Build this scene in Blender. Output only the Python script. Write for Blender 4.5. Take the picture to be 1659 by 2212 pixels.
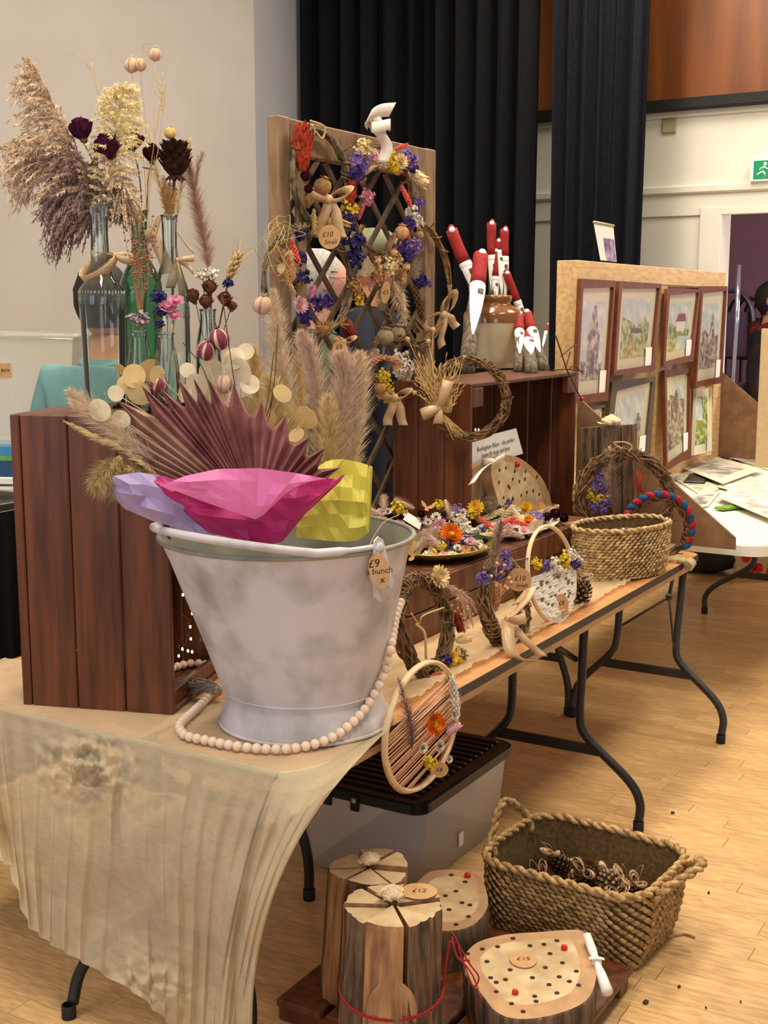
import bpy, bmesh, math, random
from mathutils import Vector, Matrix, Quaternion, noise
V = Vector
PI = math.pi
RND = random.Random(11)
def U(a, b): return RND.uniform(a, b)
scene = bpy.context.scene
for o in list(bpy.data.objects): bpy.data.objects.remove(o)
COL = scene.collection

# ------------------------------------------------------------------ camera
FPX, CX, CY, HZ, H = 2700., 829.5, 1106., 665., 1.75
PITCH = math.atan((CY-HZ)/FPX)
YAW = math.atan(1631./math.hypot(FPX, CY-HZ))
FH = V((math.cos(YAW), math.sin(YAW), 0)); CR = V((math.sin(YAW), -math.cos(YAW), 0)); UP = V((0, 0, 1))
CF = FH*math.cos(PITCH)-UP*math.sin(PITCH); CU = FH*math.sin(PITCH)+UP*math.cos(PITCH)
CAM = V((0, 0, H))
cd = bpy.data.cameras.new('camera'); cam = bpy.data.objects.new('camera', cd); COL.objects.link(cam)
cd.sensor_fit = 'HORIZONTAL'; cd.sensor_width = 36; cd.lens = 36*FPX/1659.; cd.clip_end = 60; cd.clip_start = .05
m3 = Matrix((CR, CU, -CF)).transposed()
cam.matrix_world = Matrix.Translation(CAM) @ m3.to_4x4()
scene.camera = cam

# ------------------------------------------------------------------ world, lights, exposure
scene.view_settings.view_transform = 'Standard'; scene.view_settings.look = 'None'
scene.view_settings.gamma = 1.0; scene.view_settings.use_curve_mapping = False
scene.view_settings.exposure = -0.1
w = bpy.data.worlds.new('hall_light'); scene.world = w; w.use_nodes = True
w.node_tree.nodes['Background'].inputs[0].default_value = (1.0, .92, .82, 1)
w.node_tree.nodes['Background'].inputs[1].default_value = .40
def area(name, loc, target, sx, sy, power, col):
    l = bpy.data.lights.new(name, 'AREA'); l.shape = 'RECTANGLE'; l.size = sx; l.size_y = sy; l.energy = power; l.color = col
    o = bpy.data.objects.new(name, l); COL.objects.link(o); o.location = loc
    o.rotation_euler = (V(target)-V(loc)).to_track_quat('-Z', 'Y').to_euler(); return o
WARM = (1.0, .88, .72)
for i, (x, y) in enumerate([(1.2, .6), (1.4, 2.8), (4.4, .2), (4.6, 2.7), (7.3, .8), (6.6, 2.7)]):
    area('ceiling_light', (x, y, 4.7), (x, y, 0), 1.5, .6, 88, WARM)
# windows of the hall behind the camera
area('hall_window', (-3.2, 3.0, 2.6), (2.4, 2.0, 1.1), 2.2, 1.8, 75, (.66, .74, 1.0))
area('hall_window', (-2.5, -3.0, 2.6), (3.4, 1.6, 1.0), 2.2, 1.8, 55, (.80, .84, 1.0))

# ------------------------------------------------------------------ helpers
def W(x, y, X=None, Y=None, Z=None, D=None):
    """world point seen at photo pixel (x, y) on the plane X=, Y=, Z= or at depth D"""
    d = CF+CR*((x-CX)/FPX)-CU*((y-CY)/FPX)
    if X is not None: t = X/d.x
    elif Y is not None: t = Y/d.y
    elif Z is not None: t = (Z-H)/d.z
    else: t = D
    return CAM+d*t
def depth(p): return (V(p)-CAM).dot(CF)
def px(p, n=1.0): return n*depth(p)/FPX            # size in metres of n photo pixels at point p
def proj(p):
    d = V(p)-CAM; z = d.dot(CF); return CX+FPX*d.dot(CR)/z, CY-FPX*d.dot(CU)/z
def lin(h):
    h = h.lstrip('#'); c = [int(h[i:i+2], 16)/255. for i in (0, 2, 4)]
    return [x/12.92 if x <= .04045 else ((x+.055)/1.055)**2.4 for x in c]
MATS = {}
def mat(name, col, rough=.65, var=.14, scale=30., bump=0., metal=0., stretch=(1, 1, 1), trans=0., alpha=1., coat=0., emit=0.,
        col2=None, detail=4., transl=0., spec=.4, rnd=0., ior=1.45, ramp=(.35, .65)):
    if name in MATS: return MATS[name]
    m = bpy.data.materials.new(name); MATS[name] = m; m.use_nodes = True; nt = m.node_tree; N = nt.nodes; L = nt.links
    b = N['Principled BSDF']; out = N['Material Output']
    c = lin(col); c1 = [min(1, x*(1+var)) for x in c]; c2 = lin(col2) if col2 else [x*(1-var) for x in c]
    tc = N.new('ShaderNodeTexCoord'); mp = N.new('ShaderNodeMapping'); mp.inputs['Scale'].default_value = stretch
    L.new(tc.outputs['Object'], mp.inputs[0])
    nz = N.new('ShaderNodeTexNoise'); nz.inputs['Scale'].default_value = scale; nz.inputs['Detail'].default_value = detail
    L.new(mp.outputs[0], nz.inputs['Vector'])
    cr = N.new('ShaderNodeValToRGB'); cr.color_ramp.elements[0].position = ramp[0]; cr.color_ramp.elements[1].position = ramp[1]
    cr.color_ramp.elements[0].color = (*c2, 1); cr.color_ramp.elements[1].color = (*c1, 1)
    L.new(nz.outputs['Fac'], cr.inputs[0]); src = cr.outputs[0]
    if rnd:
        g = N.new('ShaderNodeNewGeometry'); oi = N.new('ShaderNodeObjectInfo'); ad = N.new('ShaderNodeMath'); ad.operation = 'ADD'
        L.new(g.outputs['Random Per Island'], ad.inputs[0]); L.new(oi.outputs['Random'], ad.inputs[1])
        fr = N.new('ShaderNodeMath'); fr.operation = 'FRACT'; L.new(ad.outputs[0], fr.inputs[0])
        mr = N.new('ShaderNodeMapRange'); mr.inputs['To Min'].default_value = 1-rnd; mr.inputs['To Max'].default_value = 1+rnd
        L.new(fr.outputs[0], mr.inputs['Value'])
        hs = N.new('ShaderNodeHueSaturation'); L.new(src, hs.inputs['Color']); L.new(mr.outputs[0], hs.inputs['Value']); src = hs.outputs[0]
    L.new(src, b.inputs['Base Color'])
    b.inputs['Roughness'].default_value = rough; b.inputs['Metallic'].default_value = metal
    b.inputs['Transmission Weight'].default_value = trans; b.inputs['Alpha'].default_value = alpha
    b.inputs['Coat Weight'].default_value = coat; b.inputs['Specular IOR Level'].default_value = spec; b.inputs['IOR'].default_value = ior
    if emit: L.new(src, b.inputs['Emission Color']); b.inputs['Emission Strength'].default_value = emit
    if bump:
        bp = N.new('ShaderNodeBump'); bp.inputs['Strength'].default_value = bump; bp.inputs['Distance'].default_value = .02
        L.new(nz.outputs['Fac'], bp.inputs['Height']); L.new(bp.outputs[0], b.inputs['Normal'])
    if transl:
        t = N.new('ShaderNodeBsdfTranslucent'); L.new(src, t.inputs['Color']); mx = N.new('ShaderNodeMixShader'); mx.inputs[0].default_value = transl
        L.new(b.outputs[0], mx.inputs[1]); L.new(t.outputs[0], mx.inputs[2]); L.new(mx.outputs[0], out.inputs['Surface'])
    return m
def glass(name, col, rough=.02, tint=.12, spec=1.0):
    """thin clear glass: mostly see-through with a sharp gloss"""
    if name in MATS: return MATS[name]
    m = bpy.data.materials.new(name); MATS[name] = m; m.use_nodes = True; nt = m.node_tree; N = nt.nodes; L = nt.links
    c = (*lin(col), 1); out = N['Material Output']; N.remove(N['Principled BSDF'])
    tr = N.new('ShaderNodeBsdfTransparent'); tr.inputs[0].default_value = c
    gl = N.new('ShaderNodeBsdfGlossy'); gl.inputs['Roughness'].default_value = rough; gl.inputs[0].default_value = (1, 1, 1, 1)
    df = N.new('ShaderNodeBsdfDiffuse'); df.inputs[0].default_value = c
    fr = N.new('ShaderNodeFresnel'); fr.inputs[0].default_value = 1.35
    ml = N.new('ShaderNodeMath'); ml.operation = 'MULTIPLY'; ml.inputs[1].default_value = spec; L.new(fr.outputs[0], ml.inputs[0])
    m1 = N.new('ShaderNodeMixShader'); m1.inputs[0].default_value = tint; L.new(tr.outputs[0], m1.inputs[1]); L.new(df.outputs[0], m1.inputs[2])
    m2 = N.new('ShaderNodeMixShader'); L.new(ml.outputs[0], m2.inputs[0]); L.new(m1.outputs[0], m2.inputs[1]); L.new(gl.outputs[0], m2.inputs[2])
    L.new(m2.outputs[0], out.inputs['Surface']); return m

class MB:
    def __init__(s): s.v = []; s.f = []; s.mi = []; s.sm = []; s.m = 0; s.T = None
    def add(s, vs, fs, smooth=True, mi=None):
        o = len(s.v); mi = s.m if mi is None else mi
        if s.T is not None: vs = [s.T @ V(v) for v in vs]
        s.v.extend([tuple(v) for v in vs])
        for f in fs: s.f.append(tuple(i+o for i in f)); s.mi.append(mi); s.sm.append(smooth)
        return s
    def box(s, c, size, M=None, bev=0., mi=None):
        hx, hy, hz = [x/2. for x in size]; c = V(c); b = min(bev, hx*.9, hy*.9, hz*.9); vs = []; fs = []
        Mx = M if M is not None else Matrix.Identity(3)
        if not b:
            for sx in (-1, 1):
                for sy in (-1, 1):
                    for sz in (-1, 1): vs.append(c+Mx @ V((sx*hx, sy*hy, sz*hz)))
            fs = [(0, 1, 3, 2), (4, 6, 7, 5), (0, 4, 5, 1), (2, 3, 7, 6), (0, 2, 6, 4), (1, 5, 7, 3)]
        else:
            idx = {}
            for sx in (-1, 1):
                for sy in (-1, 1):
                    for sz in (-1, 1):
                        for a in range(3):
                            p = [sx*(hx-b), sy*(hy-b), sz*(hz-b)]; sg = (sx, sy, sz); hh = (hx, hy, hz); p[a] = sg[a]*hh[a]
                            idx[(sx, sy, sz, a)] = len(vs); vs.append(c+Mx @ V(p))
            S = (-1, 1)
            for sg in S:
                q = [(sg, -1, -1, 0), (sg, 1, -1, 0), (sg, 1, 1, 0), (sg, -1, 1, 0)]; fs.append([idx[k] for k in (q if sg > 0 else q[::-1])])
                q = [(-1, sg, -1, 1), (-1, sg, 1, 1), (1, sg, 1, 1), (1, sg, -1, 1)]; fs.append([idx[k] for k in (q if sg > 0 else q[::-1])])
                q = [(-1, -1, sg, 2), (1, -1, sg, 2), (1, 1, sg, 2), (-1, 1, sg, 2)]; fs.append([idx[k] for k in (q if sg > 0 else q[::-1])])
            for a in S:
                for d in S:
                    fs.append([idx[(-1, a, d, 1)], idx[(1, a, d, 1)], idx[(1, a, d, 2)], idx[(-1, a, d, 2)]])
                    fs.append([idx[(a, -1, d, 0)], idx[(a, 1, d, 0)], idx[(a, 1, d, 2)], idx[(a, -1, d, 2)]])
                    fs.append([idx[(a, d, -1, 0)], idx[(a, d, 1, 0)], idx[(a, d, 1, 1)], idx[(a, d, -1, 1)]])
                    for e in S: fs.append([idx[(a, d, e, 0)], idx[(a, d, e, 1)], idx[(a, d, e, 2)]])
        return s.add(vs, fs, False, mi)
    def tube(s, pts, r, n=6, closed=False, cap=True, mi=None, flat=1.0, up=None):
        pts = [V(p) for p in pts]; k = len(pts)
        if k < 2: return s
        rr = r if isinstance(r, (list, tuple)) else [r]*k
        vs = []; fs = []; nrm = None
        for i in range(k):
            if closed: t = pts[(i+1) % k]-pts[i-1]
            else: t = pts[min(i+1, k-1)]-pts[max(i-1, 0)]
            if t.length < 1e-9: t = V((0, 0, 1))
            t.normalize()
            if nrm is None:
                a = V(up) if up is not None else (V((0, 0, 1)) if abs(t.z) < .9 else V((1, 0, 0)))
                nrm = (a-t*a.dot(t)).normalized()
            else:
                nrm = nrm-t*nrm.dot(t)
                nrm = nrm.normalized() if nrm.length > 1e-6 else t.orthogonal().normalized()
            bn = t.cross(nrm)
            for j in range(n):
                a = 2*PI*j/n; vs.append(pts[i]+nrm*(math.cos(a)*rr[i])+bn*(math.sin(a)*rr[i]*flat))
        for i in range(k if closed else k-1):
            for j in range(n):
                a = i*n+j; b = i*n+(j+1) % n; i2 = (i+1) % k; fs.append((a, b, i2*n+(j+1) % n, i2*n+j))
        if cap and not closed: fs.append(tuple(range(n))[::-1]); fs.append(tuple((k-1)*n+j for j in range(n)))
        return s.add(vs, fs, True, mi)
    def lathe(s, prof, n=24, c=(0, 0, 0), M=None, cap0=True, cap1=False, mi=None, sx=1., sy=1.):
        c = V(c); Mx = M if M is not None else Matrix.Identity(3); vs = []; fs = []; k = len(prof)
        for r, z in prof:
            for j in range(n): a = 2*PI*j/n; vs.append(c+Mx @ V((r*math.cos(a)*sx, r*math.sin(a)*sy, z)))
        for i in range(k-1):
            for j in range(n): fs.append((i*n+j, i*n+(j+1) % n, (i+1)*n+(j+1) % n, (i+1)*n+j))
        if cap0: fs.append(tuple(range(n))[::-1])
        if cap1: fs.append(tuple((k-1)*n+j for j in range(n)))
        return s.add(vs, fs, True, mi)
    def ball(s, c, r, n=8, k=6, M=None, mi=None, jit=0.):
        r = r if isinstance(r, (tuple, list)) else (r, r, r); c = V(c); Mx = M if M is not None else Matrix.Identity(3); vs = []; fs = []
        for i in range(1, k):
            ph = PI*i/k
            for j in range(n):
                a = 2*PI*(j+.5*(i % 2))/n; q = 1+(U(-jit, jit) if jit else 0)
                vs.append(c+Mx @ V((r[0]*math.sin(ph)*math.cos(a)*q, r[1]*math.sin(ph)*math.sin(a)*q, r[2]*math.cos(ph)*q)))
        vs.append(c+Mx @ V((0, 0, r[2]))); vs.append(c+Mx @ V((0, 0, -r[2]))); t = len(vs)-2
        for i in range(k-2):
            for j in range(n): fs.append((i*n+j, (i+1)*n+j, (i+1)*n+(j+1) % n, i*n+(j+1) % n))
        for j in range(n): fs.append((t, j, (j+1) % n)); fs.append((t+1, (k-2)*n+(j+1) % n, (k-2)*n+j))
        return s.add(vs, fs, True, mi)
    def strip(s, pts, wid, side, th=.0006, mi=None):
        """ribbon along pts; side = direction (or list) across the ribbon"""
        pts = [V(p) for p in pts]; k = len(pts); vs = []; fs = []
        for i in range(k):
            sd = V(side[i]) if isinstance(side, list) else V(side); t = pts[min(i+1, k-1)]-pts[max(i-1, 0)]
            sd = sd.normalized(); w2 = (wid[i] if isinstance(wid, list) else wid)/2.; nn = t.cross(sd)
            nn = nn.normalized()*th if nn.length > 1e-9 else V((0, 0, th))
            vs += [pts[i]-sd*w2-nn, pts[i]+sd*w2-nn, pts[i]+sd*w2+nn, pts[i]-sd*w2+nn]
        for i in range(k-1):
            a = i*4; b = a+4
            for j in range(4): fs.append((a+j, a+(j+1) % 4, b+(j+1) % 4, b+j))
        fs.append((0, 3, 2, 1)); fs.append((4*k-4, 4*k-3, 4*k-2, 4*k-1))
        return s.add(vs, fs, True, mi)
    def blade(s, p, d, ln, wd, bend=None, mi=None, seg=2):
        """thin tapering blade from p along d, bending by vector bend at its tip"""
        p = V(p); d = V(d).normalized(); sd = d.cross(CF)
        if sd.length < .2: sd = d.orthogonal()
        sd = (sd.normalized()+V((U(-.5, .5), U(-.5, .5), U(-.5, .5)))).normalized()*wd*.5
        vs = []; fs = []; bend = bend if bend is not None else V((0, 0, 0))
        for i in range(seg):
            t = i/seg; c = p+d*ln*t+bend*(t*t); q = sd*(1-.5*t) if i else sd*.7; vs += [c-q, c+q]
        vs.append(p+d*ln+bend)
        for i in range(seg-1): fs.append((2*i, 2*i+1, 2*i+3, 2*i+2))
        fs.append((2*seg-2, 2*seg-1, 2*seg)); return s.add(vs, fs, True, mi)
    def disc(s, c, rx, ry, M, th=.002, n=20, mi=None):
        """flat disc in local XY of M with thickness"""
        c = V(c); vs = [c+M @ V((rx*math.cos(2*PI*j/n), ry*math.sin(2*PI*j/n), z)) for z in (-th/2, th/2) for j in range(n)]
        fs = [tuple(range(n))[::-1], tuple(range(n, 2*n))]+[(j, (j+1) % n, n+(j+1) % n, n+j) for j in range(n)]
        return s.add(vs, fs, False, mi)
    def prism(s, poly, off, mi=None, smooth=False):
        """closed polygon of 3D points pushed by vector off"""
        poly = [V(p) for p in poly]; n = len(poly); off = V(off)
        return s.add(poly+[p+off for p in poly], [tuple(range(n))[::-1], tuple(range(n, 2*n))]+[(j, (j+1) % n, n+(j+1) % n, n+j) for j in range(n)], smooth, mi)

LOC = {}
def _props(o, label, cat, group, kind):
    if label: o['label'] = label
    if cat: o['category'] = cat
    if group: o['group'] = group
    if kind: o['kind'] = kind
def thing(name, loc, label, cat, group=None):
    o = bpy.data.objects.new(name, None); COL.objects.link(o); o.location = loc; o.empty_display_size = .05
    LOC[o.name] = V(loc); _props(o, label, cat, group, None); return o
def build(mb, name, mats, parent=None, label=None, cat=None, group=None, kind=None, origin=None, local=False):
    """one mesh object; vertices are given in world space unless local"""
    me = bpy.data.meshes.new(name)
    if not mb.v: mb.add([(0, 0, 0), (.001, 0, 0), (0, .001, 0)], [(0, 1, 2)])
    if parent is not None: org = LOC[parent.name]
    elif origin is not None: org = V(origin)
    elif local: org = V((0, 0, 0))
    else:
        xs = [v[0] for v in mb.v]; ys = [v[1] for v in mb.v]; zs = [v[2] for v in mb.v]
        org = V(((min(xs)+max(xs))/2, (min(ys)+max(ys))/2, min(zs)))
    if local and parent is not None: org = V((0, 0, 0))
    ox, oy, oz = org
    me.from_pydata([(v[0]-ox, v[1]-oy, v[2]-oz) for v in mb.v], [], mb.f)
    for m in (mats if isinstance(mats, (list, tuple)) else [mats]): me.materials.append(m)
    me.polygons.foreach_set('material_index', mb.mi); me.polygons.foreach_set('use_smooth', mb.sm); me.update()
    o = bpy.data.objects.new(name, me); COL.objects.link(o)
    if parent is not None: o.parent = parent; LOC[o.name] = org if not local else V((0, 0, 0))
    else: o.location = org; LOC[o.name] = org
    _props(o, label, cat, group, kind); return o
def copy_tree(o, parent=None):
    c = o.copy(); COL.objects.link(c); c.parent = parent
    for ch in list(o.children): copy_tree(ch, c)
    return c
USED = set()
def place(tmpl, T, label=None, group=None, parent=None, name=None):
    """first use moves the template itself, later uses copy it"""
    if tmpl.name in USED: o = copy_tree(tmpl, parent)
    else: USED.add(tmpl.name); o = tmpl; o.parent = parent
    if parent is not None:
        T = Matrix.Translation(-LOC[parent.name]) @ T
        for k in ('label', 'category', 'group'):
            if k in o: del o[k]
    l, q, sc = T.decompose(); o.rotation_mode = 'QUATERNION'; o.location = l; o.rotation_quaternion = q; o.scale = sc
    if label: o['label'] = label
    if group: o['group'] = group
    if name and parent is not None: o.name = name
    return o
def TM(p, d=(0, 0, 1), s=1., roll=None):
    """matrix putting local +Z along d at p"""
    q = V(d).to_track_quat('Z', 'Y'); r = U(0, 2*PI) if roll is None else roll
    return Matrix.Translation(V(p)) @ q.to_matrix().to_4x4() @ Matrix.Rotation(r, 4, 'Z') @ Matrix.Diagonal((s, s, s, 1))
def frame(x, y):
    """3x3 with local x, y given, z normal"""
    x = V(x).normalized(); z = x.cross(V(y)).normalized(); return Matrix((x, z.cross(x), z)).transposed()
def bez(pts, n=12):
    """smooth curve through pts (Catmull-Rom)"""
    P = [V(p) for p in pts]; P = [P[0]*2-P[1]]+P+[P[-1]*2-P[-2]]; out = []
    for i in range(1, len(P)-2):
        for k in range(n):
            t = k/n; a, b, c, d = P[i-1:i+3]
            out.append(.5*((2*b)+(c-a)*t+(2*a-5*b+4*c-d)*t*t+(3*b-a-3*c+d)*t**3))
    out.append(P[-2]); return out
# lettering is made once, while the scene is still empty
def _text(s, shear=.15):
    cu = bpy.data.curves.new('lettering', 'FONT'); cu.body = s; cu.align_x = 'CENTER'; cu.align_y = 'CENTER'; cu.size = 1; cu.shear = shear
    cu.resolution_u = 2; o = bpy.data.objects.new('lettering', cu); COL.objects.link(o)
    dg = bpy.context.evaluated_depsgraph_get(); me = bpy.data.meshes.new_from_object(o.evaluated_get(dg))
    r = ([V(v.co) for v in me.vertices], [tuple(p.vertices) for p in me.polygons])
    bpy.data.objects.remove(o); bpy.data.meshes.remove(me); bpy.data.curves.remove(cu); return r
TXT = {s: _text(s) for s in ('£9', 'a bunch', 'x', '£10', 'Small', '£5', '£15', 'Large', '£8', '£12', 'Buckingham Palace - the perfect', 'home for bugs and bees', '£18', 'S BOX')}
def write(mb, s, c, M, size, mi=None, off=.0012):
    vs, fs = TXT[s]; c = V(c); mb.add([c+M @ V((v.x*size, v.y*size, off)) for v in vs], fs, False, mi)
# bodies are grown once from jointed skeletons, while the scene is still empty
def grow(J, E_, rad):
    me = bpy.data.meshes.new('body'); names = list(J); me.from_pydata([J[n] for n in names], [(names.index(a), names.index(b)) for a, b in E_], [])
    o = bpy.data.objects.new('body', me); COL.objects.link(o); sk = o.modifiers.new('skin', 'SKIN'); sk.use_smooth_shade = True
    for i, n in enumerate(names):
        r = rad[n]; v = me.skin_vertices[0].data[i]; v.radius = r if isinstance(r, tuple) else (r, r); v.use_root = (n == 'pelvis')
    sb = o.modifiers.new('sub', 'SUBSURF'); sb.levels = 2; dg = bpy.context.evaluated_depsgraph_get(); m = bpy.data.meshes.new_from_object(o.evaluated_get(dg))
    r = ([V(v.co) for v in m.vertices], [tuple(p.vertices) for p in m.polygons]); bpy.data.objects.remove(o); bpy.data.meshes.remove(m); return r
def skeleton(over):
    J = dict(pelvis=(0, 0, .95), spine=(0, 0, 1.14), chest=(0, .0, 1.33), collar=(0, -.005, 1.44), neck=(0, .0, 1.51), skull=(0, .015, 1.57))
    for s, k in ((-1, 'l'), (1, 'r')):
        J.update({'sh'+k: (.175*s, 0, 1.41), 'el'+k: (.235*s, -.02, 1.14), 'wr'+k: (.245*s, .06, .90), 'ha'+k: (.245*s, .075, .85), 'hi'+k: (.095*s, 0, .88), 'kn'+k: (.105*s, .02, .49), 'an'+k: (.11*s, -.02, .10), 'to'+k: (.125*s, .13, .035)})
        for f in range(5):
            q = (-.028+.018*f)*1.; J['fa%d' % f+k] = (.245*s+.008*s, .07+q*.9, .81 if f else .85); J['fb%d' % f+k] = (.245*s-.004*s, .075+q*1.05, (.775, .765, .755, .762, .78)[f] if f else .81)
    J.update(over); return {a: V(b) for a, b in J.items()}
EDG = [('pelvis', 'spine'), ('spine', 'chest'), ('chest', 'collar'), ('collar', 'neck'), ('neck', 'skull')]
RAD = dict(pelvis=(.15, .115), spine=(.14, .105), chest=(.16, .115), collar=(.085, .075), neck=.055, skull=.06)
for k in 'lr':
    EDG += [('chest', 'sh'+k), ('sh'+k, 'el'+k), ('el'+k, 'wr'+k), ('wr'+k, 'ha'+k), ('pelvis', 'hi'+k), ('hi'+k, 'kn'+k), ('kn'+k, 'an'+k), ('an'+k, 'to'+k)]
    RAD.update({'sh'+k: .075, 'el'+k: .048, 'wr'+k: .034, 'ha'+k: (.036, .022), 'hi'+k: .095, 'kn'+k: .062, 'an'+k: .045, 'to'+k: .035})
    for f in range(5): EDG += [('ha'+k, 'fa%d' % f+k), ('fa%d' % f+k, 'fb%d' % f+k)]; RAD['fa%d' % f+k] = .0095; RAD['fb%d' % f+k] = .008
BODY = {}
BODY['stand'] = (grow(skeleton({}), EDG, RAD), skeleton({}))
_s = skeleton({'elr': V((.30, .10, 1.16)), 'wrr': V((.24, .28, 1.30)), 'har': V((.235, .31, 1.335))})
for f in range(5): _s['fa%dr' % f] = V((.235+(.0 if f else -.035), .315+.012*f-.02, 1.375 if f else 1.34)); _s['fb%dr' % f] = V((.215, .345+.012*f-.02, 1.385 if f else 1.365))
BODY['raise'] = (grow(_s, EDG, RAD), _s)
def person(label, o, yaw, sc, pose, top, trous, skin, hair, extra=None, hair_len=.0):
    o = V(o); Mx = Matrix.Rotation(yaw, 3, 'Z')*sc; (vs, fs), J = BODY[pose]; t = thing('person', o, label, 'person'); P = lambda q: o+Mx @ V(q)
    b = MB()
    for f in fs:
        c = sum((vs[i] for i in f), V((0, 0, 0)))/len(f); arm = min((c-J['ha'+k]).length for k in 'lr'); arm2 = min((c-J['fb2'+k]).length for k in 'lr')
        b.f.append(f); b.sm.append(True); b.mi.append(0 if (c.z > 1.475 and abs(c.x) < .1) or arm < .055 or arm2 < .075 else (3 if c.z < .09 else (2 if c.z < .93 and abs(c.x) < .19 else 1)))
    b.v = [tuple(P(v)) for v in vs]
    n0 = len(b.v); h = MB(); h.ball((0, .02, 1.655), (.076, .096, .116), 20, 16)          # head with brow, nose, mouth, chin, ears
    vv = []
    for v in h.v:
        v = V(v); r = v-V((0, .02, 1.655))
        if r.y > 0: v.x *= 1-.22*max(0, -r.z/.116); v.y += .012*math.exp(-((r.z+.085)/.03)**2)
        v.y += .018*math.exp(-((r.z-.005)/.035)**2-(r.x/.022)**2)*(1 if r.y > 0 else 0)-.008*math.exp(-((r.z-.028)/.014)**2-((abs(r.x)-.03)/.018)**2)*(1 if r.y > 0 else 0); vv.append(v)
    b.add([P(v) for v in vv], h.f, True, 0)
    ns = MB(); ns.ball((0, .118, 1.648), (.013, .02, .024), 8, 6); ns.ball((0, .108, 1.607), (.024, .010, .008), 8, 6, None, 4)
    for s in (-1, 1): ns.ball((.078*s, .012, 1.655), (.010, .020, .032), 8, 6); ns.ball((.03*s, .103, 1.672), (.012, .008, .009), 8, 6, None, 5); ns.ball((.03*s, .1095, 1.672), (.006, .003, .006), 6, 5, None, 6)
    for f, mi in zip(ns.f, ns.mi): b.f.append(tuple(i+len(b.v) for i in f)); b.mi.append(mi); b.sm.append(True)
    b.v += [tuple(P(v)) for v in ns.v]
    build(b, 'body', [skin, top, trous, mat('shoe', '1c1a19', .5), mat('lips', '9a5a50', .5), mat('eye_white', 'e8e2da', .3), mat('iris', '2a1f18', .2)], t)
    if hair:
        h = MB(); h.ball((0, .0, 1.672), (.086, .106, .118), 18, 14); keep = [f for f in h.f if (lambda c: c.z > 1.70 or (c.y < .03 and c.z > 1.60-hair_len))(sum((V(h.v[i]) for i in f), V((0, 0, 0)))/len(f))]
        hb = MB(); hb.add([P(V(v)+V((0, -.004, 0))+.004*V((nz_(v, 1), nz_(v, 2), nz_(v, 3)))) for v in h.v], keep); build(hb, 'hair', hair, t)
    if extra: extra(t, P, Mx)
    return t
def nz_(v, k): return noise.noise(V(v)*60+V((k*9, 0, 0)))
# ================================================================== the room
T = .726
XW = 8.6                                            # far wall
m_gap = mat('floor_gap', '6b5230', .7)
m_plank = mat('maple_plank', 'd4ae78', .36, .10, 9, 0.02, stretch=(7, .9, 1), col2='c09863', rnd=.10, spec=.45, coat=.12)
fb = MB(); fb.box((4.2, 2.2, -.03), (10.5, 9.4, .02))
floor = build(fb, 'floor', m_gap, kind='structure', origin=(0, 0, 0))
unit = MB(); unit.box((0, 0, -.009), (.0745, 1, .018), bev=.0012)
BWD = .076
slots = []
for i in range(int((XW-.6)/BWD)):
    x = .6+i*BWD; y = -2.2+U(0, .6)
    while y < 6.6:
        ln = RND.choice((.42, .55, .7, .85, .6)); slots.append((x, y+ln/2, ln)); y += ln
def seen(s):
    a, b = proj((s[0], s[1], 0)); return depth((s[0], s[1], 0)) > .3 and -150 < a < 1810 and 1150 < b < 2400
vis = sorted([s for s in slots if seen(s)], key=lambda s: depth((s[0], s[1], 0)))
near = set(vis[:285]); first = None
for s in vis[:285]:
    if first is None: first = build(unit, 'plank', m_plank, floor, local=True); o = first
    else: o = first.copy(); COL.objects.link(o); o.parent = floor
    o.location = (s[0], s[1], 0); o.scale = (1, s[2]-.0014, 1)
rest = MB()
for s in slots:
    if s not in near: rest.box((s[0], s[1], -.009), (.0745, s[2]-.0014, .018))
build(rest, 'plank_field', m_plank, floor, kind='stuff')

# left wall and the angled return beside the stage curtain
m_wl = mat('cream_wall_paint', 'b3aca4', .8, .03, 3, spec=.25)
m_wr = mat('grey_wall_paint', 'a5a4aa', .75, .03, 3, spec=.25)  # return is a cooler, slightly darker grey than the left wall
b = MB(); b.box((2.95, 5.2, 2.6), (7.9, .2, 5.4)); build(b, 'wall_left', m_wl, kind='structure')
p0 = V((6.9, 5.1, -.1)); p1 = V((8.5, 5.62, -.1))
b = MB(); b.prism([p0, p1, p1+V((-.06, .2, 0)), p0+V((0, .2, 0))], (0, 0, 5.4)); build(b, 'wall_return', m_wr, kind='structure')
# far wall
m_ww = mat('white_gloss_paint', 'e2dccb', .5, .03, 4)
m_pan = mat('teak_veneer_panel', '8a5025', .38, .10, 2.2, 0, stretch=(1, 3.2, .22), col2='5f3214', detail=6, ramp=(.25, .75), spec=.5)
m_blk = mat('black_ledge', '1c1a17', .6, .3, 60)
zz = lambda y: W(1400, y, X=XW).z
yy = lambda x: W(x, 450, X=XW).y
yd = yy(1562); z_door = W(1562, 460, X=XW).z; z_bl = zz(241); z_bt = zz(228)
fw = MB()
fw.box((XW+.1, (yd+6.2)/2, z_bl/2), (.2, 6.2-yd, z_bl))                       # beside the doorway
fw.box((XW+.1, (yd-3)/2, (z_door+z_bl)/2), (.2, yd+3, z_bl-z_door))           # over the doorway
wf = build(fw, 'wall_far', m_ww, kind='structure')
b = MB(); b.box((XW+.06, 1.6, (z_bt+5.4)/2), (.2, 9.2, 5.4-z_bt)); build(b, 'wall_panel', m_pan, kind='structure')
b = MB(); b.box((XW+.02, 1.6, (z_bt+z_bl)/2), (.24, 9.2, z_bt-z_bl+.03), bev=.005); build(b, 'trim_1', m_blk, kind='structure')
b = MB(); b.box((XW-.012, 1.6, z_bl-.035), (.03, 9.2, .042), bev=.006); build(b, 'trim_2', m_ww, kind='structure')
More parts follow.
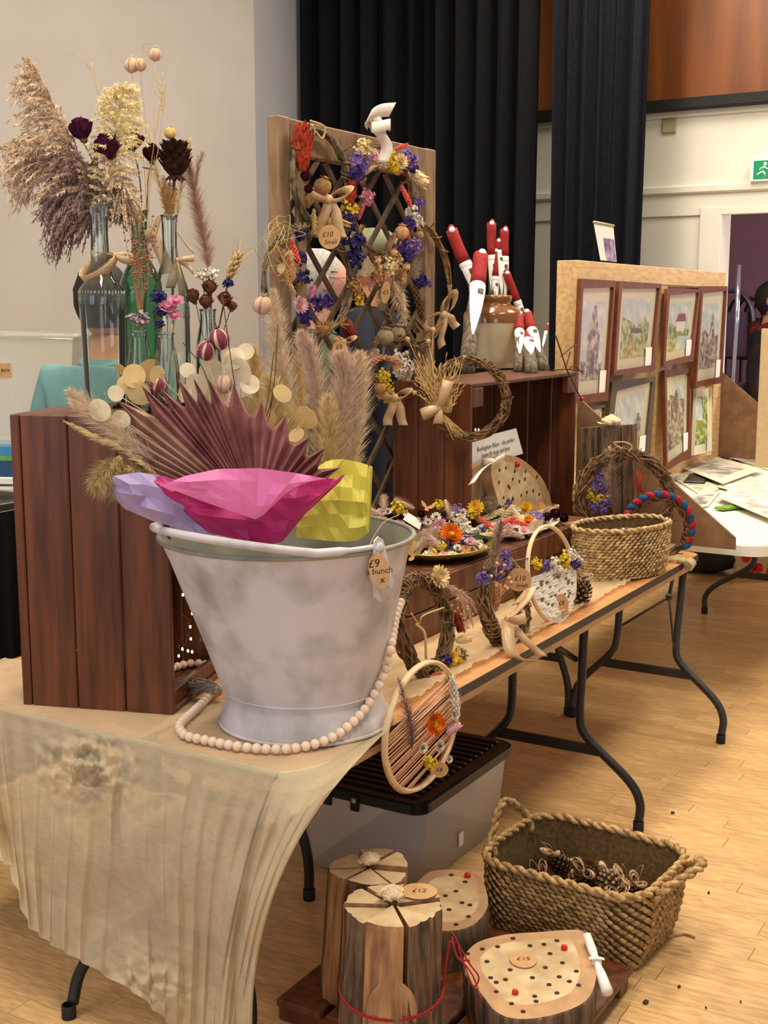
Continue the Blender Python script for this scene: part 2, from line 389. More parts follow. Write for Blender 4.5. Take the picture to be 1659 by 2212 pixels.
zr = zz(408); b = MB(); b.box((XW-.02, 1.6, zr-.02), (.05, 9.2, .06), bev=.012); b.box((XW-.008, 1.6, zr-.12), (.02, 9.2, .15), bev=.004)
build(b, 'trim_3', m_ww, kind='structure')
# recessed panel frame and door post
y1, y2 = yy(1515), yy(1562); b = MB(); b.box((XW-.012, (y1+y2)/2, z_door/2+.02), (.03, y1-y2, z_door+.04), bev=.004); build(b, 'trim_4', m_ww, kind='structure')
b = MB(); b.box((XW-.01, (yd-3)/2, z_door+.012), (.025, yd+3, .05), bev=.004); build(b, 'trim_5', m_ww, kind='structure')
# room beyond the doorway
m_mv = mat('mauve_wall', '806068', .8, .08, 2)
b = MB(); b.box((XW+2.6, yd-1.5, 1.6), (.1, 5, 3.6)); b.box((XW+1.35, yd+.75, 1.6), (2.5, .1, 3.6)); build(b, 'wall_beyond', m_mv, kind='structure')
# square wall plate
m_bei = mat('beige_plastic_plate', 'a89c78', .5, .05)
c = W(1446, 272, X=XW-.012); s = px(c, 29)
b = MB(); b.box(c, (.02, s*1.05, s), bev=.004); o = build(b, 'wall_plate', m_bei, label='small square beige blanking plate high on the white far wall', cat='wall plate')
# exit sign
m_grn = mat('sign_green', '0f8a5a', .4, .03, emit=.12); m_sw = mat('sign_white', 'efeee6', .4, .02, emit=.12)
pa = W(1626, 345, X=XW-.05); hs = px(pa, 46)
t = thing('exit_sign', pa+V((0, -.12, -hs)), 'green fire exit sign with white running figure above the doorway', 'exit sign')
b = MB(); b.box(pa+V((0, -.16, -hs/2)), (.05, .34, hs*1.04), bev=.006); build(b, 'sign_box', m_sw, t)
b = MB(); b.box(pa+V((-.026, -.17, -hs/2)), (.004, .31, hs*.84)); build(b, 'sign_face', m_grn, t)
b = MB(); fx = pa.x-.0295
def sg(u, v): return V((fx, pa.y-.02-u*hs, pa.z-v*hs))
b.ball(sg(.50, .24), (.002, .05*hs/.6, .05*hs/.6), 10, 6)
for a, e, r in (((.47, .34), (.38, .6), .055), ((.38, .58), (.12, .72), .035), ((.4, .58), (.52, .7), .04), ((.52, .7), (.5, .88), .035), ((.46, .36), (.3, .42), .028), ((.3, .42), (.24, .52), .025), ((.47, .36), (.62, .48), .028), ((.62, .48), (.72, .44), .025)):
    b.tube([sg(*a), sg(*e)], r*hs, 6, flat=.1)
build(b, 'running_figure', m_sw, t)

# ------------------------------------------------------------------ curtains
m_cur = mat('black_stage_curtain', '0f0f11', .9, .2, 40, spec=.15)
m_cur2 = mat('navy_stage_curtain', '191a22', .9, .2, 40, spec=.15)
def curtain(name, x, pa, pb, nf, seed, m, label, lean=0.):
    r = random.Random(seed); ya, yb = W(pa, 300, X=x).y, W(pb, 300, X=x).y; n = nf*14; b = MB(); vs = []; fs = []
    ph = [r.uniform(.75, 1.3) for _ in range(nf+2)]; s = sum(ph[:nf]); acc = [0]
    for q in ph[:nf]: acc.append(acc[-1]+q/s)
    cols = []
    for i in range(n+1):
        u = i/n; k = max(j for j in range(nf) if acc[j] <= u+1e-9); t = (u-acc[k])/(acc[k+1]-acc[k])
        cols.append((u, math.sin(t*2*PI), r.uniform(-.012, .012)))
    zs = [.02, .8, 1.5, 2.2, 3., 4., 5.2]
    for z in zs:
        for u, sn, j in cols: vs.append((x-.075*sn*(1-.05*z)+j, ya+(yb-ya)*(u+.012*math.sin(u*nf*4*PI))+lean*(2-z)*(u-.5), z))
    k = len(cols)
    for i in range(len(zs)-1):
        for j in range(k-1): fs.append((i*k+j, i*k+j+1, (i+1)*k+j+1, (i+1)*k+j))
    b.add(vs, fs); return build(b, name, m, label=label, cat='curtain')
curtain('stage_curtain', 7.85, 652, 958, 7, 3, m_cur, 'wide black pleated stage curtain beside the cream left wall')
curtain('stage_curtain', 7.72, 940, 1158, 5, 4, m_cur, 'black pleated stage curtain hanging behind the jar of painted sticks', .01)
curtain('stage_curtain', 7.80, 1196, 1391, 6, 5, m_cur2, 'navy black pleated curtain hanging in front of the white far wall', .02)

# ------------------------------------------------------------------ folding tables
m_top = mat('orange_laminate', 'd69a66', .35, .06, 14, stretch=(1, 1, 1), col2='c08550', spec=.5)
m_edge = mat('dark_table_edging', '2c2a28', .45, .1, 60)
m_rail = mat('pale_wood_rail', 'c9a477', .6, .12, 12, stretch=(1, 8, 8))
m_leg = mat('black_steel_leg', '1d1b18', .38, .15, 50, spec=.5)
m_leg2 = mat('dark_grey_steel_leg', '35342f', .4, .1, 50, spec=.5)
m_foot = mat('rubber_foot', '22211f', .7)
def rrect(x0, x1, y0, y1, r, z, n=6):
    out = []
    for cx, cy, a in ((x1-r, y1-r, 0), (x0+r, y1-r, 90), (x0+r, y0+r, 180), (x1-r, y0+r, 270)):
        for k in range(n+1): q = math.radians(a+90*k/n); out.append(V((cx+r*math.cos(q), cy+r*math.sin(q), z)))
    return out
def band(mb, outer, inner, off):
    n = len(outer); off = V(off); vs = outer+inner+[p+off for p in outer]+[p+off for p in inner]; fs = []
    for j in range(n):
        k = (j+1) % n; fs += [(j, k, 2*n+k, 2*n+j), (n+k, n+j, 3*n+j, 3*n+k), (j, n+j, n+k, k), (2*n+j, 2*n+k, 3*n+k, 3*n+j)]
    mb.add(vs, fs, False)
def leg_pair(t, x, xf, ya, yb, fa, fb, m, tilt=0., zt=None, barz=.25):
    """two bent legs ya/yb (feet fa/fb), a cross bar"""
    zt = zt or T-.05
    for y, f in ((ya, fa), (yb, fb)):
        def X(z): return xf+(x-xf)*z/zt
        b = MB(); b.tube(bez([V((X(zt), y, zt)), V((X(.5), y, .5)), V((X(.36), y, .36)), V((X(.29), y+(f-y)*.13, .29)), V((X(.17), y+(f-y)*.8, .17)), V((X(.1), f, .1)), V((X(.03), f, .03))], 5), .0155, 10)
        l = build(b, 'leg', m, t)
        b = MB(); b.lathe([(.017, 0), (.0185, .003), (.0185, .034), (.016, .036)], 12, (X(0), f, 0)); build(b, 'rubber_foot', m_foot, l)
    b = MB(); q = xf+(x-xf)*barz/zt; b.box((q, (ya+yb+(fa+fb-ya-yb)*.33)/2, barz), (.018, abs(yb-ya+(fb-yb-fa+ya)*.36), .036), bev=.003); build(b, 'cross_bar', m, t)
    b = MB(); b.tube([(x, ya, zt-.02), (x, yb, zt-.02)], .013, 8); build(b, 'top_bar', m, t)
def table(name, label, x0, x1, y0, y1, r, mt=m_top):
    t = thing(name, ((x0+x1)/2, (y0+y1)/2, 0), label, 'table')
    b = MB(); b.prism(rrect(x0, x1, y0, y1, r, T-.022), (0, 0, .022)); build(b, 'table_top', mt, t)
    b = MB(); band(b, rrect(x0-.004, x1+.004, y0-.004, y1+.004, r, T-.024), rrect(x0, x1, y0, y1, r, T-.024), (0, 0, .0255)); build(b, 'edge_trim', m_edge, t)
    b = MB(); band(b, rrect(x0+.012, x1-.012, y0+.012, y1-.012, r, T-.055), rrect(x0+.035, x1-.035, y0+.035, y1-.035, r, T-.055), (0, 0, .031)); build(b, 'rail', m_rail, t)
    return t
t1 = table('folding_table', 'long narrow orange topped folding table with black steel legs along the aisle', 2.165, 5.16, 1.505, 1.966, .085)
leg_pair(t1, 2.36, 2.07, 1.93, 1.72, 2.15, 1.62, m_leg)
leg_pair(t1, 3.92, 3.884, 1.54, 1.80, 1.312, 1.96, m_leg)
leg_pair(t1, 5.02, 4.89, 1.54, 1.80, 1.318, 1.966, m_leg2)
b = MB(); j = W(1445, 1290, Y=1.67); u = W(1462, 1250, Y=1.67); u.z = T-.056
b.tube([(4.96, 1.80, .40), j], .006, 6); b.tube([(4.93, 1.54, .36), j], .005, 6); b.tube([j, u], .008, 6); b.ball(j, .016, 8, 6); build(b, 'brace', m_leg2, t1)
b = MB(); b.tube([(3.9, 1.56, .56), (3.72, 1.60, T-.056)], .011, 8); build(b, 'brace', m_leg, t1)
t2 = table('folding_table', 'rear folding table behind the aisle table carrying the tall crates', 2.165, 5.3, 1.975, 2.772, .03)
leg_pair(t2, 2.9, 2.9, 2.05, 2.70, 1.99, 2.76, m_leg)
leg_pair(t2, 4.9, 4.9, 2.05, 2.70, 1.99, 2.76, m_leg2)
b = MB(); b.lathe([(.011, 0), (.011, .0015), (.009, .002)], 12, W(14, 1448, Z=T)); build(b, 'screw_cap', m_leg2, t2)

# ------------------------------------------------------------------ wooden crates
m_cr = mat('red_brown_stained_wood', '6a3a1f', .42, .16, 5, .05, stretch=(6, 6, .5), col2='4a2711', rnd=.08, spec=.5, coat=.1)
m_cri = mat('dark_stained_wood', '4a2114', .6, .2, 6, .05, stretch=(5, 5, .6), rnd=.1)
def crate(name, label, o, ux, uy, lx, ly, h, nb, open_side, m=m_cr, z0=T, nback=4, th=.016, wx=None):
    """box crate standing on end: ux/uy floor directions, board walls; open_side in 'x-','y-','x+','y+' """
    ux = V((ux[0], ux[1], 0)).normalized(); uy = V((uy[0], uy[1], 0)).normalized(); o = V((o[0], o[1], z0))
    t = thing(name, o+ux*lx/2+uy*ly/2, label, 'crate'); M = Matrix((ux, uy, UP)).transposed(); g = .0035
    P = lambda a, b, c: o+ux*a+uy*b+UP*c
    def board(a0, a1, b0, b1, c0, c1):
        b = MB(); b.box(P((a0+a1)/2, (b0+b1)/2, (c0+c1)/2), (a1-a0, b1-b0, c1-c0), M, .003); build(b, 'board', m, t)
    def wall_y(b0, n):                                     # wall in the ux-z plane
        w = lx/n
        for i in range(n): board(i*w+g*.5, (i+1)*w-g*.5, b0, b0+th, th if n > 1 else 0, h-th)
    def wall_x(a0, n):
        ws = wx or [ly/n]*n; q = 0
        for w in ws: board(a0, a0+th, q+g*.5, q+w-g*.5, 0, h); q += w
    if open_side != 'x-': wall_x(0, nb)
    if open_side != 'x+': wall_x(lx-th, nb)
    for zc in (0, h-th):                                   # floor and roof boards
        n = nb if zc == 0 else max(2, nb-1); w = (ly)/n
        for i in range(n): board(th+.001, lx-th-.001, i*w+g*.5, (i+1)*w-g*.5, zc, zc+th)
    w = (lx-2*th)/nback
    b0 = 0 if open_side == 'y+' else ly-th
    if open_side[0] == 'y':
        for i in range(nback): board(th+i*w+g*.5, th+(i+1)*w-g*.5, b0, b0+th, th+.001, h-th-.001)
    return t, P, M, board
# left tall crate, turned a little
cA = V((2.213, 2.418)); cB = V((2.348, 2.020)); uyv = (cB-cA).normalized(); uxv = V((-uyv.y, uyv.x))
lyA = (cB-cA).length; hA = 1.486-T
crA, PA, MA, bA = crate('tall_crate', 'tall red brown board crate holding the glass bottles, dried flower bucket beside it', cA, (uxv.x, uxv.y), (uyv.x, uyv.y), .42, lyA, hA, 4, 'y+', wx=[lyA*f for f in (.066, .307, .314, .313)])
for c0 in (0.016, hA-.056): bA(.017, .403, lyA-.03, lyA-.012, c0, c0+.04)
# right tall crate on end
crB, PB, MB_, bB = crate('tall_crate', 'tall red brown crate with a stoneware jar on top and a price card inside', (4.165, 2.105), (1, 0), (0, 1), 1.03, .34, 1.472-T, 3, 'y-', nback=6)
for a in (.017, .93): bB(a, a+.085, .0, .03, 1.472-T-.09, 1.472-T-.018)
# low crate under the flower trays
crC, PC, MC, bC = crate('low_crate', 'low red brown slatted crate lying flat under the trays of dried flower heads', (3.22, 1.845), (1, 0), (0, 1), 1.5, .245, .185, 2, 'none', z0=T)
w = .185/2
for i in range(2): bC(.0, 1.5, -.013, -.0005, i*w+.002, (i+1)*w-.002)
# ================================================================== cloths
def muslin(name, col, see):
    m = bpy.data.materials.new(name); m.use_nodes = True; nt = m.node_tree; N = nt.nodes; L = nt.links; out = N['Material Output']; N.remove(N['Principled BSDF'])
    c = (*lin(col), 1); df = N.new('ShaderNodeBsdfDiffuse'); tl = N.new('ShaderNodeBsdfTranslucent'); tp = N.new('ShaderNodeBsdfTransparent')
    df.inputs[0].default_value = c; tl.inputs[0].default_value = c
    tc = N.new('ShaderNodeTexCoord'); nz = N.new('ShaderNodeTexNoise'); nz.inputs['Scale'].default_value = 22; nz.inputs['Detail'].default_value = 5
    L.new(tc.outputs['Object'], nz.inputs['Vector']); bp = N.new('ShaderNodeBump'); bp.inputs['Strength'].default_value = .35; bp.inputs['Distance'].default_value = .02
    L.new(nz.outputs['Fac'], bp.inputs['Height']); L.new(bp.outputs[0], df.inputs['Normal'])
    a = N.new('ShaderNodeMixShader'); a.inputs[0].default_value = .4; L.new(df.outputs[0], a.inputs[1]); L.new(tl.outputs[0], a.inputs[2])
    q = N.new('ShaderNodeMixShader'); q.inputs[0].default_value = see; L.new(a.outputs[0], q.inputs[1]); L.new(tp.outputs[0], q.inputs[2]); L.new(q.outputs[0], out.inputs['Surface']); return m
m_mus = muslin('cream_muslin', 'e8d9b6', .24); m_mus2 = muslin('cream_gauze', 'dfd0a8', .3)
def lerp(a, b, t): return a+(b-a)*t
def poly(pts, t):
    """point on a polyline of (x, y) by parameter 0..1 (uniform per segment)"""
    k = (len(pts)-1)*max(0, min(1, t)); i = min(int(k), len(pts)-2); f = k-i
    return tuple(lerp(pts[i][j], pts[i+1][j], f) for j in range(len(pts[0])))
def nz(x, y, z=0.): return noise.noise(V((x, y, z)))
tj = thing('muslin_cloth', (2.15, 2.1, T), 'crinkled cream muslin cloth hanging over the near end of the table', 'cloth')
NU, NT = 260, 96; vs = []; fs = []
BOT = [(-70, 1800), (-20, 1850), (20, 1870), (60, 2000), (110, 2040), (190, 2085), (300, 2150), (370, 2215), (430, 2260), (470, 2330), (500, 2310), (545, 2300)]
for i in range(NU+1):
    u = i/NU
    if u < .8: tp = V((2.158, lerp(2.79, 1.56, u/.8), T+.006))
    else:
        q = (u-.8)/.2; tp = V((2.158+.36*q*q+.02*q, 1.56-.066*min(1, q*1.8), T+.007))
    tx, ty = proj(tp); bx, by = poly(BOT, u)
    for k in range(NT+1):
        t = k/NT; g = lerp(t, 1-(1-t)**2.8, max(0, (u-.45)/.55))
        x = lerp(tx, bx, g); y = lerp(ty, by, t)+14*math.sin(PI*t)*u
        pl = 2.1*math.sin(u*150+3*nz(u*9, t*1.5))*min(1, t*5)
        fold = math.sin(u*34+4*nz(u*5, t*2, 3))*(.3+.7*t)
        knot = math.exp(-(((x-185)/75)**2+((y-1655)/60)**2))+.8*math.exp(-(((x-310)/80)**2+((y-2140)/60)**2))
        xd = 2.138-.012*fold*(.4+u)-.0022*pl-.012*nz(x*.02, y*.008, 5)*min(1, t*4)-knot*(.02+.035*nz(x*.045, y*.045, 1)+.02*nz(x*.1, y*.1, 2))
        if u > .8: xd = lerp(tp.x, xd-.03, min(1, t*6)**.5)
        if u < .2: xd -= .02*math.sin(u*60)*min(1, t*3)
        xd -= .03*math.sin(PI*min(1, t*1.3))*(.3+u)*(1 if u < .8 else .5)+.085*t**1.3
        p = tp.copy() if k == 0 else W(x+2.2*pl*t, y, X=xd); vs.append(p)
for i in range(NU):
    for k in range(NT): a = i*(NT+1)+k; fs.append((a, a+1, a+NT+2, a+NT+1))
b = MB(); b.add(vs, fs); build(b, 'hanging_fall', m_mus, tj)
vs = []; fs = []; na, nb_ = 40, 110
for i in range(na+1):
    for j in range(nb_+1):
        Y = lerp(2.79, 1.5, j/nb_); xe = 2.158 if Y > 1.56 else 2.158+.07*((1.56-Y)/.06)**2
        X = lerp(xe, 2.50+.12*nz(Y*4, 2)+.02*nz(Y*30, 3), i/na)
        ins = (abs((V((X, Y))-cA).dot(uyv)-lyA/2) < lyA/2 and -.01 < (V((X, Y))-cA).dot(uxv) < .43) or (X-2.5)**2+(Y-1.715)**2 < .042
        z = T+.0025+(0 if ins else .0035*abs(nz(Y*40+X*6, X*9))+.002*max(0, math.sin(Y*120+2*nz(X*8, Y*5))))
        vs.append((X, Y, z))
for i in range(na):
    for j in range(nb_): a = i*(nb_+1)+j; fs.append((a, a+1, a+nb_+2, a+nb_+1))
b = MB(); b.add(vs, fs); build(b, 'top_fall', m_mus, tj)
# gauze runner along the aisle side of the table
vs = []; fs = []; na, nb_ = 220, 34
for i in range(na+1):
    X = lerp(2.62, 4.98, i/na)
    for j in range(nb_+1):
        e = .022*nz(X*7, 1)+.014*nz(X*22, 2)
        Y = lerp(1.552+e, 1.815+.01*nz(X*9, 5), j/nb_)
        h = .004+.016*max(0, nz(X*14, Y*16, 4))+.008*abs(nz(X*40, Y*40, 6)); h += .010*math.exp(-((j/nb_)*8)**2)*(1+nz(X*30, 0))
        vs.append((X, Y, T+h))
for i in range(na):
    for j in range(nb_): a = i*(nb_+1)+j; fs.append((a, a+1, a+nb_+2, a+nb_+1))
b = MB(); b.add(vs, fs); build(b, 'gauze_runner', m_mus2, label='crumpled cream gauze runner under the wreaths along the table edge', cat='cloth')

# ================================================================== bucket
m_buc = mat('chalky_painted_metal', 'cfc8c9', .6, .05, 8, .12, col2='a09b93', detail=12, ramp=(.28, .56), spec=.35)
m_bui = mat('zinc_inside', '8f8e80', .5, .2, 12, .1, detail=6)
bc = V((2.495, 1.715, T+.004)); sB = px(bc); rc = W(620, 1153, D=depth(bc)-.072); ax = rc-bc; hB = ax.length
bucket = thing('enamel_bucket', bc, 'large flared white chalk painted metal bucket with worn grey patches', 'bucket')
prof = [(178, 0), (183, .012), (184, .03), (176, .07), (167, .135), (166, .165), (168, .185), (170, .19), (172, .20), (212, .56), (252, .9), (264, .985), (268, 1.0)]
AXM = Matrix((V((1, 0, 0)), V((0, 1, 0)), ax)).transposed()      # sheared upright: the bucket leans a little
b = MB(); pr = [(r*sB, z) for r, z in prof]; b.lathe(pr, 64, bc, AXM); build(b, 'body', m_buc, bucket)
b = MB(); b.lathe([(p[0]-.004, p[1]) for p in pr[8:]][::-1]+[(.01, .2)], 64, bc, AXM, cap0=False); build(b, 'inner_wall', m_bui, bucket)
ring = lambda f, z, n=72: [bc+AXM @ V((f*sB*math.cos(2*PI*i/n), f*sB*math.sin(2*PI*i/n), z)) for i in range(n)]
b = MB(); b.tube(ring(268, 1.0), .0065, 8, closed=True); build(b, 'rolled_rim', m_bui, bucket)
b = MB(); b.tube(ring(185, .012), .005, 8, closed=True); b.tube(ring(170, .19), .003, 6, closed=True); build(b, 'base_bead', m_buc, bucket)
# ear with hole, bail handle lying along the front rim
def angto(x, y):
    best = min(range(360), key=lambda a: (V(proj(bc+AXM @ V((270*sB*math.cos(math.radians(a)), 270*sB*math.sin(math.radians(a)), 1.))))-V((x, y))).length); return math.radians(best)
aR = angto(812, 1180); aL = angto(352, 1135)
def rimp(a, f=270, z=1.): return bc+AXM @ V((f*sB*math.cos(a), f*sB*math.sin(a), z))
out = (rimp(aR, 300)-rimp(aR, 270)).normalized(); tang = (rimp(aR+.02)-rimp(aR)).normalized(); upv = AXM @ V((0, 0, 1)); upv.normalize()
b = MB(); e0 = rimp(aR)+out*.004
b.prism([e0+tang*a*sB+upv*z*sB for a, z in ((-26, -88), (-10, -100), (-4, -70), (8, -66), (20, -80), (30, -64), (22, -30), (16, 2), (12, 22), (0, 30), (-12, 22), (-16, 0), (-20, -40))], out*.005)
b.lathe([(.011, -.003), (.013, 0), (.011, .003)], 14, e0+upv*8*sB+out*.006, frame(tang, upv), cap1=True); build(b, 'handle_ear', m_buc, bucket)
if (aR-aL) % (2*PI) < PI: seq = [aL+((aR-aL) % (2*PI))*k/30 for k in range(31)]
else: seq = [aL-((aL-aR) % (2*PI))*k/30 for k in range(31)]
hp = [rimp(a, 272+6*math.sin(PI*k/30))+upv*(.012+.030*math.sin(PI*min(1, k/24))) for k, a in enumerate(seq)]
b = MB(); b.tube(hp, [.006]+[.010]*26+[.006]*4, 10); build(b, 'bail_handle', m_buc, bucket)

# ------------------------------------------------------------------ price tags
m_kraft = mat('kraft_card', 'c99d6c', .8, .08, 80); m_ink = mat('black_ink', '17130f', .7); m_str = mat('jute_string', 'c5a878', .9, .2, 200)
def tag(c, xd, yd, rx, ry, lines, parent=None, label=None, string=None, name='price_tag', group=None):
    """card disc facing the aisle; lines = (text, dx, dy, size) in units of ry"""
    M = frame(xd, yd); c = V(c)
    root = parent if parent is not None else None
    b = MB(); b.disc(c, rx, ry, M, .0016, 28)
    if root is None: t = thing(name, c-V((0, 0, ry)), label, 'tag', group); card = build(b, 'card', m_kraft, t)
    else: t = root; card = build(b, name, m_kraft, t)
    if lines:
        b = MB()
        for s, dx, dy, sz in lines: write(b, s, c+M @ V((dx*ry, dy*ry, 0)), M, sz*ry)
        if root is None: build(b, 'lettering', m_ink, t)
        else: build(b, 'lettering', m_ink, card)
    if string:
        b = MB(); b.tube(bez(string, 8), .0011, 5); build(b, 'string', m_str, t if root is None else card)
    return t
AR = CR*.86+V((.42, -.28, 0))*.4                             # across a card turned to the aisle
c = rimp(aR, 292, .86)+out*.01; c = W(819, 1233, D=depth(c))
tag(c, CR+UP*.12, UP-CR*.12, px(c, 23), px(c, 40), (('£9', -.25, .42, .62), ('a bunch', 0, -.02, .46), ('x', .1, -.5, .55)), label='kraft price tag reading 9 pounds a bunch hanging on the bucket handle',
    string=[c+UP*px(c, 38), W(806, 1186, D=depth(c)+.01), W(800, 1175, D=depth(c)+.01), W(828, 1130, D=depth(c)+.03), W(862, 1112, D=depth(c)+.05)])
# ------------------------------------------------------------------ wooden bead garland
m_bead = mat('pale_wood_bead', 'ecd3ba', .55, .06, 20); m_tas = mat('grey_cotton_tassel', 'b4a394', .95, .15, 120)
path = [(470, 1486), (455, 1500), (425, 1530), (400, 1553), (388, 1568), (400, 1588), (450, 1600), (520, 1613), (600, 1618), (660, 1612), (715, 1594), (760, 1562), (795, 1522), (820, 1478), (836, 1440), (844, 1400), (850, 1362), (856, 1328), (866, 1300)]
bd = .0117; W0 = [W(x, y, Z=T+bd+.006) for x, y in path]
gar = thing('bead_garland', W0[8]-V((0, 0, bd)), 'pale wooden bead garland with grey tassel looped around the bucket', 'garland')
ball = MB(); ball.ball((0, 0, 0), bd, 16, 10); tmplb = None
def beads(curve, par):
    global tmplb
    C = bez(curve, 40); d = 0; last = C[0]; pos = [C[0]]
    for p in C[1:]:
        if (p-last).length >= bd*1.93: pos.append(p); last = p
    for p in pos:
        if tmplb is None: tmplb = build(ball, 'bead', m_bead, par, local=True); o = tmplb
        else: o = tmplb.copy(); COL.objects.link(o); o.parent = par
        o.location = p-LOC[par.name]
def on_bucket(x, y):
    """point just in front of the bucket wall seen at this pixel"""
    D = depth(bc)-.33
    while D < depth(bc)+.02:
        p = W(x, y, D=D); f = (p.z-bc.z)/ax.z; c_ = bc+ax*f
        R = next((lerp(pr[i][0], pr[i+1][0], (f-pr[i][1])/(pr[i+1][1]-pr[i][1])) for i in range(len(pr)-1) if pr[i][1] <= f <= pr[i+1][1]), pr[0][0])
        if math.hypot(p.x-c_.x, p.y-c_.y) < R+bd+.002: return p
        D += .003
    return W(x, y, D=depth(bc)+.01)
for k, (x, y) in enumerate(path):
    if 10 <= k <= 15:
        q = on_bucket(x, y); W0[k] = q if q.z > T+bd else W0[k]
    if k > 15: W0[k] = W(x, y, D=depth(W0[15])+.06*(k-15))
beads(W0, gar)
beads([W(x, y, Z=T+bd+.018) for x, y in ((372, 1444), (395, 1436), (420, 1432), (445, 1435), (475, 1440))], gar)
b = MB(); c = W(470, 1492, Z=T+.03); d = (W(405, 1484, Z=T+.03)-c)
for i in range(70):
    q = c+V((U(-.01, .01), U(-.01, .01), U(-.012, .015))); e = c+d*U(.75, 1.05)+V((U(-.02, .02), U(-.035, .035), U(-.02, .025))); b.tube([q, (q+e)/2+V((0, 0, .008)), e], .0022, 5)
b.ball(c, .014, 10, 8); build(b, 'tassel', m_tas, gar)
# ------------------------------------------------------------------ fairy lights in the crates
m_bulb = mat('warm_led', 'ffe9b8', .4, 0, emit=22.); m_wire = mat('copper_wire', '8a6a40', .4, .1, metal=.8)
def fairy(label, pts, D, wires):
    P = [W(x, y, **D) for x, y in pts]; t = thing('fairy_lights', P[0], label, 'string lights')
    for p in P: b = MB(); b.ball(p, (.0028, .0028, .0045), 8, 6); build(b, 'led_bulb', m_bulb, t)
    b = MB()
    for wl in wires: b.tube(bez([W(x, y, **D) for x, y in wl], 8), .0006, 4)
    build(b, 'wire', m_wire, t)
qA = PA(.30, lyA-.06, 0)
fairy('lit warm fairy lights inside the tall crate behind the white bucket', [(395, 1285), (415, 1325), (411, 1354), (412, 1380), (394, 1402), (406, 1406), (415, 1408), (386, 1417)], dict(X=qA.x),
      [[(376, 1316), (392, 1326), (408, 1340)], [(395, 1285), (405, 1302), (420, 1314), (415, 1325), (411, 1354), (400, 1390), (394, 1402)], [(386, 1417), (390, 1380), (411, 1340)], [(406, 1406), (430, 1410), (462, 1422)]])
fairy('lit warm fairy lights inside the tall crate holding the price card', [(1027, 928), (1034, 928), (1062, 916), (1172, 960)], dict(Y=2.26),
      [[(1027, 928), (1045, 922), (1062, 916), (1090, 930), (1130, 935), (1172, 960)], [(1172, 960), (1176, 990), (1160, 1018)]])

# ================================================================== storage box with ribbed lid
m_lid = mat('black_plastic_lid', '15140f', .35, .1, 40, spec=.5)
m_bin = bpy.data.materials.new('clear_frosted_plastic'); m_bin.use_nodes = True
_b = m_bin.node_tree.nodes['Principled BSDF']; _b.inputs['Base Color'].default_value = (.78, .77, .74, 1); _b.inputs['Alpha'].default_value = .5; _b.inputs['Roughness'].default_value = .25
x0, x1, y0, y1 = 3.07, 3.72, 1.70, 2.17; zl = .288
box = thing('storage_box', ((x0+x1)/2, (y0+y1)/2, 0), 'clear plastic storage box with black ribbed lid under the table', 'storage box')
b = MB(); rings = []
for z, g in ((.0, .035), (.006, .03), (zl-.05, .012), (zl-.02, .008)): rings.append(rrect(x0+g, x1-g, y0+g, y1-g, .05, z))
n = len(rings[0]); vs = sum(rings, []); fs = [tuple(range(n))[::-1]]
for i in range(3): fs += [(i*n+j, i*n+(j+1) % n, (i+1)*n+(j+1) % n, (i+1)*n+j) for j in range(n)]
b.add(vs, fs); build(b, 'tub', m_bin, box)
b = MB(); b.prism(rrect(x0-.004, x1+.004, y0-.004, y1+.004, .055, zl-.028), (0, 0, .030)); b.prism(rrect(x0+.006, x1-.006, y0+.006, y1-.006, .05, zl+.002), (0, 0, .006)); lid = build(b, 'lid', m_lid, box)
for i in range(15):
    X = lerp(x0+.05, x1-.05, i/14); b = MB(); b.box((X, (y0+y1)/2, zl+.011), (.017, y1-y0-.08, .009), bev=.003); build(b, 'rib', m_lid, lid)
for Y in (1.93, 2.03): b = MB(); b.box((x0-.006, Y, zl-.03), (.012, .03, .05), bev=.003); k = build(b, 'clip', m_lid, box); b = MB(); b.box((x0-.0125, Y, zl-.02), (.002, .014, .014)); build(b, 'clip_window', m_bin, k)
c = W(996, 1812, Y=y0+.018); b = MB(); b.box(c, (.03, .002, .045)); s = build(b, 'sticker', mat('paper_white', 'e9e4d8', .7, .03), box)

# ================================================================== woven baskets
m_sea = mat('seagrass', 'b0905f', .85, .25, 60, col2='86683f', rnd=.22); m_sea2 = mat('pale_seagrass', 'c4a878', .85, .22, 60, col2='8a6d46', rnd=.2)
def rope(mb, C, r, closed=True, pitch=None, n=5):
    """two strands twisted along a curve"""
    L = [0]; 
    for i in range(1, len(C)): L.append(L[-1]+(C[i]-C[i-1]).length)
    pitch = pitch or r*7; k = max(8, int(L[-1]/(pitch/6)))
    for ph in (0, PI):
        P = []
        for i in range(k+1):
            d = L[-1]*i/k; j = max(q for q in range(len(L)) if L[q] <= d+1e-9); j = min(j, len(C)-2)
            f = (d-L[j])/max(1e-9, L[j+1]-L[j]); p = C[j].lerp(C[j+1], f); t = (C[j+1]-C[j]).normalized()
            a = UP if abs(t.z) < .9 else V((1, 0, 0)); nn = (a-t*a.dot(t)).normalized(); bn = t.cross(nn); an = 2*PI*d/pitch+ph
            P.append(p+nn*math.cos(an)*r*.62+bn*math.sin(an)*r*.62)
        mb.tube(P, r*.72, n)
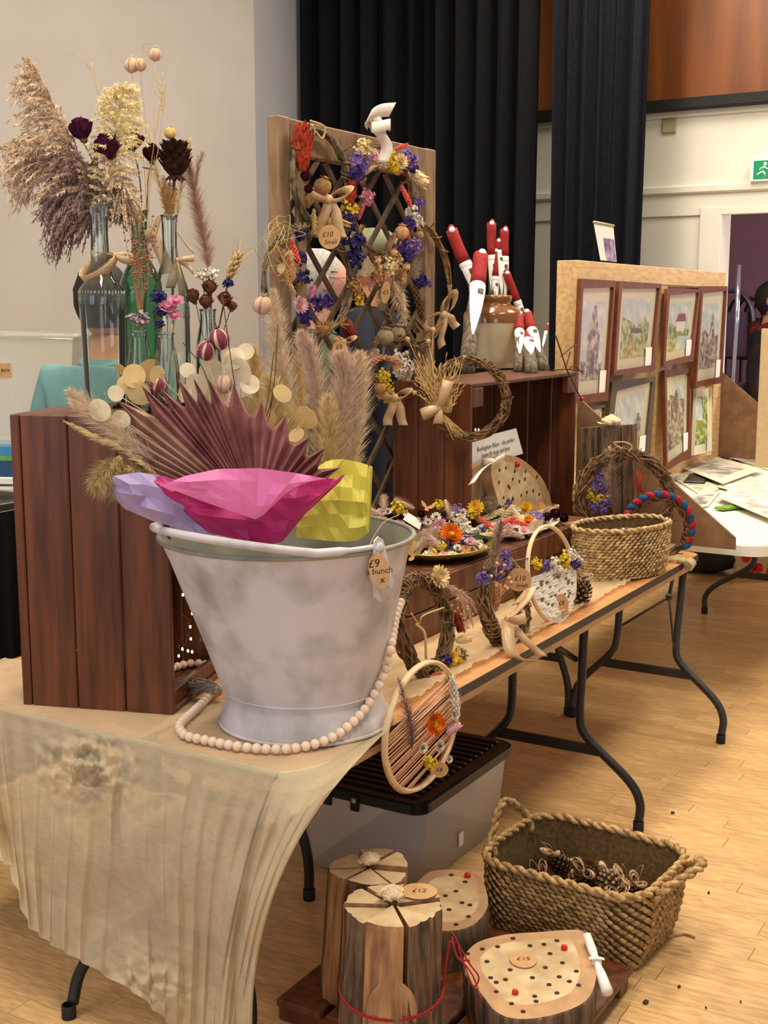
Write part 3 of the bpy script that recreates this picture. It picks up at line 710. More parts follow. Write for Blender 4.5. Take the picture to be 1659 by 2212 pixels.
def basket(name, label, cat, outline, rows, h, flare, m, rr, wob=0.):
    """outline(s) -> base point and outward normal; twined rows of short strands"""
    base = [outline(s/96.)[0] for s in range(96)]; c = sum(base, V((0, 0, 0)))/96; t = thing(name, c, label, cat)
    b = MB(); seg = 96; per = sum((base[i]-base[i-1]).length for i in range(96)); step = rr*3.0; k = int(per/step)
    for r in range(rows):
        z = (r+.5)*h/rows; f = flare(z/h)
        for i in range(k):
            s = (i+.5*(r % 2))/k; p, nn = outline(s); p2, _ = outline((s+1./k) % 1.); d = (p2-p).normalized()
            q = p+nn*(f+.004*nz(s*30, r*.7))+UP*(z+wob*nz(s*5, z*8))
            Mx = frame(d+UP*.32, UP); b.ball(q, (step*.72, rr*.62, rr*.95), 6, 4, Matrix((Mx.col[0], -Mx.col[2], Mx.col[1])).transposed())
    build(b, 'woven_wall', m, t, kind='stuff')
    b = MB(); vs = []; fs = []                                    # inner lining of the weave, floor
    for z, g in ((.004, -.004), (h*.5, flare(.5)-.006), (h*.97, flare(1)-.006)):
        for s in range(96): p, nn = outline(s/96.); vs.append(p+nn*g+UP*z)
    for i in range(2): fs += [(i*96+j, i*96+(j+1) % 96, (i+1)*96+(j+1) % 96, (i+1)*96+j) for j in range(96)]
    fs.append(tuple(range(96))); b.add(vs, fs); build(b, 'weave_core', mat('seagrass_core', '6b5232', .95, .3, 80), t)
    b = MB(); C = [outline(s/96.)[0]+outline(s/96.)[1]*flare(1)+UP*(h+rr*.3+wob*nz(s/96.*5, h*8)) for s in range(97)]; rope(b, C, rr*1.5); build(b, 'braided_rim', m, t)
    return t
def rrout(o, ux, uy, lx, ly, r):
    P = [V((o[0], o[1], o[2]))+V(ux)*p.x+V(uy)*p.y for p in rrect(0, lx, 0, ly, r, 0, 8)]; n = len(P); L = [0]
    for i in range(n): L.append(L[-1]+(P[(i+1) % n]-P[i]).length)
    c = sum(P, V((0, 0, 0)))/n
    def f(s):
        d = (s % 1.)*L[-1]; j = max(q for q in range(n) if L[q] <= d+1e-12); k = (d-L[j])/max(1e-9, L[j+1]-L[j]); a, e = P[j], P[(j+1) % n]; t = (e-a)
        nn = t.cross(UP).normalized(); p = a.lerp(e, k)
        if nn.dot(p-c) < 0: nn = -nn
        return p, nn
    return f
# rectangular basket on the floor
fb1 = V((3.005, 1.445, .0)); uy_ = (V((3.008, 1.02, 0))-V((3.04, 1.434, 0))).normalized(); ux_ = V((-uy_.y, uy_.x, 0))
of = rrout(fb1, ux_, uy_, .33, .43, .06)
fbk = basket('seagrass_basket', 'rectangular brown seagrass basket of pinecones with two rope handles on the floor', 'basket', of, 18, .225, lambda q: .002+.03*q+.012*math.sin(PI*q), m_sea, .0075, .006)
for s, (hx, hy) in enumerate((((.06, -.035), (.30, -.035)), ((.06, .475), (.30, .475)))):
    a = fb1+ux_*hx[0] if False else fb1+ux_*(.05 if s == 0 else .07)+uy_*hy if False else fb1+ux_*.07+uy_*(-.02 if s == 0 else .46)+UP*.19
    e = fb1+ux_*.28+uy_*(-.02 if s == 0 else .46)+UP*.19; o_ = uy_*(-.03 if s == 0 else .075)
    b = MB(); rope(b, bez([a, a+UP*.05+o_*.5, (a+e)/2+UP*(.125 if s == 0 else .085)+o_*1.2, e+UP*.05+o_*.5, e], 10), .011); build(b, 'rope_handle', m_sea, fbk)
b = MB(); p = fb1+ux_*.2+uy_*.45+UP*.03; b.tube([p, p+V((.02, -.045, .012)), p+V((.02, -.075, .01))], .005, 6); build(b, 'loose_end', m_sea, fbk)
# oval basket on the table
oc = V((4.58, 1.655, T+.004))
def oval(s): a = 2*PI*s; u = V((.92, -.38, 0)).normalized(); v = V((-u.y, u.x, 0)); p = oc+u*.215*math.cos(a)+v*.125*math.sin(a); n_ = (u*math.cos(a)/.215+v*math.sin(a)/.125).normalized(); return p, n_
tbk = basket('seagrass_basket', 'oval pale seagrass basket on the aisle end of the table', 'basket', oval, 17, .19, lambda q: .008*math.sin(PI*q)+.012*q, m_sea2, .0065, .004)

# ================================================================== logs and wood slices on a floor pallet
pal = thing('floor_pallet', (2.62, 1.35, 0), 'low red brown board pallet on the floor under the logs and wood slices', 'pallet')
for i in range(5):
    Y = .985+i*.145; b = MB(); b.box((2.62, Y+.066, .052), (.60, .128, .02), bev=.003); build(b, 'board', m_cr, pal)
for X in (2.36, 2.88): b = MB(); b.box((X, 1.345, .021), (.06, .70, .04), bev=.003); build(b, 'bearer', m_cr, pal)
m_bark = mat('cracked_bark', '6f5740', .85, .3, 16, .9, stretch=(3, 3, .5), col2='3f3226', detail=8)
m_split = mat('split_wood_face', 'a97f55', .75, .2, 9, .4, stretch=(5, 5, .5), col2='7d5a3b', detail=7)
m_cut = mat('sawn_wood', 'cfb68d', .7, .10, 14, .08, col2='b5986d')
m_sap = mat('sawn_sapwood', 'b78f66', .75, .12, 20, .08)
m_rose_w = mat('wood_shaving', 'ecd6ae', .7, .08, 50); m_redstr = mat('red_wool', '9e2a25', .9, .15, 200)
m_red = mat('red_bead', 'c9281c', .35, .1); m_hole = mat('drill_hole', '3d2a17', .9)
def shaving_rose(c, r, par, name='wood_shaving_rose'):
    b = MB()
    for k in range(22):
        q = k/22.; a0 = k*2.4; rad = r*(.12+.8*q); h = r*(.95-.45*q); P = []
        for i in range(7): a = a0+i*.32; P.append(V(c)+V((math.cos(a)*rad, math.sin(a)*rad, h*.5+U(-.06, .06)*r)))
        b.strip(P, h*(1-.2*q), UP+V((math.cos(a0), math.sin(a0), 0))*.45*q, .0004)
    for k in range(16): a = U(0, 2*PI); b.blade(V(c)+V((math.cos(a), math.sin(a), .15))*r*.8, V((math.cos(a), math.sin(a), U(0, .5))), r*U(.3, .6), r*.12)
    return build(b, name, m_rose_w, par)
def split_log(label, base, top, r, nw, seed, wool=None, rot=0.):
    rr = random.Random(seed); base = V(base); top = V(top); a = (top-base); hgt = a.length; M = frame(V((1, 0, 0)), V((0, 1, 0))) if False else Matrix((V((1, 0, 0)), V((0, 1, 0)), a.normalized())).transposed()
    t = thing('split_log', base, label, 'log'); edges = [rot+2*PI*(k+rr.uniform(-.16, .16))/nw for k in range(nw)]
    for k in range(nw):
        a0 = edges[k]+.055; a1 = edges[(k+1) % nw]+(2*PI if k == nw-1 else 0)-.055; nA = 9; outl = [(.10*r*math.cos((a0+a1)/2), .10*r*math.sin((a0+a1)/2))]
        for i in range(nA): q = a0+(a1-a0)*i/(nA-1); ra = r*(1+.07*math.sin(3*q+seed)+.03*rr.uniform(-1, 1)); outl.append((ra*math.cos(q), ra*math.sin(q)))
        n = len(outl); b = MB(); vs = []; fs = []; Z = [0, .2, .4, .6, .8, .97, 1.]
        hh = hgt*(1+rr.uniform(-.02, .02))
        for z in Z:
            sc = (1.05-.06*z)*(.985 if z == 1 else 1)
            for i, (x, y) in enumerate(outl): w_ = 1+(.03*nz(x*30, y*30, z*6+seed) if i else 0); vs.append(base+M @ V((x*sc*w_, y*sc*w_, z*hh)))
        for i in range(len(Z)-1):
            for j in range(n):
                f = (i*n+j, i*n+(j+1) % n, (i+1)*n+(j+1) % n, (i+1)*n+j); fs.append((f, 1 if (j == 0 or j == n-1) else (0 if k % 3 else 0)))
        b.add(vs, [])
        for f, m_ in fs: b.f.append(f); b.mi.append(m_); b.sm.append(False)
        b.f.append(tuple((len(Z)-1)*n+j for j in range(n))); b.mi.append(2); b.sm.append(False); b.f.append(tuple(range(n))[::-1]); b.mi.append(1); b.sm.append(False)
        mt = [m_bark if rr.random() < .62 else m_split, m_split, m_cut]; build(b, 'wedge', mt, t)
    if wool:
        b = MB()
        for dz in (0, .004): b.tube([base+M @ V((r*1.09*math.cos(2*PI*i/40), r*1.09*math.sin(2*PI*i/40), hgt*wool+dz+.01*math.sin(2*PI*i/40+1))) for i in range(40)], .0022, 6, closed=True)
        build(b, 'wool_tie', m_redstr, t)
    return t, M
zP = .063
l1b = W(842, 2262, Z=zP); l1t = W(850, 1955, D=depth(l1b)-.02); l1t.x += .0
lg1, _ = split_log('upright split log tied with red wool, wood shaving rose and 12 pound tag on top', l1b, l1t, px(l1t, 104), 7, 3, .42, .3)
shaving_rose(l1t+UP*.012+(W(843, 1922, Z=l1t.z)-W(850, 1955, Z=l1t.z))*.2, px(l1t, 30), lg1)
c = W(905, 1925, Z=l1t.z+.006); tag(c, CR*1+UP*.0, V((FH.x, FH.y, 0.05)), px(c, 40), px(c, 34), (('£12', 0, 0, .62),), parent=lg1)
b = MB(); e = W(975, 2010, D=depth(l1t)-.04)      # knot and loops of the wool
b.tube(bez([l1b.lerp(l1t, .42)+CR*px(l1t, 112), e+UP*-.02, W(985, 2060, D=depth(e)), W(1020, 2105, D=depth(e)), W(1040, 2160, D=depth(e)-.02)], 6), .002, 5)
b.tube(bez([e, W(1010, 2075, D=depth(e)), W(1034, 2110, D=depth(e)), W(1022, 2130, D=depth(e)), W(1003, 2085, D=depth(e)), W(990, 2045, D=depth(e))], 6), .002, 5)
b.tube(bez([l1b.lerp(l1t, .42)+CR*px(l1t, 110), W(972, 2035, D=depth(e)), W(990, 2070, D=depth(e)), W(1015, 2075, D=depth(e))], 6), .0028, 5); build(b, 'wool_bow', m_redstr, lg1)
_m = l1b.lerp(l1t, .43)-FH*(px(l1t, 104)*.975); _M = Matrix((CR, FH, UP)).transposed()
for _r, _n, _mt, _o in ((56, 'bare_patch', mat('pink_heartwood', 'a9805c', .75, .12, 12, .1, stretch=(3, 3, .6), col2='926a4a'), 0.), (36, 'knot_ring', mat('knot_wood', '8d6848', .75, .2, 20, .1), .002), (12, 'knot_eye', mat('knot_core', '7c5238', .8, .2, 40), .004)):
    b = MB(); b.ball(_m-FH*_o, (px(_m, _r), .006, px(_m, _r*1.35)), 18, 12, _M); build(b, _n, _mt, lg1)
l2b = W(788, 2140, Z=zP); l2t = W(800, 1872, D=depth(l2b)-.02)
lg2, _ = split_log('taller upright split log standing behind the log with the 12 pound tag', l2b, l2t, px(l2t, 86), 6, 8, None, 1.0)
shaving_rose(l2t+UP*.012, px(l2t, 24), lg2)
def slice_(name, label, outl, z0, z1, holes, reds, mt=None):
    P = [W(x, y, Z=z1) for x, y in outl]; c = sum(P, V((0, 0, 0)))/len(P); t = thing(name, V((c.x, c.y, z0)), label, 'wood slice')
    C = bez(P+[P[0]], 6)[:-1]; n = len(C); b = MB(); vs = []
    for z, g in ((z0, .97), (z0+(z1-z0)*.5, 1.0), (z1-.004, 1.0), (z1, .985), (z1+.0003, .86), (z1+.0004, .74)):
        for p in C: d = V((p.x-c.x, p.y-c.y, 0)); q = g*(1+.012*nz(p.x*60, p.y*60, z*30) if z < z1-.001 else g*1.); q = g*(1+(.012*nz(p.x*60, p.y*60, z*30) if z < z1-.001 else 0)); vs.append(V((c.x, c.y, z))+d*q)
    b.add(vs, [])
    for i in range(5):
        for j in range(n): b.f.append((i*n+j, i*n+(j+1) % n, (i+1)*n+(j+1) % n, (i+1)*n+j)); b.mi.append((0, 0, 0, 1, 1)[i]); b.sm.append(i < 2)
    b.f.append(tuple(5*n+j for j in range(n))); b.mi.append(2); b.sm.append(False); build(b, 'slice', [m_bark, m_sap, m_cut], t)
    b = MB()
    for x, y in holes: p = W(x, y, Z=z1+.001); b.disc(p, px(p, 5.5), px(p, 5.5), Matrix.Identity(3), .002, 10)
    build(b, 'drill_holes', m_hole, t, kind='stuff')
    for x, y in reds: p = W(x, y, Z=z1+.005); b = MB(); b.ball(p, px(p, 7.5), 10, 8); build(b, 'red_bead', m_red, t)
    return t
z15 = .17; r_ = random.Random(5)
h15 = [(1010, 2060), (1042, 2050), (1075, 2045), (1108, 2027), (1145, 2043), (1175, 2040), (1203, 2032), (1052, 2077), (1188, 2060), (1215, 2080), (1102, 2095), (1060, 2112), (1072, 2122), (1092, 2116), (1150, 2112), (1178, 2090), (1208, 2110), (1245, 2098), (1072, 2142), (1155, 2152), (1186, 2127), (1203, 2145), (1230, 2120), (1250, 2128), (1105, 2168), (1158, 2163), (1130, 2185)]
s15 = slice_('wood_slice', 'wide pale wood slice drilled with bee holes, 15 pound tag and paper scroll', [(1000, 2062), (1030, 2035), (1080, 2020), (1120, 2015), (1170, 2012), (1220, 2008), (1262, 2012), (1285, 2060), (1290, 2110), (1270, 2160), (1210, 2190), (1130, 2203), (1075, 2190), (1040, 2150), (1005, 2105)], zP, z15, h15, [(1219, 2047), (1113, 2143)])
c = W(1130, 2072, Z=z15+.003); tag(c, CR, FH, px(c, 30), px(c, 36), (('£15', 0, 0, .55),), parent=s15)
slice_('wood_slice', 'smaller pale wood slice with bee holes behind the split logs', [(900, 1905), (930, 1882), (985, 1878), (1035, 1892), (1053, 1930), (1052, 1965), (1020, 2000), (965, 2012), (920, 2000), (890, 1950)], zP, .18, [(975, 1890), (1005, 1905), (985, 1925), (1015, 1955), (962, 1935), (970, 1965), (1012, 1980), (985, 1997), (998, 1950)], [(1010, 1891)])
# rolled paper scroll tied on the slice
m_pap = mat('white_paper', 'efeadf', .6, .03, 30)
p0 = W(1268, 2022, Z=z15+.02); p1 = W(1312, 2142, Z=z15-.01); mid = (p0+p1)/2
b = MB(); b.tube([p0, p0.lerp(p1, .3), p0.lerp(p1, .46), p0.lerp(p1, .54), p0.lerp(p1, .7), p1], [.011, .0115, .008, .008, .012, .014], 12)
sc = thing('paper_scroll', p1-UP*.014, 'rolled white paper scroll leaning against the drilled wood slice', 'scroll'); build(b, 'roll', m_pap, sc)
b = MB(); b.strip(bez([mid+UP*.012-CR*.02, mid+UP*.014, mid+CR*.018+UP*.01], 5), .012, FH); b.tube([mid+(UP*math.cos(a)+CR*math.sin(a))*.0105 for a in [k*PI/6 for k in range(12)]], .0025, 6, closed=True); build(b, 'tie', m_pap, sc)
# ================================================================== dried flower kit
def dm(name, col, var=.22, rough=.85, rnd=.18, scale=70, col2=None, transl=.12): return mat(name, col, rough, var, scale, 0, rnd=rnd, col2=col2, transl=transl, spec=.2)
K = dict(
 pampas=dm('pampas_cream', 'd9c2a2'), pampas_y=dm('pampas_straw', 'dcc48d'), pampas_p=dm('pampas_pinkish', 'cdb09a'), reed=dm('reed_beige', 'dcc4a4', col2='a98d74'), reed_d=dm('reed_mauve', '8c7168'), reed_y=dm('reed_yellow', 'ecd8a4'),
 rose=dm('rose_burgundy', '54173a', .3, .7, col2='2c0c1c'), rose2=dm('rose_dark', '3a1018', .3, .7), purple=dm('statice_purple', '4b3a80', .25), lilac=dm('statice_lilac', '9a7cb4'), violet=dm('statice_violet', '7c62a6'),
 navy=dm('lavender_navy', '3a3468', .3), yellow=dm('statice_yellow', 'e0c53c'), yellow2=dm('flower_gold', 'e8b92a'), white=dm('statice_white', 'e6dccb', .1), cream=dm('flower_cream', 'e9d3a0', .12), pink=dm('flower_pink', 'd98fa6'), pink2=dm('flower_pale_pink', 'e2b3bd'),
 coral=dm('ear_coral', 'e8685a', .15), orange=dm('flower_orange', 'e0801f', .2, col2='c04f12'), rust=dm('cone_rust', 'b5452a', .25, col2='7c2416'), red=dm('pod_red_brown', '7c2413', .3, .45, col2='4a130a'), brown=dm('seed_brown', '6a4c32', .3), tan=dm('seed_tan', 'b98f5c'), straw=dm('straw', 'cfae72'),
 green=dm('leaf_olive', '6f6a43', .25), grey=dm('poppy_grey', '9d8b6c'), disc=dm('honesty_silver', 'e8dcc0', .06, .35, .05, 20, transl=.45), pod=dm('nigella_pod', 'caa48a', .2, .6, 0, 18, col2='8c4a50'), pod2=dm('nigella_pale', 'dcc0a0', .1, .6, 0, 18), peach=dm('flower_peach', 'd6a077'), stem=dm('dry_stem', 'a5854f'), stem_d=dm('dark_stem', '5b4630'),
 pine=dm('pinecone_scale', '6b4c34', .3, .7, col2='3f2b1d'), pinetip=dm('pinecone_tip', 'a58a66'))
m_vine = mat('willow_vine', '7d5f3d', .8, .3, 40, .2, col2='4f3a25', rnd=.25); m_vine2 = mat('grey_willow', '77684c', .8, .3, 40, .2, col2='4c4330', rnd=.2)
m_rib = mat('champagne_satin', 'cfae86', .32, .05, 20, spec=.6, col2='b8946a'); m_ribw = mat('white_ribbon', 'ece2d4', .5, .04)
def rv(): return V((U(-1, 1), U(-1, 1), U(-1, 1)))
def basis(d):
    d = V(d).normalized(); a = d.orthogonal().normalized(); return d, a, d.cross(a)
def petal(mb, c, d, s, ln, wd, curl, up, mi=None):
    """one petal from c along d (across s), curling towards up"""
    vs = [c-s*wd*.2, c+s*wd*.2, c+d*ln*.5+s*wd*.5+up*curl*ln*.12, c+d*ln*.85+s*wd*.3+up*curl*ln*.5, c+d*ln+up*curl*ln*.75, c+d*ln*.85-s*wd*.3+up*curl*ln*.5, c+d*ln*.5-s*wd*.5+up*curl*ln*.12, c+d*ln*.5+up*curl*ln*.02]
    mb.add(vs, [(0, 1, 2, 7), (7, 2, 3, 4), (7, 4, 5, 6), (0, 7, 6)], True, mi)
def f_straw(mb, p, d, r, mo=0, mc=1, layers=3, n=15, open_=.35):
    d, a, e = basis(d); p = V(p)
    for L in range(layers):
        q = 1-L*.24
        for i in range(n):
            an = 2*PI*(i+.5*L)/n+U(-.08, .08); x = a*math.cos(an)+e*math.sin(an); petal(mb, p+x*r*.1+d*r*.10*L, (x+d*(.1+.35*L*(1-open_))).normalized(), d.cross(x), r*q, r*q*.42, .35+.25*L, d, mo)
    mb.ball(p+d*r*.22, (r*.36, r*.36, r*.2), 10, 6, Matrix((a, e, d)).transposed(), mc)
def f_statice(mb, p, d, r, n=26, mi=0, fl=.22, stems=None):
    d, a, e = basis(d); p = V(p)
    for i in range(n):
        v = rv(); v = v/max(.3, v.length)*U(.35, 1); c = p+(a*v.x+e*v.y)*r+d*v.z*r*.75; s = r*fl*U(.7, 1.3)
        q = (v.x*a+v.y*e+d*.8+rv()*.4).normalized(); _, x, y = basis(q)
        k = 5; vs = [c-q*s*.8]+[c+(x*math.cos(2*PI*j/k)+y*math.sin(2*PI*j/k))*s+q*s*U(.2, .7) for j in range(k)]+[c+q*s*.1]
        mb.add(vs, [(0, 1+(j+1) % k, 1+j) for j in range(k)]+[(6, 1+j, 1+(j+1) % k) for j in range(k)], False, mi)
        if stems is not None and i % 3 == 0: mb.tube([p-d*r*1.6, c], r*.03, 4, mi=stems)
def f_ear(mb, p0, p1, r, n=None, mi=0, awn=0., bend=None):
    p0, p1 = V(p0), V(p1); ax = p1-p0; L = ax.length; d, a, e = basis(ax); n = n or max(10, int(L/r*6)); bend = V(bend) if bend else V((0, 0, 0))
    for i in range(n):
        t = i/n; an = i*2.4; x = a*math.cos(an)+e*math.sin(an); rr = r*(.55+.45*math.sin(PI*(t*.85+.12))); c = p0+ax*t+bend*4*t*(1-t)+x*rr*.55
        q = (d+x*.55).normalized(); _, x2, y2 = basis(q); mb.ball(c, (rr*.38, rr*.38, rr*.85), 5, 4, Matrix((x2, y2, q)).transposed(), mi)
        if awn and RND.random() < .5: mb.blade(c, q, awn*U(.6, 1), r*.14, rv()*awn*.1, mi)
def f_cone(mb, p0, p1, r, mi=0, n=60):
    """long overlapping scales, like a protea head"""
    p0, p1 = V(p0), V(p1); ax = p1-p0; d, a, e = basis(ax); L = ax.length
    mb.tube([p0, p0+ax*.3, p0+ax*.7, p1-ax*.06], [r*.4, r*.8, r*.75, r*.3], 8, mi=mi)
    for i in range(n):
        t = i/n; an = i*2.4; x = a*math.cos(an)+e*math.sin(an); rr = r*math.sin(PI*(.18+.66*t)); c = p0+ax*(t*.72)+x*rr*.8
        petal(mb, c, (d+x*.22).normalized(), d.cross(x), L*.34, r*.55, -.05, x, mi)
def f_fluff(mb, p0, p1, r, n=260, mi=0, ln=1.0, wd=.0011, lean=.7, droop=0.):
    """soft seed head: fine hairs leaving the axis"""
    p0, p1 = V(p0), V(p1); ax = p1-p0; d, a, e = basis(ax)
    mb.tube([p0, p0+ax*.5, p1], [r*.2, r*.3, r*.05], 5, mi=mi)
    for i in range(n):
        t = U(0, 1)**.9; an = U(0, 2*PI); x = a*math.cos(an)+e*math.sin(an); env = math.sin(PI*(.12+.8*t))**.7
        mb.blade(p0+ax*t*.92+x*r*.12, (d*lean*U(.6, 1.5)+x*U(.5, 1.1)).normalized(), r*ln*env*U(.6, 1.25), wd*U(.7, 1.4), V((0, 0, -droop*r*U(.3, 1))), mi)
def plume(mb, C, r, n=900, mi=0, wd=.0011, lean=1.6, droop=.3, tuft=0, t0=.0, shape=None):
    """pampas plume along curve C of points; r = half width"""
    C = bez(C, 10); k = len(C)-1; shape = shape or (lambda t: math.sin(PI*min(1, .16+.80*t))**.8)
    mb.tube(C, [r*.05*(1-.8*i/k)+.0006 for i in range(k+1)], 5, mi=mi)
    for i in range(n):
        t = t0+(1-t0)*U(0, 1); j = min(int(t*k), k-1); p = C[j].lerp(C[j+1], t*k-j); d = (C[j+1]-C[j]).normalized(); _, a, e = basis(d); an = U(0, 2*PI); x = a*math.cos(an)+e*math.sin(an)
        L = r*shape(t)*U(.7, 1.7); q = (d*lean*U(.7, 1.3)+x*U(.35, .8)).normalized(); mb.blade(p, q, L*1.5, wd*U(.6, 1.3), x*L*.25-UP*droop*L*U(.2, 1), mi, 3)
def reed(mb, C, r, nb=70, mi=0, m2=None, droop=.55, spk=17, side=None):
    """branched reed plume: drooping branchlets carrying spikelets"""
    C = bez(C, 10); k = len(C)-1; mb.tube(C, .0016, 5, mi=mi)
    for i in range(nb):
        t = (i+.5)/nb; j = min(int(t*k), k-1); p = C[j].lerp(C[j+1], t*k-j); d = (C[j+1]-C[j]).normalized(); _, a, e = basis(d); an = U(0, 2*PI); x = a*math.cos(an)+e*math.sin(an)
        if side is not None: x = (x+V(side)*.9).normalized()
        L = r*(.35+.75*math.sin(PI*(.15+.75*t)))*U(.75, 1.15); q = (d*U(.35, .9)+x).normalized(); B = [p+q*L*s-UP*droop*L*s*s for s in (0, .35, .7, 1)]; B = bez(B, 4); mb.tube(B, .0006, 3, cap=False, mi=mi)
        mm = mi if m2 is None or t > .45 or RND.random() < .3 else m2
        for s in range(spk):
            u = (s+1.)/spk*(len(B)-1); jj = min(int(u), len(B)-2); c = B[jj].lerp(B[jj+1], u-jj); dd = (B[jj+1]-B[jj]).normalized()
            for _ in range(2): mb.blade(c, (dd+rv()*.75).normalized(), r*U(.08, .17), .003*U(.7, 1.3), -UP*r*.02, mm)
def f_rose(mb, p, d, r, mp=0, ms=1):
    d, a, e = basis(d); p = V(p)
    mb.ball(p+d*r*.7, (r*.55, r*.55, r*.7), 10, 8, Matrix((a, e, d)).transposed(), mp, .05)
    for L, (n, rad, h, tilt) in enumerate(((4, .42, 1.45, .05), (5, .58, 1.35, .16), (6, .72, 1.15, .32), (6, .78, .95, .5))):
        for i in range(n):
            an = 2*PI*(i+.4*L)/n+U(-.15, .15); x = a*math.cos(an)+e*math.sin(an); s = d.cross(x); c = p+x*r*rad*.35; vs = []; w_ = r*rad*1.15
            for (hh, ww, o_) in ((.0, .45, .0), (.35, 1., .42), (.7, 1.05, .5+tilt*.4), (1., .75, .42+tilt+U(-.1, .15))):
                for q in (-1, -.35, .35, 1): vs.append(c+d*r*h*hh*U(.96, 1.05)+s*w_*.55*ww*q+x*r*(rad*.55*o_*1.6-.16*q*q)+rv()*r*.03)
            mb.add(vs, [(k*4+j, k*4+j+1, k*4+j+5, k*4+j+4) for k in range(3) for j in range(3)], True, mp)
    for i in range(5): an = 2*PI*i/5; x = a*math.cos(an)+e*math.sin(an); petal(mb, p, (d*.8+x*.7).normalized(), d.cross(x), r*1.0, r*.3, -.3, d, ms)
    mb.ball(p-d*r*.08, (r*.28, r*.28, r*.24), 8, 6, None, ms)
def f_pod(mb, p, d, r, mp=0, ms=1):
    d, a, e = basis(d); p = V(p); k = 10; n = 20; M_ = Matrix((a, e, d)).transposed(); vs = []; fs = []
    for i in range(k+1):
        ph = PI*(.04+.9*i/k)
        for j in range(n): rib = 1+.06*math.cos(j*2*PI/n*5); vs.append(p+M_ @ V((r*math.sin(ph)*math.cos(2*PI*j/n)*rib, r*math.sin(ph)*math.sin(2*PI*j/n)*rib, -r*1.08*math.cos(ph))))
    for i in range(k):
        for j in range(n): fs.append((i*n+j, i*n+(j+1) % n, (i+1)*n+(j+1) % n, (i+1)*n+j))
    o = len(mb.v); mb.add(vs, fs, True, mp)
    for f_ in range(len(mb.f)-len(fs), len(mb.f)):
        j = (mb.f[f_][0]-o) % n
        if j % 4 == 0: mb.mi[f_] = ms
    for i in range(6): an = 2*PI*i/6; x = a*math.cos(an)+e*math.sin(an); mb.tube([p+d*r, p+d*r*1.25+x*r*.15, p+d*r*1.4+x*r*.5], r*.035, 4, mi=mp)
    for i in range(9): an = 2*PI*i/9; x = a*math.cos(an)+e*math.sin(an); mb.tube(bez([p-d*r, p-d*r*.7+x*r*.9, p+d*r*.1+x*r*1.35, p+d*r*.5+x*r*1.5+rv()*r*.3], 3), r*.02, 3, mi=ms)
def f_thistle(mb, p, r, n=150, mi=0):
    mb.ball(p, r*.55, 10, 8, None, mi)
    for i in range(n):
        v = rv()
        if v.length > .1: v.normalize(); mb.tube([V(p)+v*r*.5, V(p)+v*r], [r*.05, r*.012], 4, mi=mi, cap=False)
def ribbon_loop(mb, c, dirv, side, ln, wd, lift, n=10, mi=None):
    """one bow loop leaving c along dirv and returning"""
    c = V(c); dv = V(dirv).normalized(); sd = V(side).normalized(); up = dv.cross(sd).normalized(); P = []
    for i in range(n+1): t = i/n; an = 2*PI*t; P.append(c+dv*ln*(1-math.cos(an))/2+up*math.sin(an)*lift)
    ww = [wd*(.35+.65*math.sin(PI*i/n)) for i in range(n+1)]; mb.strip(P, ww, sd, .0004, mi)
def bow(mb, c, right, up, size, wd, tails=2, nrm=None, mi=None, long_=1.2):
    c = V(c); r = V(right).normalized(); u = V(up).normalized(); n_ = (V(nrm).normalized() if nrm is not None else r.cross(u))
    ribbon_loop(mb, c, r*.9+u*.35, n_*.75+u*.6, size, wd, size*.27, mi=mi); ribbon_loop(mb, c, -r*.9+u*.3, n_*.75+u*.6, size, wd, size*.27, mi=mi)
    mb.ball(c, (wd*.4, wd*.4, wd*.4), 8, 6, None, mi)
    for k in range(tails):
        s = (-1, 1, -.2, .3)[k]; P = bez([c, c-u*size*.45*long_+r*s*size*.22+n_*size*.1, c-u*size*1.0*long_+r*s*size*.42, c-u*size*1.35*long_+r*s*size*.5+n_*size*.08], 5); mb.strip(P, wd*.85, n_*.5+r*.9, .0004, mi)
def vine_ring(mb, c, a, b, rx, ry, th, ns=9, rr=.003, wraps=5, seed=1, start=0., span=2*PI):
    """twisted vine wreath: strands around an ellipse in the a/b plane"""
    R_ = random.Random(seed); c = V(c); a = V(a).normalized(); b = V(b).normalized(); nn = a.cross(b)
    for s in range(ns):
        ph = R_.uniform(0, 2*PI); tw = R_.choice((2, 3, 4))*R_.choice((-1, 1)); o = R_.uniform(.25, 1)*th; P = []; j1 = R_.uniform(0, 9)
        for i in range(57):
            t = start+span*i/56; w_ = ph+tw*t+.6*nz(t*2, j1); q = o*(1+.25*nz(t*3, j1, 4)); ca, sa = math.cos(t), math.sin(t); rad = (a*ca+b*sa); P.append(c+a*ca*rx+b*sa*ry+rad*math.cos(w_)*q+nn*math.sin(w_)*q)
        mb.tube(P, rr*R_.uniform(.6, 1.25), 5)
    for s in range(wraps):
        t0 = R_.uniform(start, start+span); P = []
        for i in range(14):
            t = t0+.05*i; w_ = i*1.0; ca, sa = math.cos(t), math.sin(t); rad = a*ca+b*sa; P.append(c+a*ca*rx+b*sa*ry+(rad*math.cos(w_)+nn*math.sin(w_))*th*1.15)
        e = P[-1]; P.append(e+(P[-1]-P[-2])*1.5); mb.tube(P, rr*.7, 4)
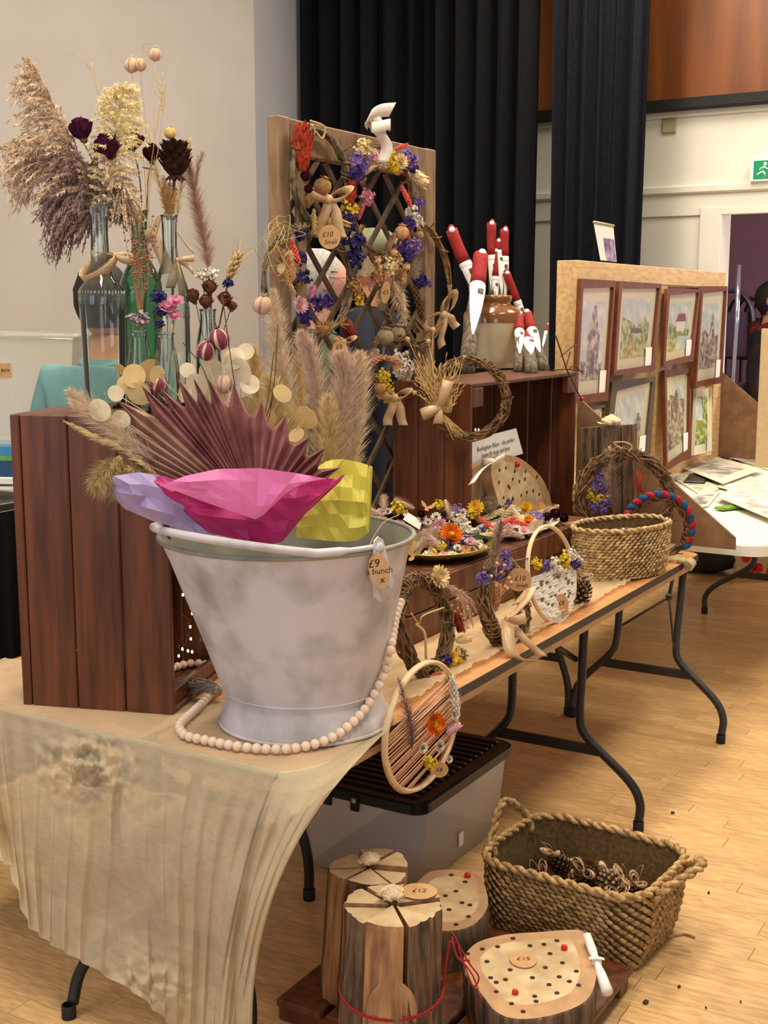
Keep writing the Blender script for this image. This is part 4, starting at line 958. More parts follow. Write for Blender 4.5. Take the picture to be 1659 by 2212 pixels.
def pinecone(r=.03, h=.06, seed=1):
    """template with scales; base at origin, tip up"""
    R_ = random.Random(seed); root = thing('pinecone', (0, 0, 0), 'tmp', 'pinecone'); b = MB(); b.tube([(0, 0, 0), (0, 0, h*.4), (0, 0, h*.95)], [r*.45, r*.55, r*.15], 8); build(b, 'core', K['stem_d'], root, local=True)
    b = MB(); n = 78
    for i in range(n):
        t = i/n; an = i*2.39996; z = h*(.04+.92*t); rr = r*(math.sin(PI*(.22+.70*t))**.8)*(1 if t < .5 else 1); x = V((math.cos(an), math.sin(an), 0)); tilt = .15+.85*t; d = (x+UP*tilt).normalized(); s = d.cross(UP).normalized(); q = s.cross(d); c = UP*z+x*rr*.35; L = rr*.72+r*.12; w_ = r*.30*(1-.35*t)
        vs = [c-s*w_*.4, c+s*w_*.4, c+d*L*.7+s*w_, c+d*L+s*w_*.5+q*r*.05, c+d*L*1.05+q*r*.1, c+d*L-s*w_*.5+q*r*.05, c+d*L*.7-s*w_, c+d*L*.8-q*r*.13]
        b.add(vs, [(0, 1, 2, 6), (6, 2, 3, 5), (0, 6, 7), (1, 7, 2), (0, 7, 1), (6, 5, 7), (2, 7, 3)], False, 0); b.add([vs[3], vs[4], vs[5], vs[7]], [(0, 1, 2), (0, 3, 1), (1, 3, 2)], False, 1)
    build(b, 'scales', [K['pine'], K['pinetip']], root, kind='stuff', local=True); return root
cone_t = pinecone()
_first_cone = [True]
def put_cone(p, d, s, label, ribbon=True, group=None, rsize=.035):
    if _first_cone[0]: o = cone_t; _first_cone[0] = False
    else: o = copy_tree(cone_t)
    l, q, sc = TM(p, d, s).decompose(); o.rotation_mode = 'QUATERNION'; o.location = l; o.rotation_quaternion = q; o.scale = sc; o['label'] = label
    if group: o['group'] = group
    if ribbon:
        b = MB(); top = V((0, 0, .058)); bow(b, top, (1, 0, 0), (0, .5, .9), rsize/s, .016/s, 2, long_=.9); b.tube(bez([top, top+V((.012, 0, .03)), top+V((0, .01, .05)), top+V((-.012, 0, .03)), top], 5), .0008/s, 4)
        k = build(b, 'ribbon', m_rib, None, local=True); k.parent = o; k.location = (0, 0, 0)
    return o
# flower items by short recipe; each is one part of its wreath or a thing of its own
def item(kind, p, r, d=None, parent=None, label=None, cat='flower', group=None, dirv=None):
    """kind -> part; p world point, r half size, d facing, dirv long axis"""
    d = V(d) if d is not None else -CF+UP*.25; dirv = V(dirv) if dirv is not None else UP; p = V(p); b = MB(); dv = dirv.normalized(); nm = 'flower'; ms = [K['cream']]
    if kind.startswith('st_'): f_statice(b, p, d, r*1.15, 62, fl=.2); nm = 'statice_sprig'; ms = [K[kind[3:]]]
    elif kind.startswith('ear_'): f_ear(b, p-dv*r, p+dv*r, r*.26); nm = 'dyed_grass_ear'; ms = [K[kind[4:]]]
    elif kind.startswith('wheat_'): f_ear(b, p-dv*r, p+dv*r, r*.22, awn=r*.9); nm = 'wheat_ear'; ms = [K[kind[6:]]]
    elif kind.startswith('sf_'): o, c = kind[3:].split('/'); f_straw(b, p, d, r); nm = 'strawflower'; ms = [K[o], K[c]]
    elif kind.startswith('bud_'): f_cone(b, p-dv*r, p+dv*r, r*.55, n=26); nm = 'flower_bud'; ms = [K[kind[4:]]]
    elif kind.startswith('cone_'): f_cone(b, p-dv*r, p+dv*r, r*.42); nm = 'protea_head'; ms = [K[kind[5:]]]
    elif kind.startswith('fl_'): f_fluff(b, p-dv*r, p+dv*r, r*.55, 320, wd=.0016); nm = 'bunny_tail'; ms = [K[kind[3:]]]
    elif kind.startswith('th_'): f_thistle(b, p, r); nm = 'thistle_head'; ms = [K[kind[3:]]]
    elif kind.startswith('rose_'): f_rose(b, p-dv*r*.7, dv, r*.9); nm = 'dried_rose'; ms = [K['rose' if kind[5:] == 'a' else 'rose2'], K['green']]
    elif kind.startswith('pop_'):
        b.ball(p, (r, r, r*.95), 14, 8); f_straw(b, p+dv*r*.9, dv, r*.7, 0, 0, 1, 9); b.tube([p-dv*r, p-dv*r*2.2], r*.14, 5); nm = 'poppy_head'; ms = [K[kind[4:]]]
    elif kind.startswith('disc_'): b.disc(p, r, r*.86, frame(d.orthogonal(), d.cross(d.orthogonal())), .001, 20); nm = 'honesty_disc'; ms = [K[kind[5:]]]
    elif kind.startswith('ber_'):
        for i in range(14): q = p+V((U(-1, 1), U(-1, 1), U(-1, 1)))*r*.8+dv*r*U(0, 1); b.ball(q, r*.13, 6, 5); b.tube([p-dv*r*1.1, q], r*.025, 3)
        nm = 'berry_spray'; ms = [K[kind[4:]]]
    elif kind.startswith('pl_'): plume(b, [p-dv*r, p, p+dv*r], r*.32, 260, wd=.0016); nm = 'grass_plume'; ms = [K[kind[3:]]]
    elif kind.startswith('leaf_'):
        for i in range(6): q = rv(); petal(b, p, (dv+q*.7).normalized(), q.cross(dv).normalized(), r*1.3, r*.5, .2, d, 0)
        nm = 'dry_leaves'; ms = [K[kind[5:]]]
    if parent is not None: return build(b, nm, ms, parent)
    return build(b, nm, ms, None, label=label, cat=cat, group=group)
# ================================================================== trellis panel
m_tre = mat('weathered_trellis_wood', '8c7257', .8, .16, 10, .15, stretch=(3, 3, .8), col2='7c6046', rnd=.1); m_lat = mat('dark_lattice_slat', '5e4a37', .85, .2, 20, .15, rnd=.2)
YT = 2.50; xa, xb = 3.475, 4.565; zt = 2.375
tre = thing('trellis_panel', ((xa+xb)/2, YT, T), 'tall weathered wooden lattice trellis hung with dried flower wreaths', 'trellis')
for X, w_ in ((xa+.035, .07), (xb-.04, .08)): b = MB(); b.box((X, YT, (T+zt)/2), (w_, .045, zt-T), bev=.004); build(b, 'post', m_tre, tre)
for Z in (zt-.06, T+.06): b = MB(); b.box(((xa+xb)/2, YT-.002, Z), (xb-xa-.15, .042, .115), bev=.004); build(b, 'rail', m_tre, tre)
b = MB(); b.box((xa+.115, YT-.03, (T+zt-.12)/2), (.05, .016, zt-.12-T), bev=.003); build(b, 'batten', m_tre, tre)
def clip_line(c, sl):
    """diagonal z = c + sl*(x-xa) inside the frame"""
    P = []
    for X in (xa+.07, xb-.08):
        Z = c+sl*(X-xa)
        if T+.12 <= Z <= zt-.12: P.append((X, Z))
    for Z in (T+.12, zt-.12):
        X = xa+(Z-c)/sl
        if xa+.07 < X < xb-.08: P.append((X, Z))
    return P[:2] if len(P) >= 2 else None
for k, sl in enumerate((1., -1.)):
    c = T-1.6 if sl > 0 else T-.2
    while c < zt+1.7:
        q = clip_line(c, sl)
        if q and (V(q[0])-V(q[1])).length > .12:
            p0 = V((q[0][0], YT+(.006 if k else -.006), q[0][1])); p1 = V((q[1][0], p0.y, q[1][1])); d = (p1-p0); M_ = Matrix((d.normalized(), V((0, 1, 0)), d.normalized().cross(V((0, 1, 0))))).transposed()
            b = MB(); b.box((p0+p1)/2, (d.length, .011, .022), M_, .002); build(b, 'slat', m_lat, tre)
        c += .205
# ------------------------------------------------------------------ wreaths
YH = YT-.055
AX, AZ = V((1, 0, 0)), V((0, 0, 1)); NRM = V((0, -1, 0))
def wreath(label, c, rx, ry, th, items, a=AX, b_=AZ, ns=9, rr=.0035, seed=1, nrm=NRM, ring=m_vine, wraps=6, plane=None, start=0., span=2*PI, name='wreath', lift=.02, base=None):
    """items: (kind, px, py, half size px, long-axis in image dx, dy)"""
    c = V(c); t = thing(name, base if base is not None else c-V((0, 0, ry)), label, 'wreath')
    if ns:
        b = MB(); vine_ring(b, c, a, b_, rx, ry, th, ns, rr, wraps, seed, start, span); build(b, 'vine_ring', ring, t)
    n_ = V(nrm).normalized()
    for it in items:
        k, x, y, s = it[:4]; dx, dy = it[4:6] if len(it) > 5 else (0, -1)
        p = plane(x, y)+n_*lift; item(k, p, px(p, s), n_*.8-CF*.5+UP*.15, t, dirv=CR*dx-UP*dy+n_*.15)
    return t
def part(t, fn, name, m):
    b = MB(); fn(b); return build(b, name, m, t)
PLT = lambda x, y: W(x, y, Y=YH)
c = PLT(692, 385)
w1 = wreath('oval grey willow wreath with orange protea head and 10 pound small tag on the trellis', c, .17, px(c, 95), .016, [
    ('cone_rust', 643, 318, 52, -.12, -1), ('rose_b', 650, 380, 17), ('rose_b', 656, 408, 14, .3, -1), ('pop_tan', 686, 404, 20, .2, -1), ('leaf_straw', 720, 470, 26, .5, .8), ('fl_straw', 700, 480, 22, .4, 1), ('wheat_straw', 668, 480, 26, -.1, 1), ('leaf_tan', 655, 450, 20)], ns=6, rr=.006, seed=4, ring=m_vine2, plane=PLT, base=V((4.02, YH, T+.9)))
c = PLT(684, 432)+NRM*.05
part(w1, lambda b: bow(b, c, CR, UP, px(c, 50), px(c, 26), 2, NRM), 'satin_bow', m_rib)
p = PLT(680, 513)+NRM*.06; tag(p, CR+UP*.05, UP, px(p, 24), px(p, 26), (('£10', -.15, .2, .6), ('Small', .05, -.42, .5)), parent=w1, string=[p+UP*px(p, 25), p+UP*px(p, 50)+CR*.01])
part(w1, lambda b: b.tube(bez([PLT(660, 262)+NRM*.02, PLT(690, 275)+NRM*.02, PLT(684, 300)+NRM*.02, PLT(672, 268)], 6), .004, 6), 'jute_tie', m_str)
c = PLT(825, 432)
w2 = wreath('round wreath of purple, yellow and coral dried flowers with a white ribbon on the trellis', c, .215, px(c, 112), .01, [
    ('st_cream', 776, 322, 20), ('ear_coral', 785, 312, 12, .3, -1), ('st_violet', 768, 352, 22, .2, -1), ('st_purple', 757, 376, 20), ('wheat_cream', 785, 370, 20, .7, -.6), ('st_pink2', 798, 338, 14), ('cone_rust', 747, 420, 30, .0, -1), ('leaf_tan', 772, 400, 16), ('st_pink', 783, 425, 17), ('ear_coral', 770, 460, 16, .3, -1), ('st_yellow', 745, 452, 18), ('st_purple', 742, 472, 20), ('leaf_straw', 752, 500, 22, 0, 1), ('st_navy', 752, 525, 26), ('st_navy', 758, 555, 22), ('leaf_tan', 768, 505, 16),
    ('st_white', 816, 350, 12), ('st_yellow', 832, 345, 17), ('st_yellow', 842, 362, 13), ('ear_coral', 856, 318, 17, .9, -.4), ('st_pink', 826, 336, 9), ('sf_cream/tan', 855, 350, 17), ('st_violet', 872, 345, 20), ('st_purple', 880, 362, 13), ('rose_b', 860, 385, 12), ('bud_cream', 892, 385, 30, .85, .6), ('leaf_peach', 848, 380, 12), ('ear_coral', 868, 425, 24, .35, 1), ('fl_grey', 886, 410, 18, 0, 1), ('st_violet', 894, 440, 16), ('st_white', 880, 458, 14), ('st_white', 890, 478, 16), ('st_purple', 873, 484, 15), ('pop_peach', 858, 503, 16), ('ear_coral', 873, 506, 14, 0, 1), ('pop_tan', 895, 508, 11), ('st_lilac', 885, 532, 19), ('st_purple', 863, 545, 20), ('st_violet', 878, 548, 14)], ns=5, rr=.003, seed=6, plane=PLT, base=V((3.98, YH, T+.7)))
c = PLT(790, 266)+NRM*.02
def white_bow(b):
    b.strip(bez([c, PLT(770, 255)+NRM*.05, PLT(785, 243)+NRM*.06, PLT(812, 240)+NRM*.07], 6), px(c, 34), CU+CR*.5); b.strip(bez([c, PLT(775, 278)+NRM*.06, PLT(800, 272)+NRM*.08, PLT(815, 275)+NRM*.05], 6), px(c, 24), CU)
    b.strip(bez([c, PLT(795, 290)+NRM*.05, PLT(805, 320)+NRM*.06, PLT(800, 352)+NRM*.05], 6), px(c, 26), CR); b.ball(c+NRM*.03, px(c, 12), 8, 6)
part(w2, white_bow, 'white_bow', m_ribw)
part(w2, lambda b: b.tube(bez([PLT(795, 280)+NRM*.02, PLT(820, 268)+NRM*.03, PLT(818, 292)+NRM*.03, PLT(850, 350)+NRM*.03], 6), .0025, 5), 'twine', m_str)
c = PLT(668, 610)
w3 = wreath('twig wreath with wheat, pink strawflower, thistle head and red pod low on the trellis', c, .26, px(c, 118), .012, [
    ('fl_peach', 618, 575, 34, -.1, 1), ('ear_coral', 627, 545, 28, .25, 1), ('st_navy', 640, 508, 13), ('st_navy', 640, 560, 15), ('st_navy', 645, 600, 17), ('wheat_straw', 614, 612, 26, .4, 1), ('leaf_straw', 600, 560, 18), ('disc_cream', 596, 580, 11), ('sf_pink2/tan', 636, 659, 19), ('bud_pink', 664, 630, 16, .2, -1), ('st_purple', 675, 655, 17), ('st_purple', 698, 650, 15), ('st_purple', 650, 682, 19), ('st_cream', 681, 672, 9), ('leaf_tan', 640, 625, 16), ('th_tan', 688, 708, 22), ('cone_red', 742, 708, 34, .35, 1), ('leaf_tan', 720, 700, 18, 1, -.2)], ns=5, rr=.005, seed=9, plane=PLT, ring=m_vine2, base=V((3.7, YH, T+.5)))
c = PLT(717, 738)+NRM*.05; part(w3, lambda b: bow(b, c, CR, UP*.8+CR*.3, px(c, 24), px(c, 17), 1, NRM), 'satin_bow', m_rib)
p = PLT(709, 755)+NRM*.05; tag(p, CR+UP*.1, UP, px(p, 17), px(p, 20), (('£5', -.1, .3, .7), ('Large', 0, -.4, .5)), parent=w3)
part(w3, lambda b: [b.tube(bez([PLT(600+U(-8, 30), 480+U(-15, 20)), PLT(560+U(-15, 40), 500+U(-30, 30))+NRM*U(.02, .12), PLT(545+U(-20, 60), 560+U(-40, 40))+NRM*U(.02, .12), PLT(600+U(-10, 40), 590+U(-40, 20))], 6), .0009, 4) for _ in range(14)], 'curly_raffia', K['straw'])
c = PLT(900, 612)
w4 = wreath('large thin vine wreath with beige grass tufts, dried lavender and satin bow on the trellis', c, .27, px(c, 128), .014, [
    ('disc_grey', 778, 578, 22), ('st_tan', 800, 585, 20), ('st_cream', 828, 575, 20), ('pop_straw', 868, 577, 9), ('pop_peach', 840, 547, 9), ('st_straw', 845, 562, 16), ('st_peach', 812, 600, 16), ('sf_tan/brown', 852, 598, 18), ('fl_reed', 848, 630, 44, .1, 1), ('fl_grey', 815, 640, 34, -.2, 1), ('fl_reed', 862, 670, 36, -.1, 1), ('fl_grey', 884, 575, 30, 0, 1), ('st_navy', 900, 605, 17), ('st_violet', 918, 612, 9), ('ear_brown', 895, 655, 36, .1, 1), ('leaf_brown', 885, 690, 26, 0, 1), ('st_tan', 757, 618, 15), ('st_tan', 767, 635, 12), ('st_yellow2', 764, 648, 11), ('ber_pink', 790, 618, 12)], ns=7, rr=.005, seed=12, plane=PLT, base=V((4.2, YH, T+.5)))
c = PLT(930, 680)+NRM*.06; part(w4, lambda b: bow(b, c, CR*.6+UP*.8, UP-CR*.2, px(c, 52), px(c, 22), 2, NRM, long_=.7), 'satin_bow', m_rib)
p = PLT(798, 632)+NRM*.07; tag(p, CR*.9-UP*.1, UP, px(p, 10), px(p, 24), (('£5', 0, 0, .55),), parent=w4)
c = PLT(850, 780)
w5 = wreath('brown wreath of poppy heads, white statice and pink grass low at the trellis edge', c, .17, px(c, 70), .014, [
    ('pop_grey', 822, 728, 19), ('pop_grey', 848, 722, 19), ('leaf_brown', 846, 745, 22, 0, -1), ('ear_peach', 792, 782, 30, 1, -.5), ('ear_peach', 832, 775, 26, 1, .3), ('leaf_peach', 835, 785, 18, 1, .5), ('st_white', 848, 770, 15), ('st_white', 866, 790, 18), ('st_white', 852, 805, 14), ('disc_grey', 868, 810, 17), ('st_yellow', 818, 812, 16), ('st_yellow', 826, 835, 15), ('st_yellow', 830, 862, 11), ('pop_tan', 812, 838, 13), ('ear_brown', 888, 830, 30, .2, 1), ('fl_pampas', 795, 768, 20, .5, -.6)], ns=7, rr=.004, seed=15, plane=PLT, base=V((4.1, YH, T+.2)))
c = PLT(828, 858)+NRM*.05; part(w5, lambda b: bow(b, c, CR, UP, px(c, 34), px(c, 24), 2, NRM, long_=1.3), 'satin_bow', m_rib)

# hanging straw wreath in front of the right crate
PF = lambda x, y: W(x, y, D=depth(V((4.12, 2.04, 1.3)))); c = PF(1012, 862)
w6 = thing('wreath', c-UP*px(c, 95), 'round vine wreath with oat bunch and satin bow hung on the right crate corner', 'wreath')
part(w6, lambda b: vine_ring(b, c, CR, UP, px(c, 82), px(c, 82), .018, 22, .0032, 7, 5), 'vine_ring', m_vine)
def oats(b):
    for k in range(70):
        e = PF(U(890, 1000), U(770, 850)); m_ = PF(U(935, 975), U(860, 890)); s0 = PF(U(944, 954), 892)-CF*.03; B = bez([s0, m_-CF*.04, e-CF*U(.02, .06)], 4); b.tube(B, .0011, 3, cap=False)
        for q in B[3:]: b.blade(q, ((B[-1]-B[0]).normalized()+rv()*.5), .022, .005)
    for k in range(10): b.tube([PF(U(944, 954), 892)-CF*.03, PF(U(975, 1010), U(930, 960))-CF*.035], .0018, 4)
part(w6, oats, 'oat_bunch', K['straw'])
def thin(b):
    for x0, y0, x1, y1 in ((952, 880, 880, 735), (945, 880, 878, 765), (950, 870, 925, 740), (940, 860, 935, 715), (955, 860, 985, 790), (950, 890, 895, 850), (960, 880, 1000, 775)): b.tube(bez([PF(x0, y0)-CF*.03, PF((x0+x1)/2+U(-8, 8), (y0+y1)/2)-CF*.05, PF(x1, y1)-CF*.03], 5), .0014, 4); b.ball(PF(x1, y1)-CF*.03, px(c, 5.5), 7, 5)
part(w6, thin, 'seed_stems', K['straw'])
q = PF(948, 885)-CF*.06; part(w6, lambda b: (ribbon_loop(b, q, UP+CR*.3, CR-UP*.2, px(q, 62), px(q, 24), .02), ribbon_loop(b, q, -CR-UP*.35, UP-CR*.3+CF*.4, px(q, 42), px(q, 24), .02), ribbon_loop(b, q, -UP-CR*.1, CR, px(q, 34), px(q, 22), .015), b.ball(q, px(q, 7), 8, 6)), 'satin_bow', m_rib)

# wreaths standing along the table front
def PY_(Yb, k=.22):
    def f(x, y):
        Y = Yb
        for _ in range(6): p = W(x, y, Y=Y); Y = Yb+k*(p.z-T)
        return W(x, y, Y=Y)
    return f
P1 = PY_(W(915, 1462, Z=T+.012).y); c = P1(915, 1350); r1 = px(c, 100)
w7 = wreath('vine wreath with cream strawflower, pampas, red pod and yellow daisies beside the bucket', c, r1*1.0, r1, .022, [
    ('sf_cream/straw', 933, 1246, 25), ('bud_cream', 928, 1236, 16, 0, -1), ('cone_red', 977, 1345, 22, .1, 1), ('ber_peach', 985, 1340, 26, -.3, -1), ('bud_cream', 990, 1380, 20, .8, -.2), ('leaf_straw', 975, 1395, 18, 0, 1), ('sf_yellow2/tan', 962, 1421, 15), ('sf_yellow2/tan', 975, 1437, 16), ('sf_yellow2/tan', 957, 1438, 13), ('st_purple', 950, 1428, 13), ('ear_coral', 922, 1460, 19, .9, -.45), ('st_grey', 985, 1415, 12)], ns=24, rr=.0032, seed=21, plane=P1, nrm=(.1, -1, .1), base=V((c.x, P1(915, 1462).y, T+.01)), b_=(V((0, .22, 1))).normalized())
for k, (x1_, y1_) in enumerate(((1003, 1352), (1012, 1322), (990, 1345), (1000, 1330))): part(w7, lambda b: plume(b, [P1(935, 1255)-V((0, .03, 0)), P1((935+x1_)/2+6, (1255+y1_)/2-8)-V((0, .04, 0)), P1(x1_, y1_)-V((0, .03, 0))], px(c, 11), 160, wd=.0014, lean=2.6), 'pampas_spike', K['pampas_p'])
part(w7, lambda b: (b.tube(bez([P1(868, 1322)-V((0, .03, 0)), P1(885, 1345)-V((0, .03, 0)), P1(880, 1325)-V((0, .05, 0)), P1(925, 1308)-V((0, .05, 0))], 6), .0025, 5), b.tube(bez([P1(878, 1345)-V((0, .03, 0)), P1(890, 1365)-V((0, .04, 0)), P1(900, 1420)-V((0, .03, 0))], 6), .004, 6)), 'jute_tie', m_str)
P2 = PY_(W(1092, 1385, Z=T+.012).y); c = P2(1090, 1302); r2 = px(c, 88)
w8 = wreath('vine wreath with lavender statice, pink berries, long satin ribbon and 10 pound tag', c, r2*1.02, r2, .024, [
    ('pl_reed_d', 1058, 1185, 60, .05, -1), ('pl_grey', 1050, 1215, 48, -.05, -1), ('st_violet', 1030, 1250, 15), ('st_violet', 1060, 1237, 16), ('st_lilac', 1078, 1220, 16), ('st_violet', 1078, 1200, 13), ('ber_peach', 1058, 1270, 36, 0, -1), ('ear_peach', 1062, 1290, 30, 0, -1), ('st_grey', 1040, 1260, 12)], ns=26, rr=.0032, seed=23, plane=P2, nrm=(.1, -1, .1), base=V((c.x, P2(1092, 1385).y, T+.01)), b_=(V((0, .22, 1))).normalized())
q = P2(1062, 1332)-V((0, .055, 0))
part(w8, lambda b: (b.strip(bez([q, P2(1078, 1290)-V((0, .09, 0)), P2(1090, 1262)-V((0, .09, 0)), P2(1078, 1300)-V((0, .06, 0))], 6), px(q, 24), CR+UP*.3), ribbon_loop(b, q, CR+UP*.15, UP-CR*.2, px(q, 38), px(q, 26), .03), b.strip(bez([q, P2(1052, 1370)-V((0, .07, 0)), P2(1052, 1410)-V((0, .09, 0)), P2(1085, 1418)-V((0, .11, 0))], 8), px(q, 28), CR), b.strip(bez([q, P2(1072, 1370)-V((0, .09, 0)), P2(1088, 1405)-V((0, .13, 0))], 8), px(q, 22), CR), b.ball(q, px(q, 9), 8, 6)), 'satin_ribbon', m_rib)
p = P2(1103, 1250)-V((0, .03, 0)); tag(p, CR, UP, px(p, 27), px(p, 26), (('£10', .05, .12, .62), ('Small', .2, -.5, .45)), parent=w8, string=[p+UP*px(p, 25), p+UP*px(p, 48)+V((0, .03, 0))])
part(w8, lambda b: b.tube([P2(1090, 1212)-V((0, .02, 0)), P2(1143, 1200)-V((0, .03, 0))], .003, 5), 'twig', m_vine2)

# white string-wound hoop
m_bam = mat('bamboo_hoop', 'e3c79b', .5, .08, 30); m_wstr = mat('white_cotton_cord', 'ece6d8', .85, .06, 90); m_pstr = mat('peach_cotton_cord', 'd9a680', .8, .1, 90)
P3 = PY_(W(1192, 1342, Z=T+.012).y); c = P3(1192, 1240); rx3 = (P3(1242, 1240)-P3(1142, 1240)).length/2; rz3 = px(c, 104)
A3 = V((0, .22, 1)).normalized(); hw = thing('woven_hoop', V((c.x, P3(1192, 1342).y, T+.02)), 'hoop wound with white cord, statice along the top and 8 pound tag', 'wall hanging')
ell = lambda t, f=1.: c+AX*rx3*f*math.cos(t)+A3*rz3*f*math.sin(t)
part(hw, lambda b: b.tube([ell(2*PI*k/60) for k in range(60)], .0055, 8, closed=True, flat=1.6), 'bamboo_ring', m_bam)
def cords(b):
    for k in range(30):
        z = lerp(-.985, .10, k/29.); x = math.sqrt(max(0, 1-z*z)); pts = [c+AX*rx3*lerp(-x, x, i/10.)+A3*rz3*z+NRM*(.006+.004*math.sin(i*PI*.7+(k//3)*PI)) for i in range(11)]; b.tube(pts, rz3*.0195, 6)
part(hw, cords, 'cord_weave', m_wstr)
part(hw, lambda b: [b.box(c+AX*rx3*U(-.75, .75)+A3*rz3*U(-.75, .02)+NRM*.0105, (.016, .002, .007)) for _ in range(26)], 'weave_gaps', mat('weave_shadow_cord', '6d6a50', .9))['kind'] = 'stuff'  # dark slips over the cords, painting in the shade between them
for k, x, y, s in (('st_yellow', 1147, 1217, 13), ('st_violet', 1167, 1222, 12), ('st_white', 1187, 1215, 13), ('st_white', 1200, 1232, 12), ('st_yellow', 1208, 1205, 15), ('st_yellow', 1212, 1225, 10), ('st_purple', 1230, 1217, 13), ('st_white', 1222, 1198, 13), ('st_white', 1236, 1208, 11)):
    p = P3(x, y)+NRM*.02; item(k, p, px(p, s), NRM-CF*.5, hw)
p = P3(1203, 1306)+NRM*.018; tag(p, CR*.98+UP*.08, UP, px(p, 14), px(p, 26), (('£8', -.05, .2, .5),), parent=hw)
part(hw, lambda b: b.tube([P3(1180, 1325)+NRM*.022, P3(1225, 1308)+NRM*.022], .0018, 5), 'tag_cord', m_wstr)
# peach hoop hanging off the table edge
YE = 1.482; P4 = PY_(YE, 0); c4 = P4(911, 1568); rx4 = (P4(984, 1568)-P4(838, 1568)).length/2; rz4 = px(c4, 137)
ho = thing('woven_hoop', c4-UP*rz4, 'oval hoop wound with peach cord, orange strawflower and grass, hanging off the table edge', 'wall hanging')
el4 = lambda t, f=1.: c4+AX*rx4*f*math.cos(t)+AZ*rz4*f*math.sin(t)
part(ho, lambda b: b.tube([el4(2*PI*k/72) for k in range(72)], .006, 8, closed=True, flat=1.7), 'bamboo_ring', m_bam)
part(ho, lambda b: b.tube([el4(lerp(PI*1.08, PI*1.98, k/200.))+V((0, math.sin(k*2.1)*.009, 0))+(el4(lerp(PI*1.08, PI*1.98, k/200.))-c4).normalized()*.008*math.cos(k*2.1) for k in range(201)], .003, 5), 'cord_wrap', m_pstr)
def cords4(b):
    for k in range(34):
        z0 = lerp(-.93, .12, k/33.); z1 = min(.9, z0+.42+U(-.05, .05)); x0 = -math.sqrt(max(0, 1-z0*z0)); x1_ = math.sqrt(max(0, 1-z1*z1)); o = U(-.004, .006); b.tube([c4+AX*rx4*x0+AZ*rz4*z0+NRM*o, c4+AX*rx4*x1_+AZ*rz4*z1+NRM*o], .0022, 5)
part(ho, cords4, 'cord_strands', m_pstr)
for k, x, y, s, dx, dy in (('sf_orange/yellow2', 921, 1560, 27, 0, -1), ('sf_white/brown', 897, 1612, 13, 0, -1), ('sf_white/brown', 934, 1608, 13, 0, -1), ('sf_white/brown', 967, 1540, 13, 0, -1), ('st_yellow', 915, 1643, 15, 0, -1), ('bud_pink2', 966, 1570, 20, .6, -.5), ('wheat_white', 967, 1500, 44, -.15, -1), ('sf_white/brown', 955, 1637, 9, 0, -1)):
    p = P4(x, y)+NRM*.02; item(k, p, px(p, s), NRM-CF*.5, ho, dirv=CR*dx-UP*dy)
part(ho, lambda b: plume(b, [P4(875, 1615)+NRM*.02, P4(868, 1560)+NRM*.025, P4(846, 1465)+NRM*.02], px(c4, 17), 420, wd=.0013, lean=1.3), 'pampas_spike', K['reed_d'])
p = P4(937, 1660)+NRM*.016; tag(p, CR, UP+CR*.3, px(p, 20), px(p, 18), (('£8', 0, 0, .7),), parent=ho)

# wreaths behind the oval basket
P5 = lambda x, y: W(x, y, X=5.0); c = P5(1348, 1078); r5 = px(c, 98)
w9 = wreath('large vine wreath with lilac statice and grass leaning on the bark board', c, r5, r5, .03, [
    ('pl_reed', 1310, 1030, 66, .0, -1), ('pl_reed_d', 1322, 1060, 52, -.1, -1), ('st_lilac', 1290, 1025, 15), ('st_lilac', 1285, 1045, 16), ('st_violet', 1300, 1052, 14), ('st_yellow', 1280, 1065, 16), ('st_yellow', 1294, 1075, 14), ('st_violet', 1296, 1088, 18), ('st_lilac', 1280, 1092, 12)], a=CR, b_=UP, ns=26, rr=.0035, seed=31, nrm=-FH, plane=lambda x, y: P5(x, y)-FH*.02, base=V((c.x, c.y, T+.01)), wraps=9)
part(w9, lambda b: b.tube(bez([P5(1340, 968)-FH*.03, P5(1322, 955)-FH*.04, P5(1345, 953)-FH*.04, P5(1362, 962)-FH*.03, P5(1355, 975)-FH*.03], 6), .0035, 5), 'jute_tie', m_str)
P6 = lambda x, y: W(x, y, X=4.94); c = P6(1420, 1140); r6 = px(c, 70)
w10 = thing('wreath', c-UP*(r6+.01), 'vine wreath wound with alternating red and blue wool behind the oval basket', 'wreath')
part(w10, lambda b: vine_ring(b, c, CR, UP, r6*.93, r6*.93, .016, 14, .003, 14, 33), 'vine_ring', m_vine)
m_wr = mat('red_wool_roving', 'a3232a', .95, .2, 90); m_wb = mat('blue_wool_roving', '1f4d7a', .95, .2, 90)
for k in range(20):
    t = -.55+k*.215; b = MB(); p = c+(CR*math.cos(t)+UP*math.sin(t))*r6*1.06-FH*.012; d = -CR*math.sin(t)+UP*math.cos(t); q = d*.8+(CR*math.cos(t)+UP*math.sin(t))*.35; _, a_, e_ = basis(q); b.ball(p, (r6*.105, r6*.105, r6*.17), 10, 8, Matrix((a_, e_, V(q).normalized())).transposed(), None, .1); build(b, 'wool_twist', m_wr if k % 2 else m_wb, w10)

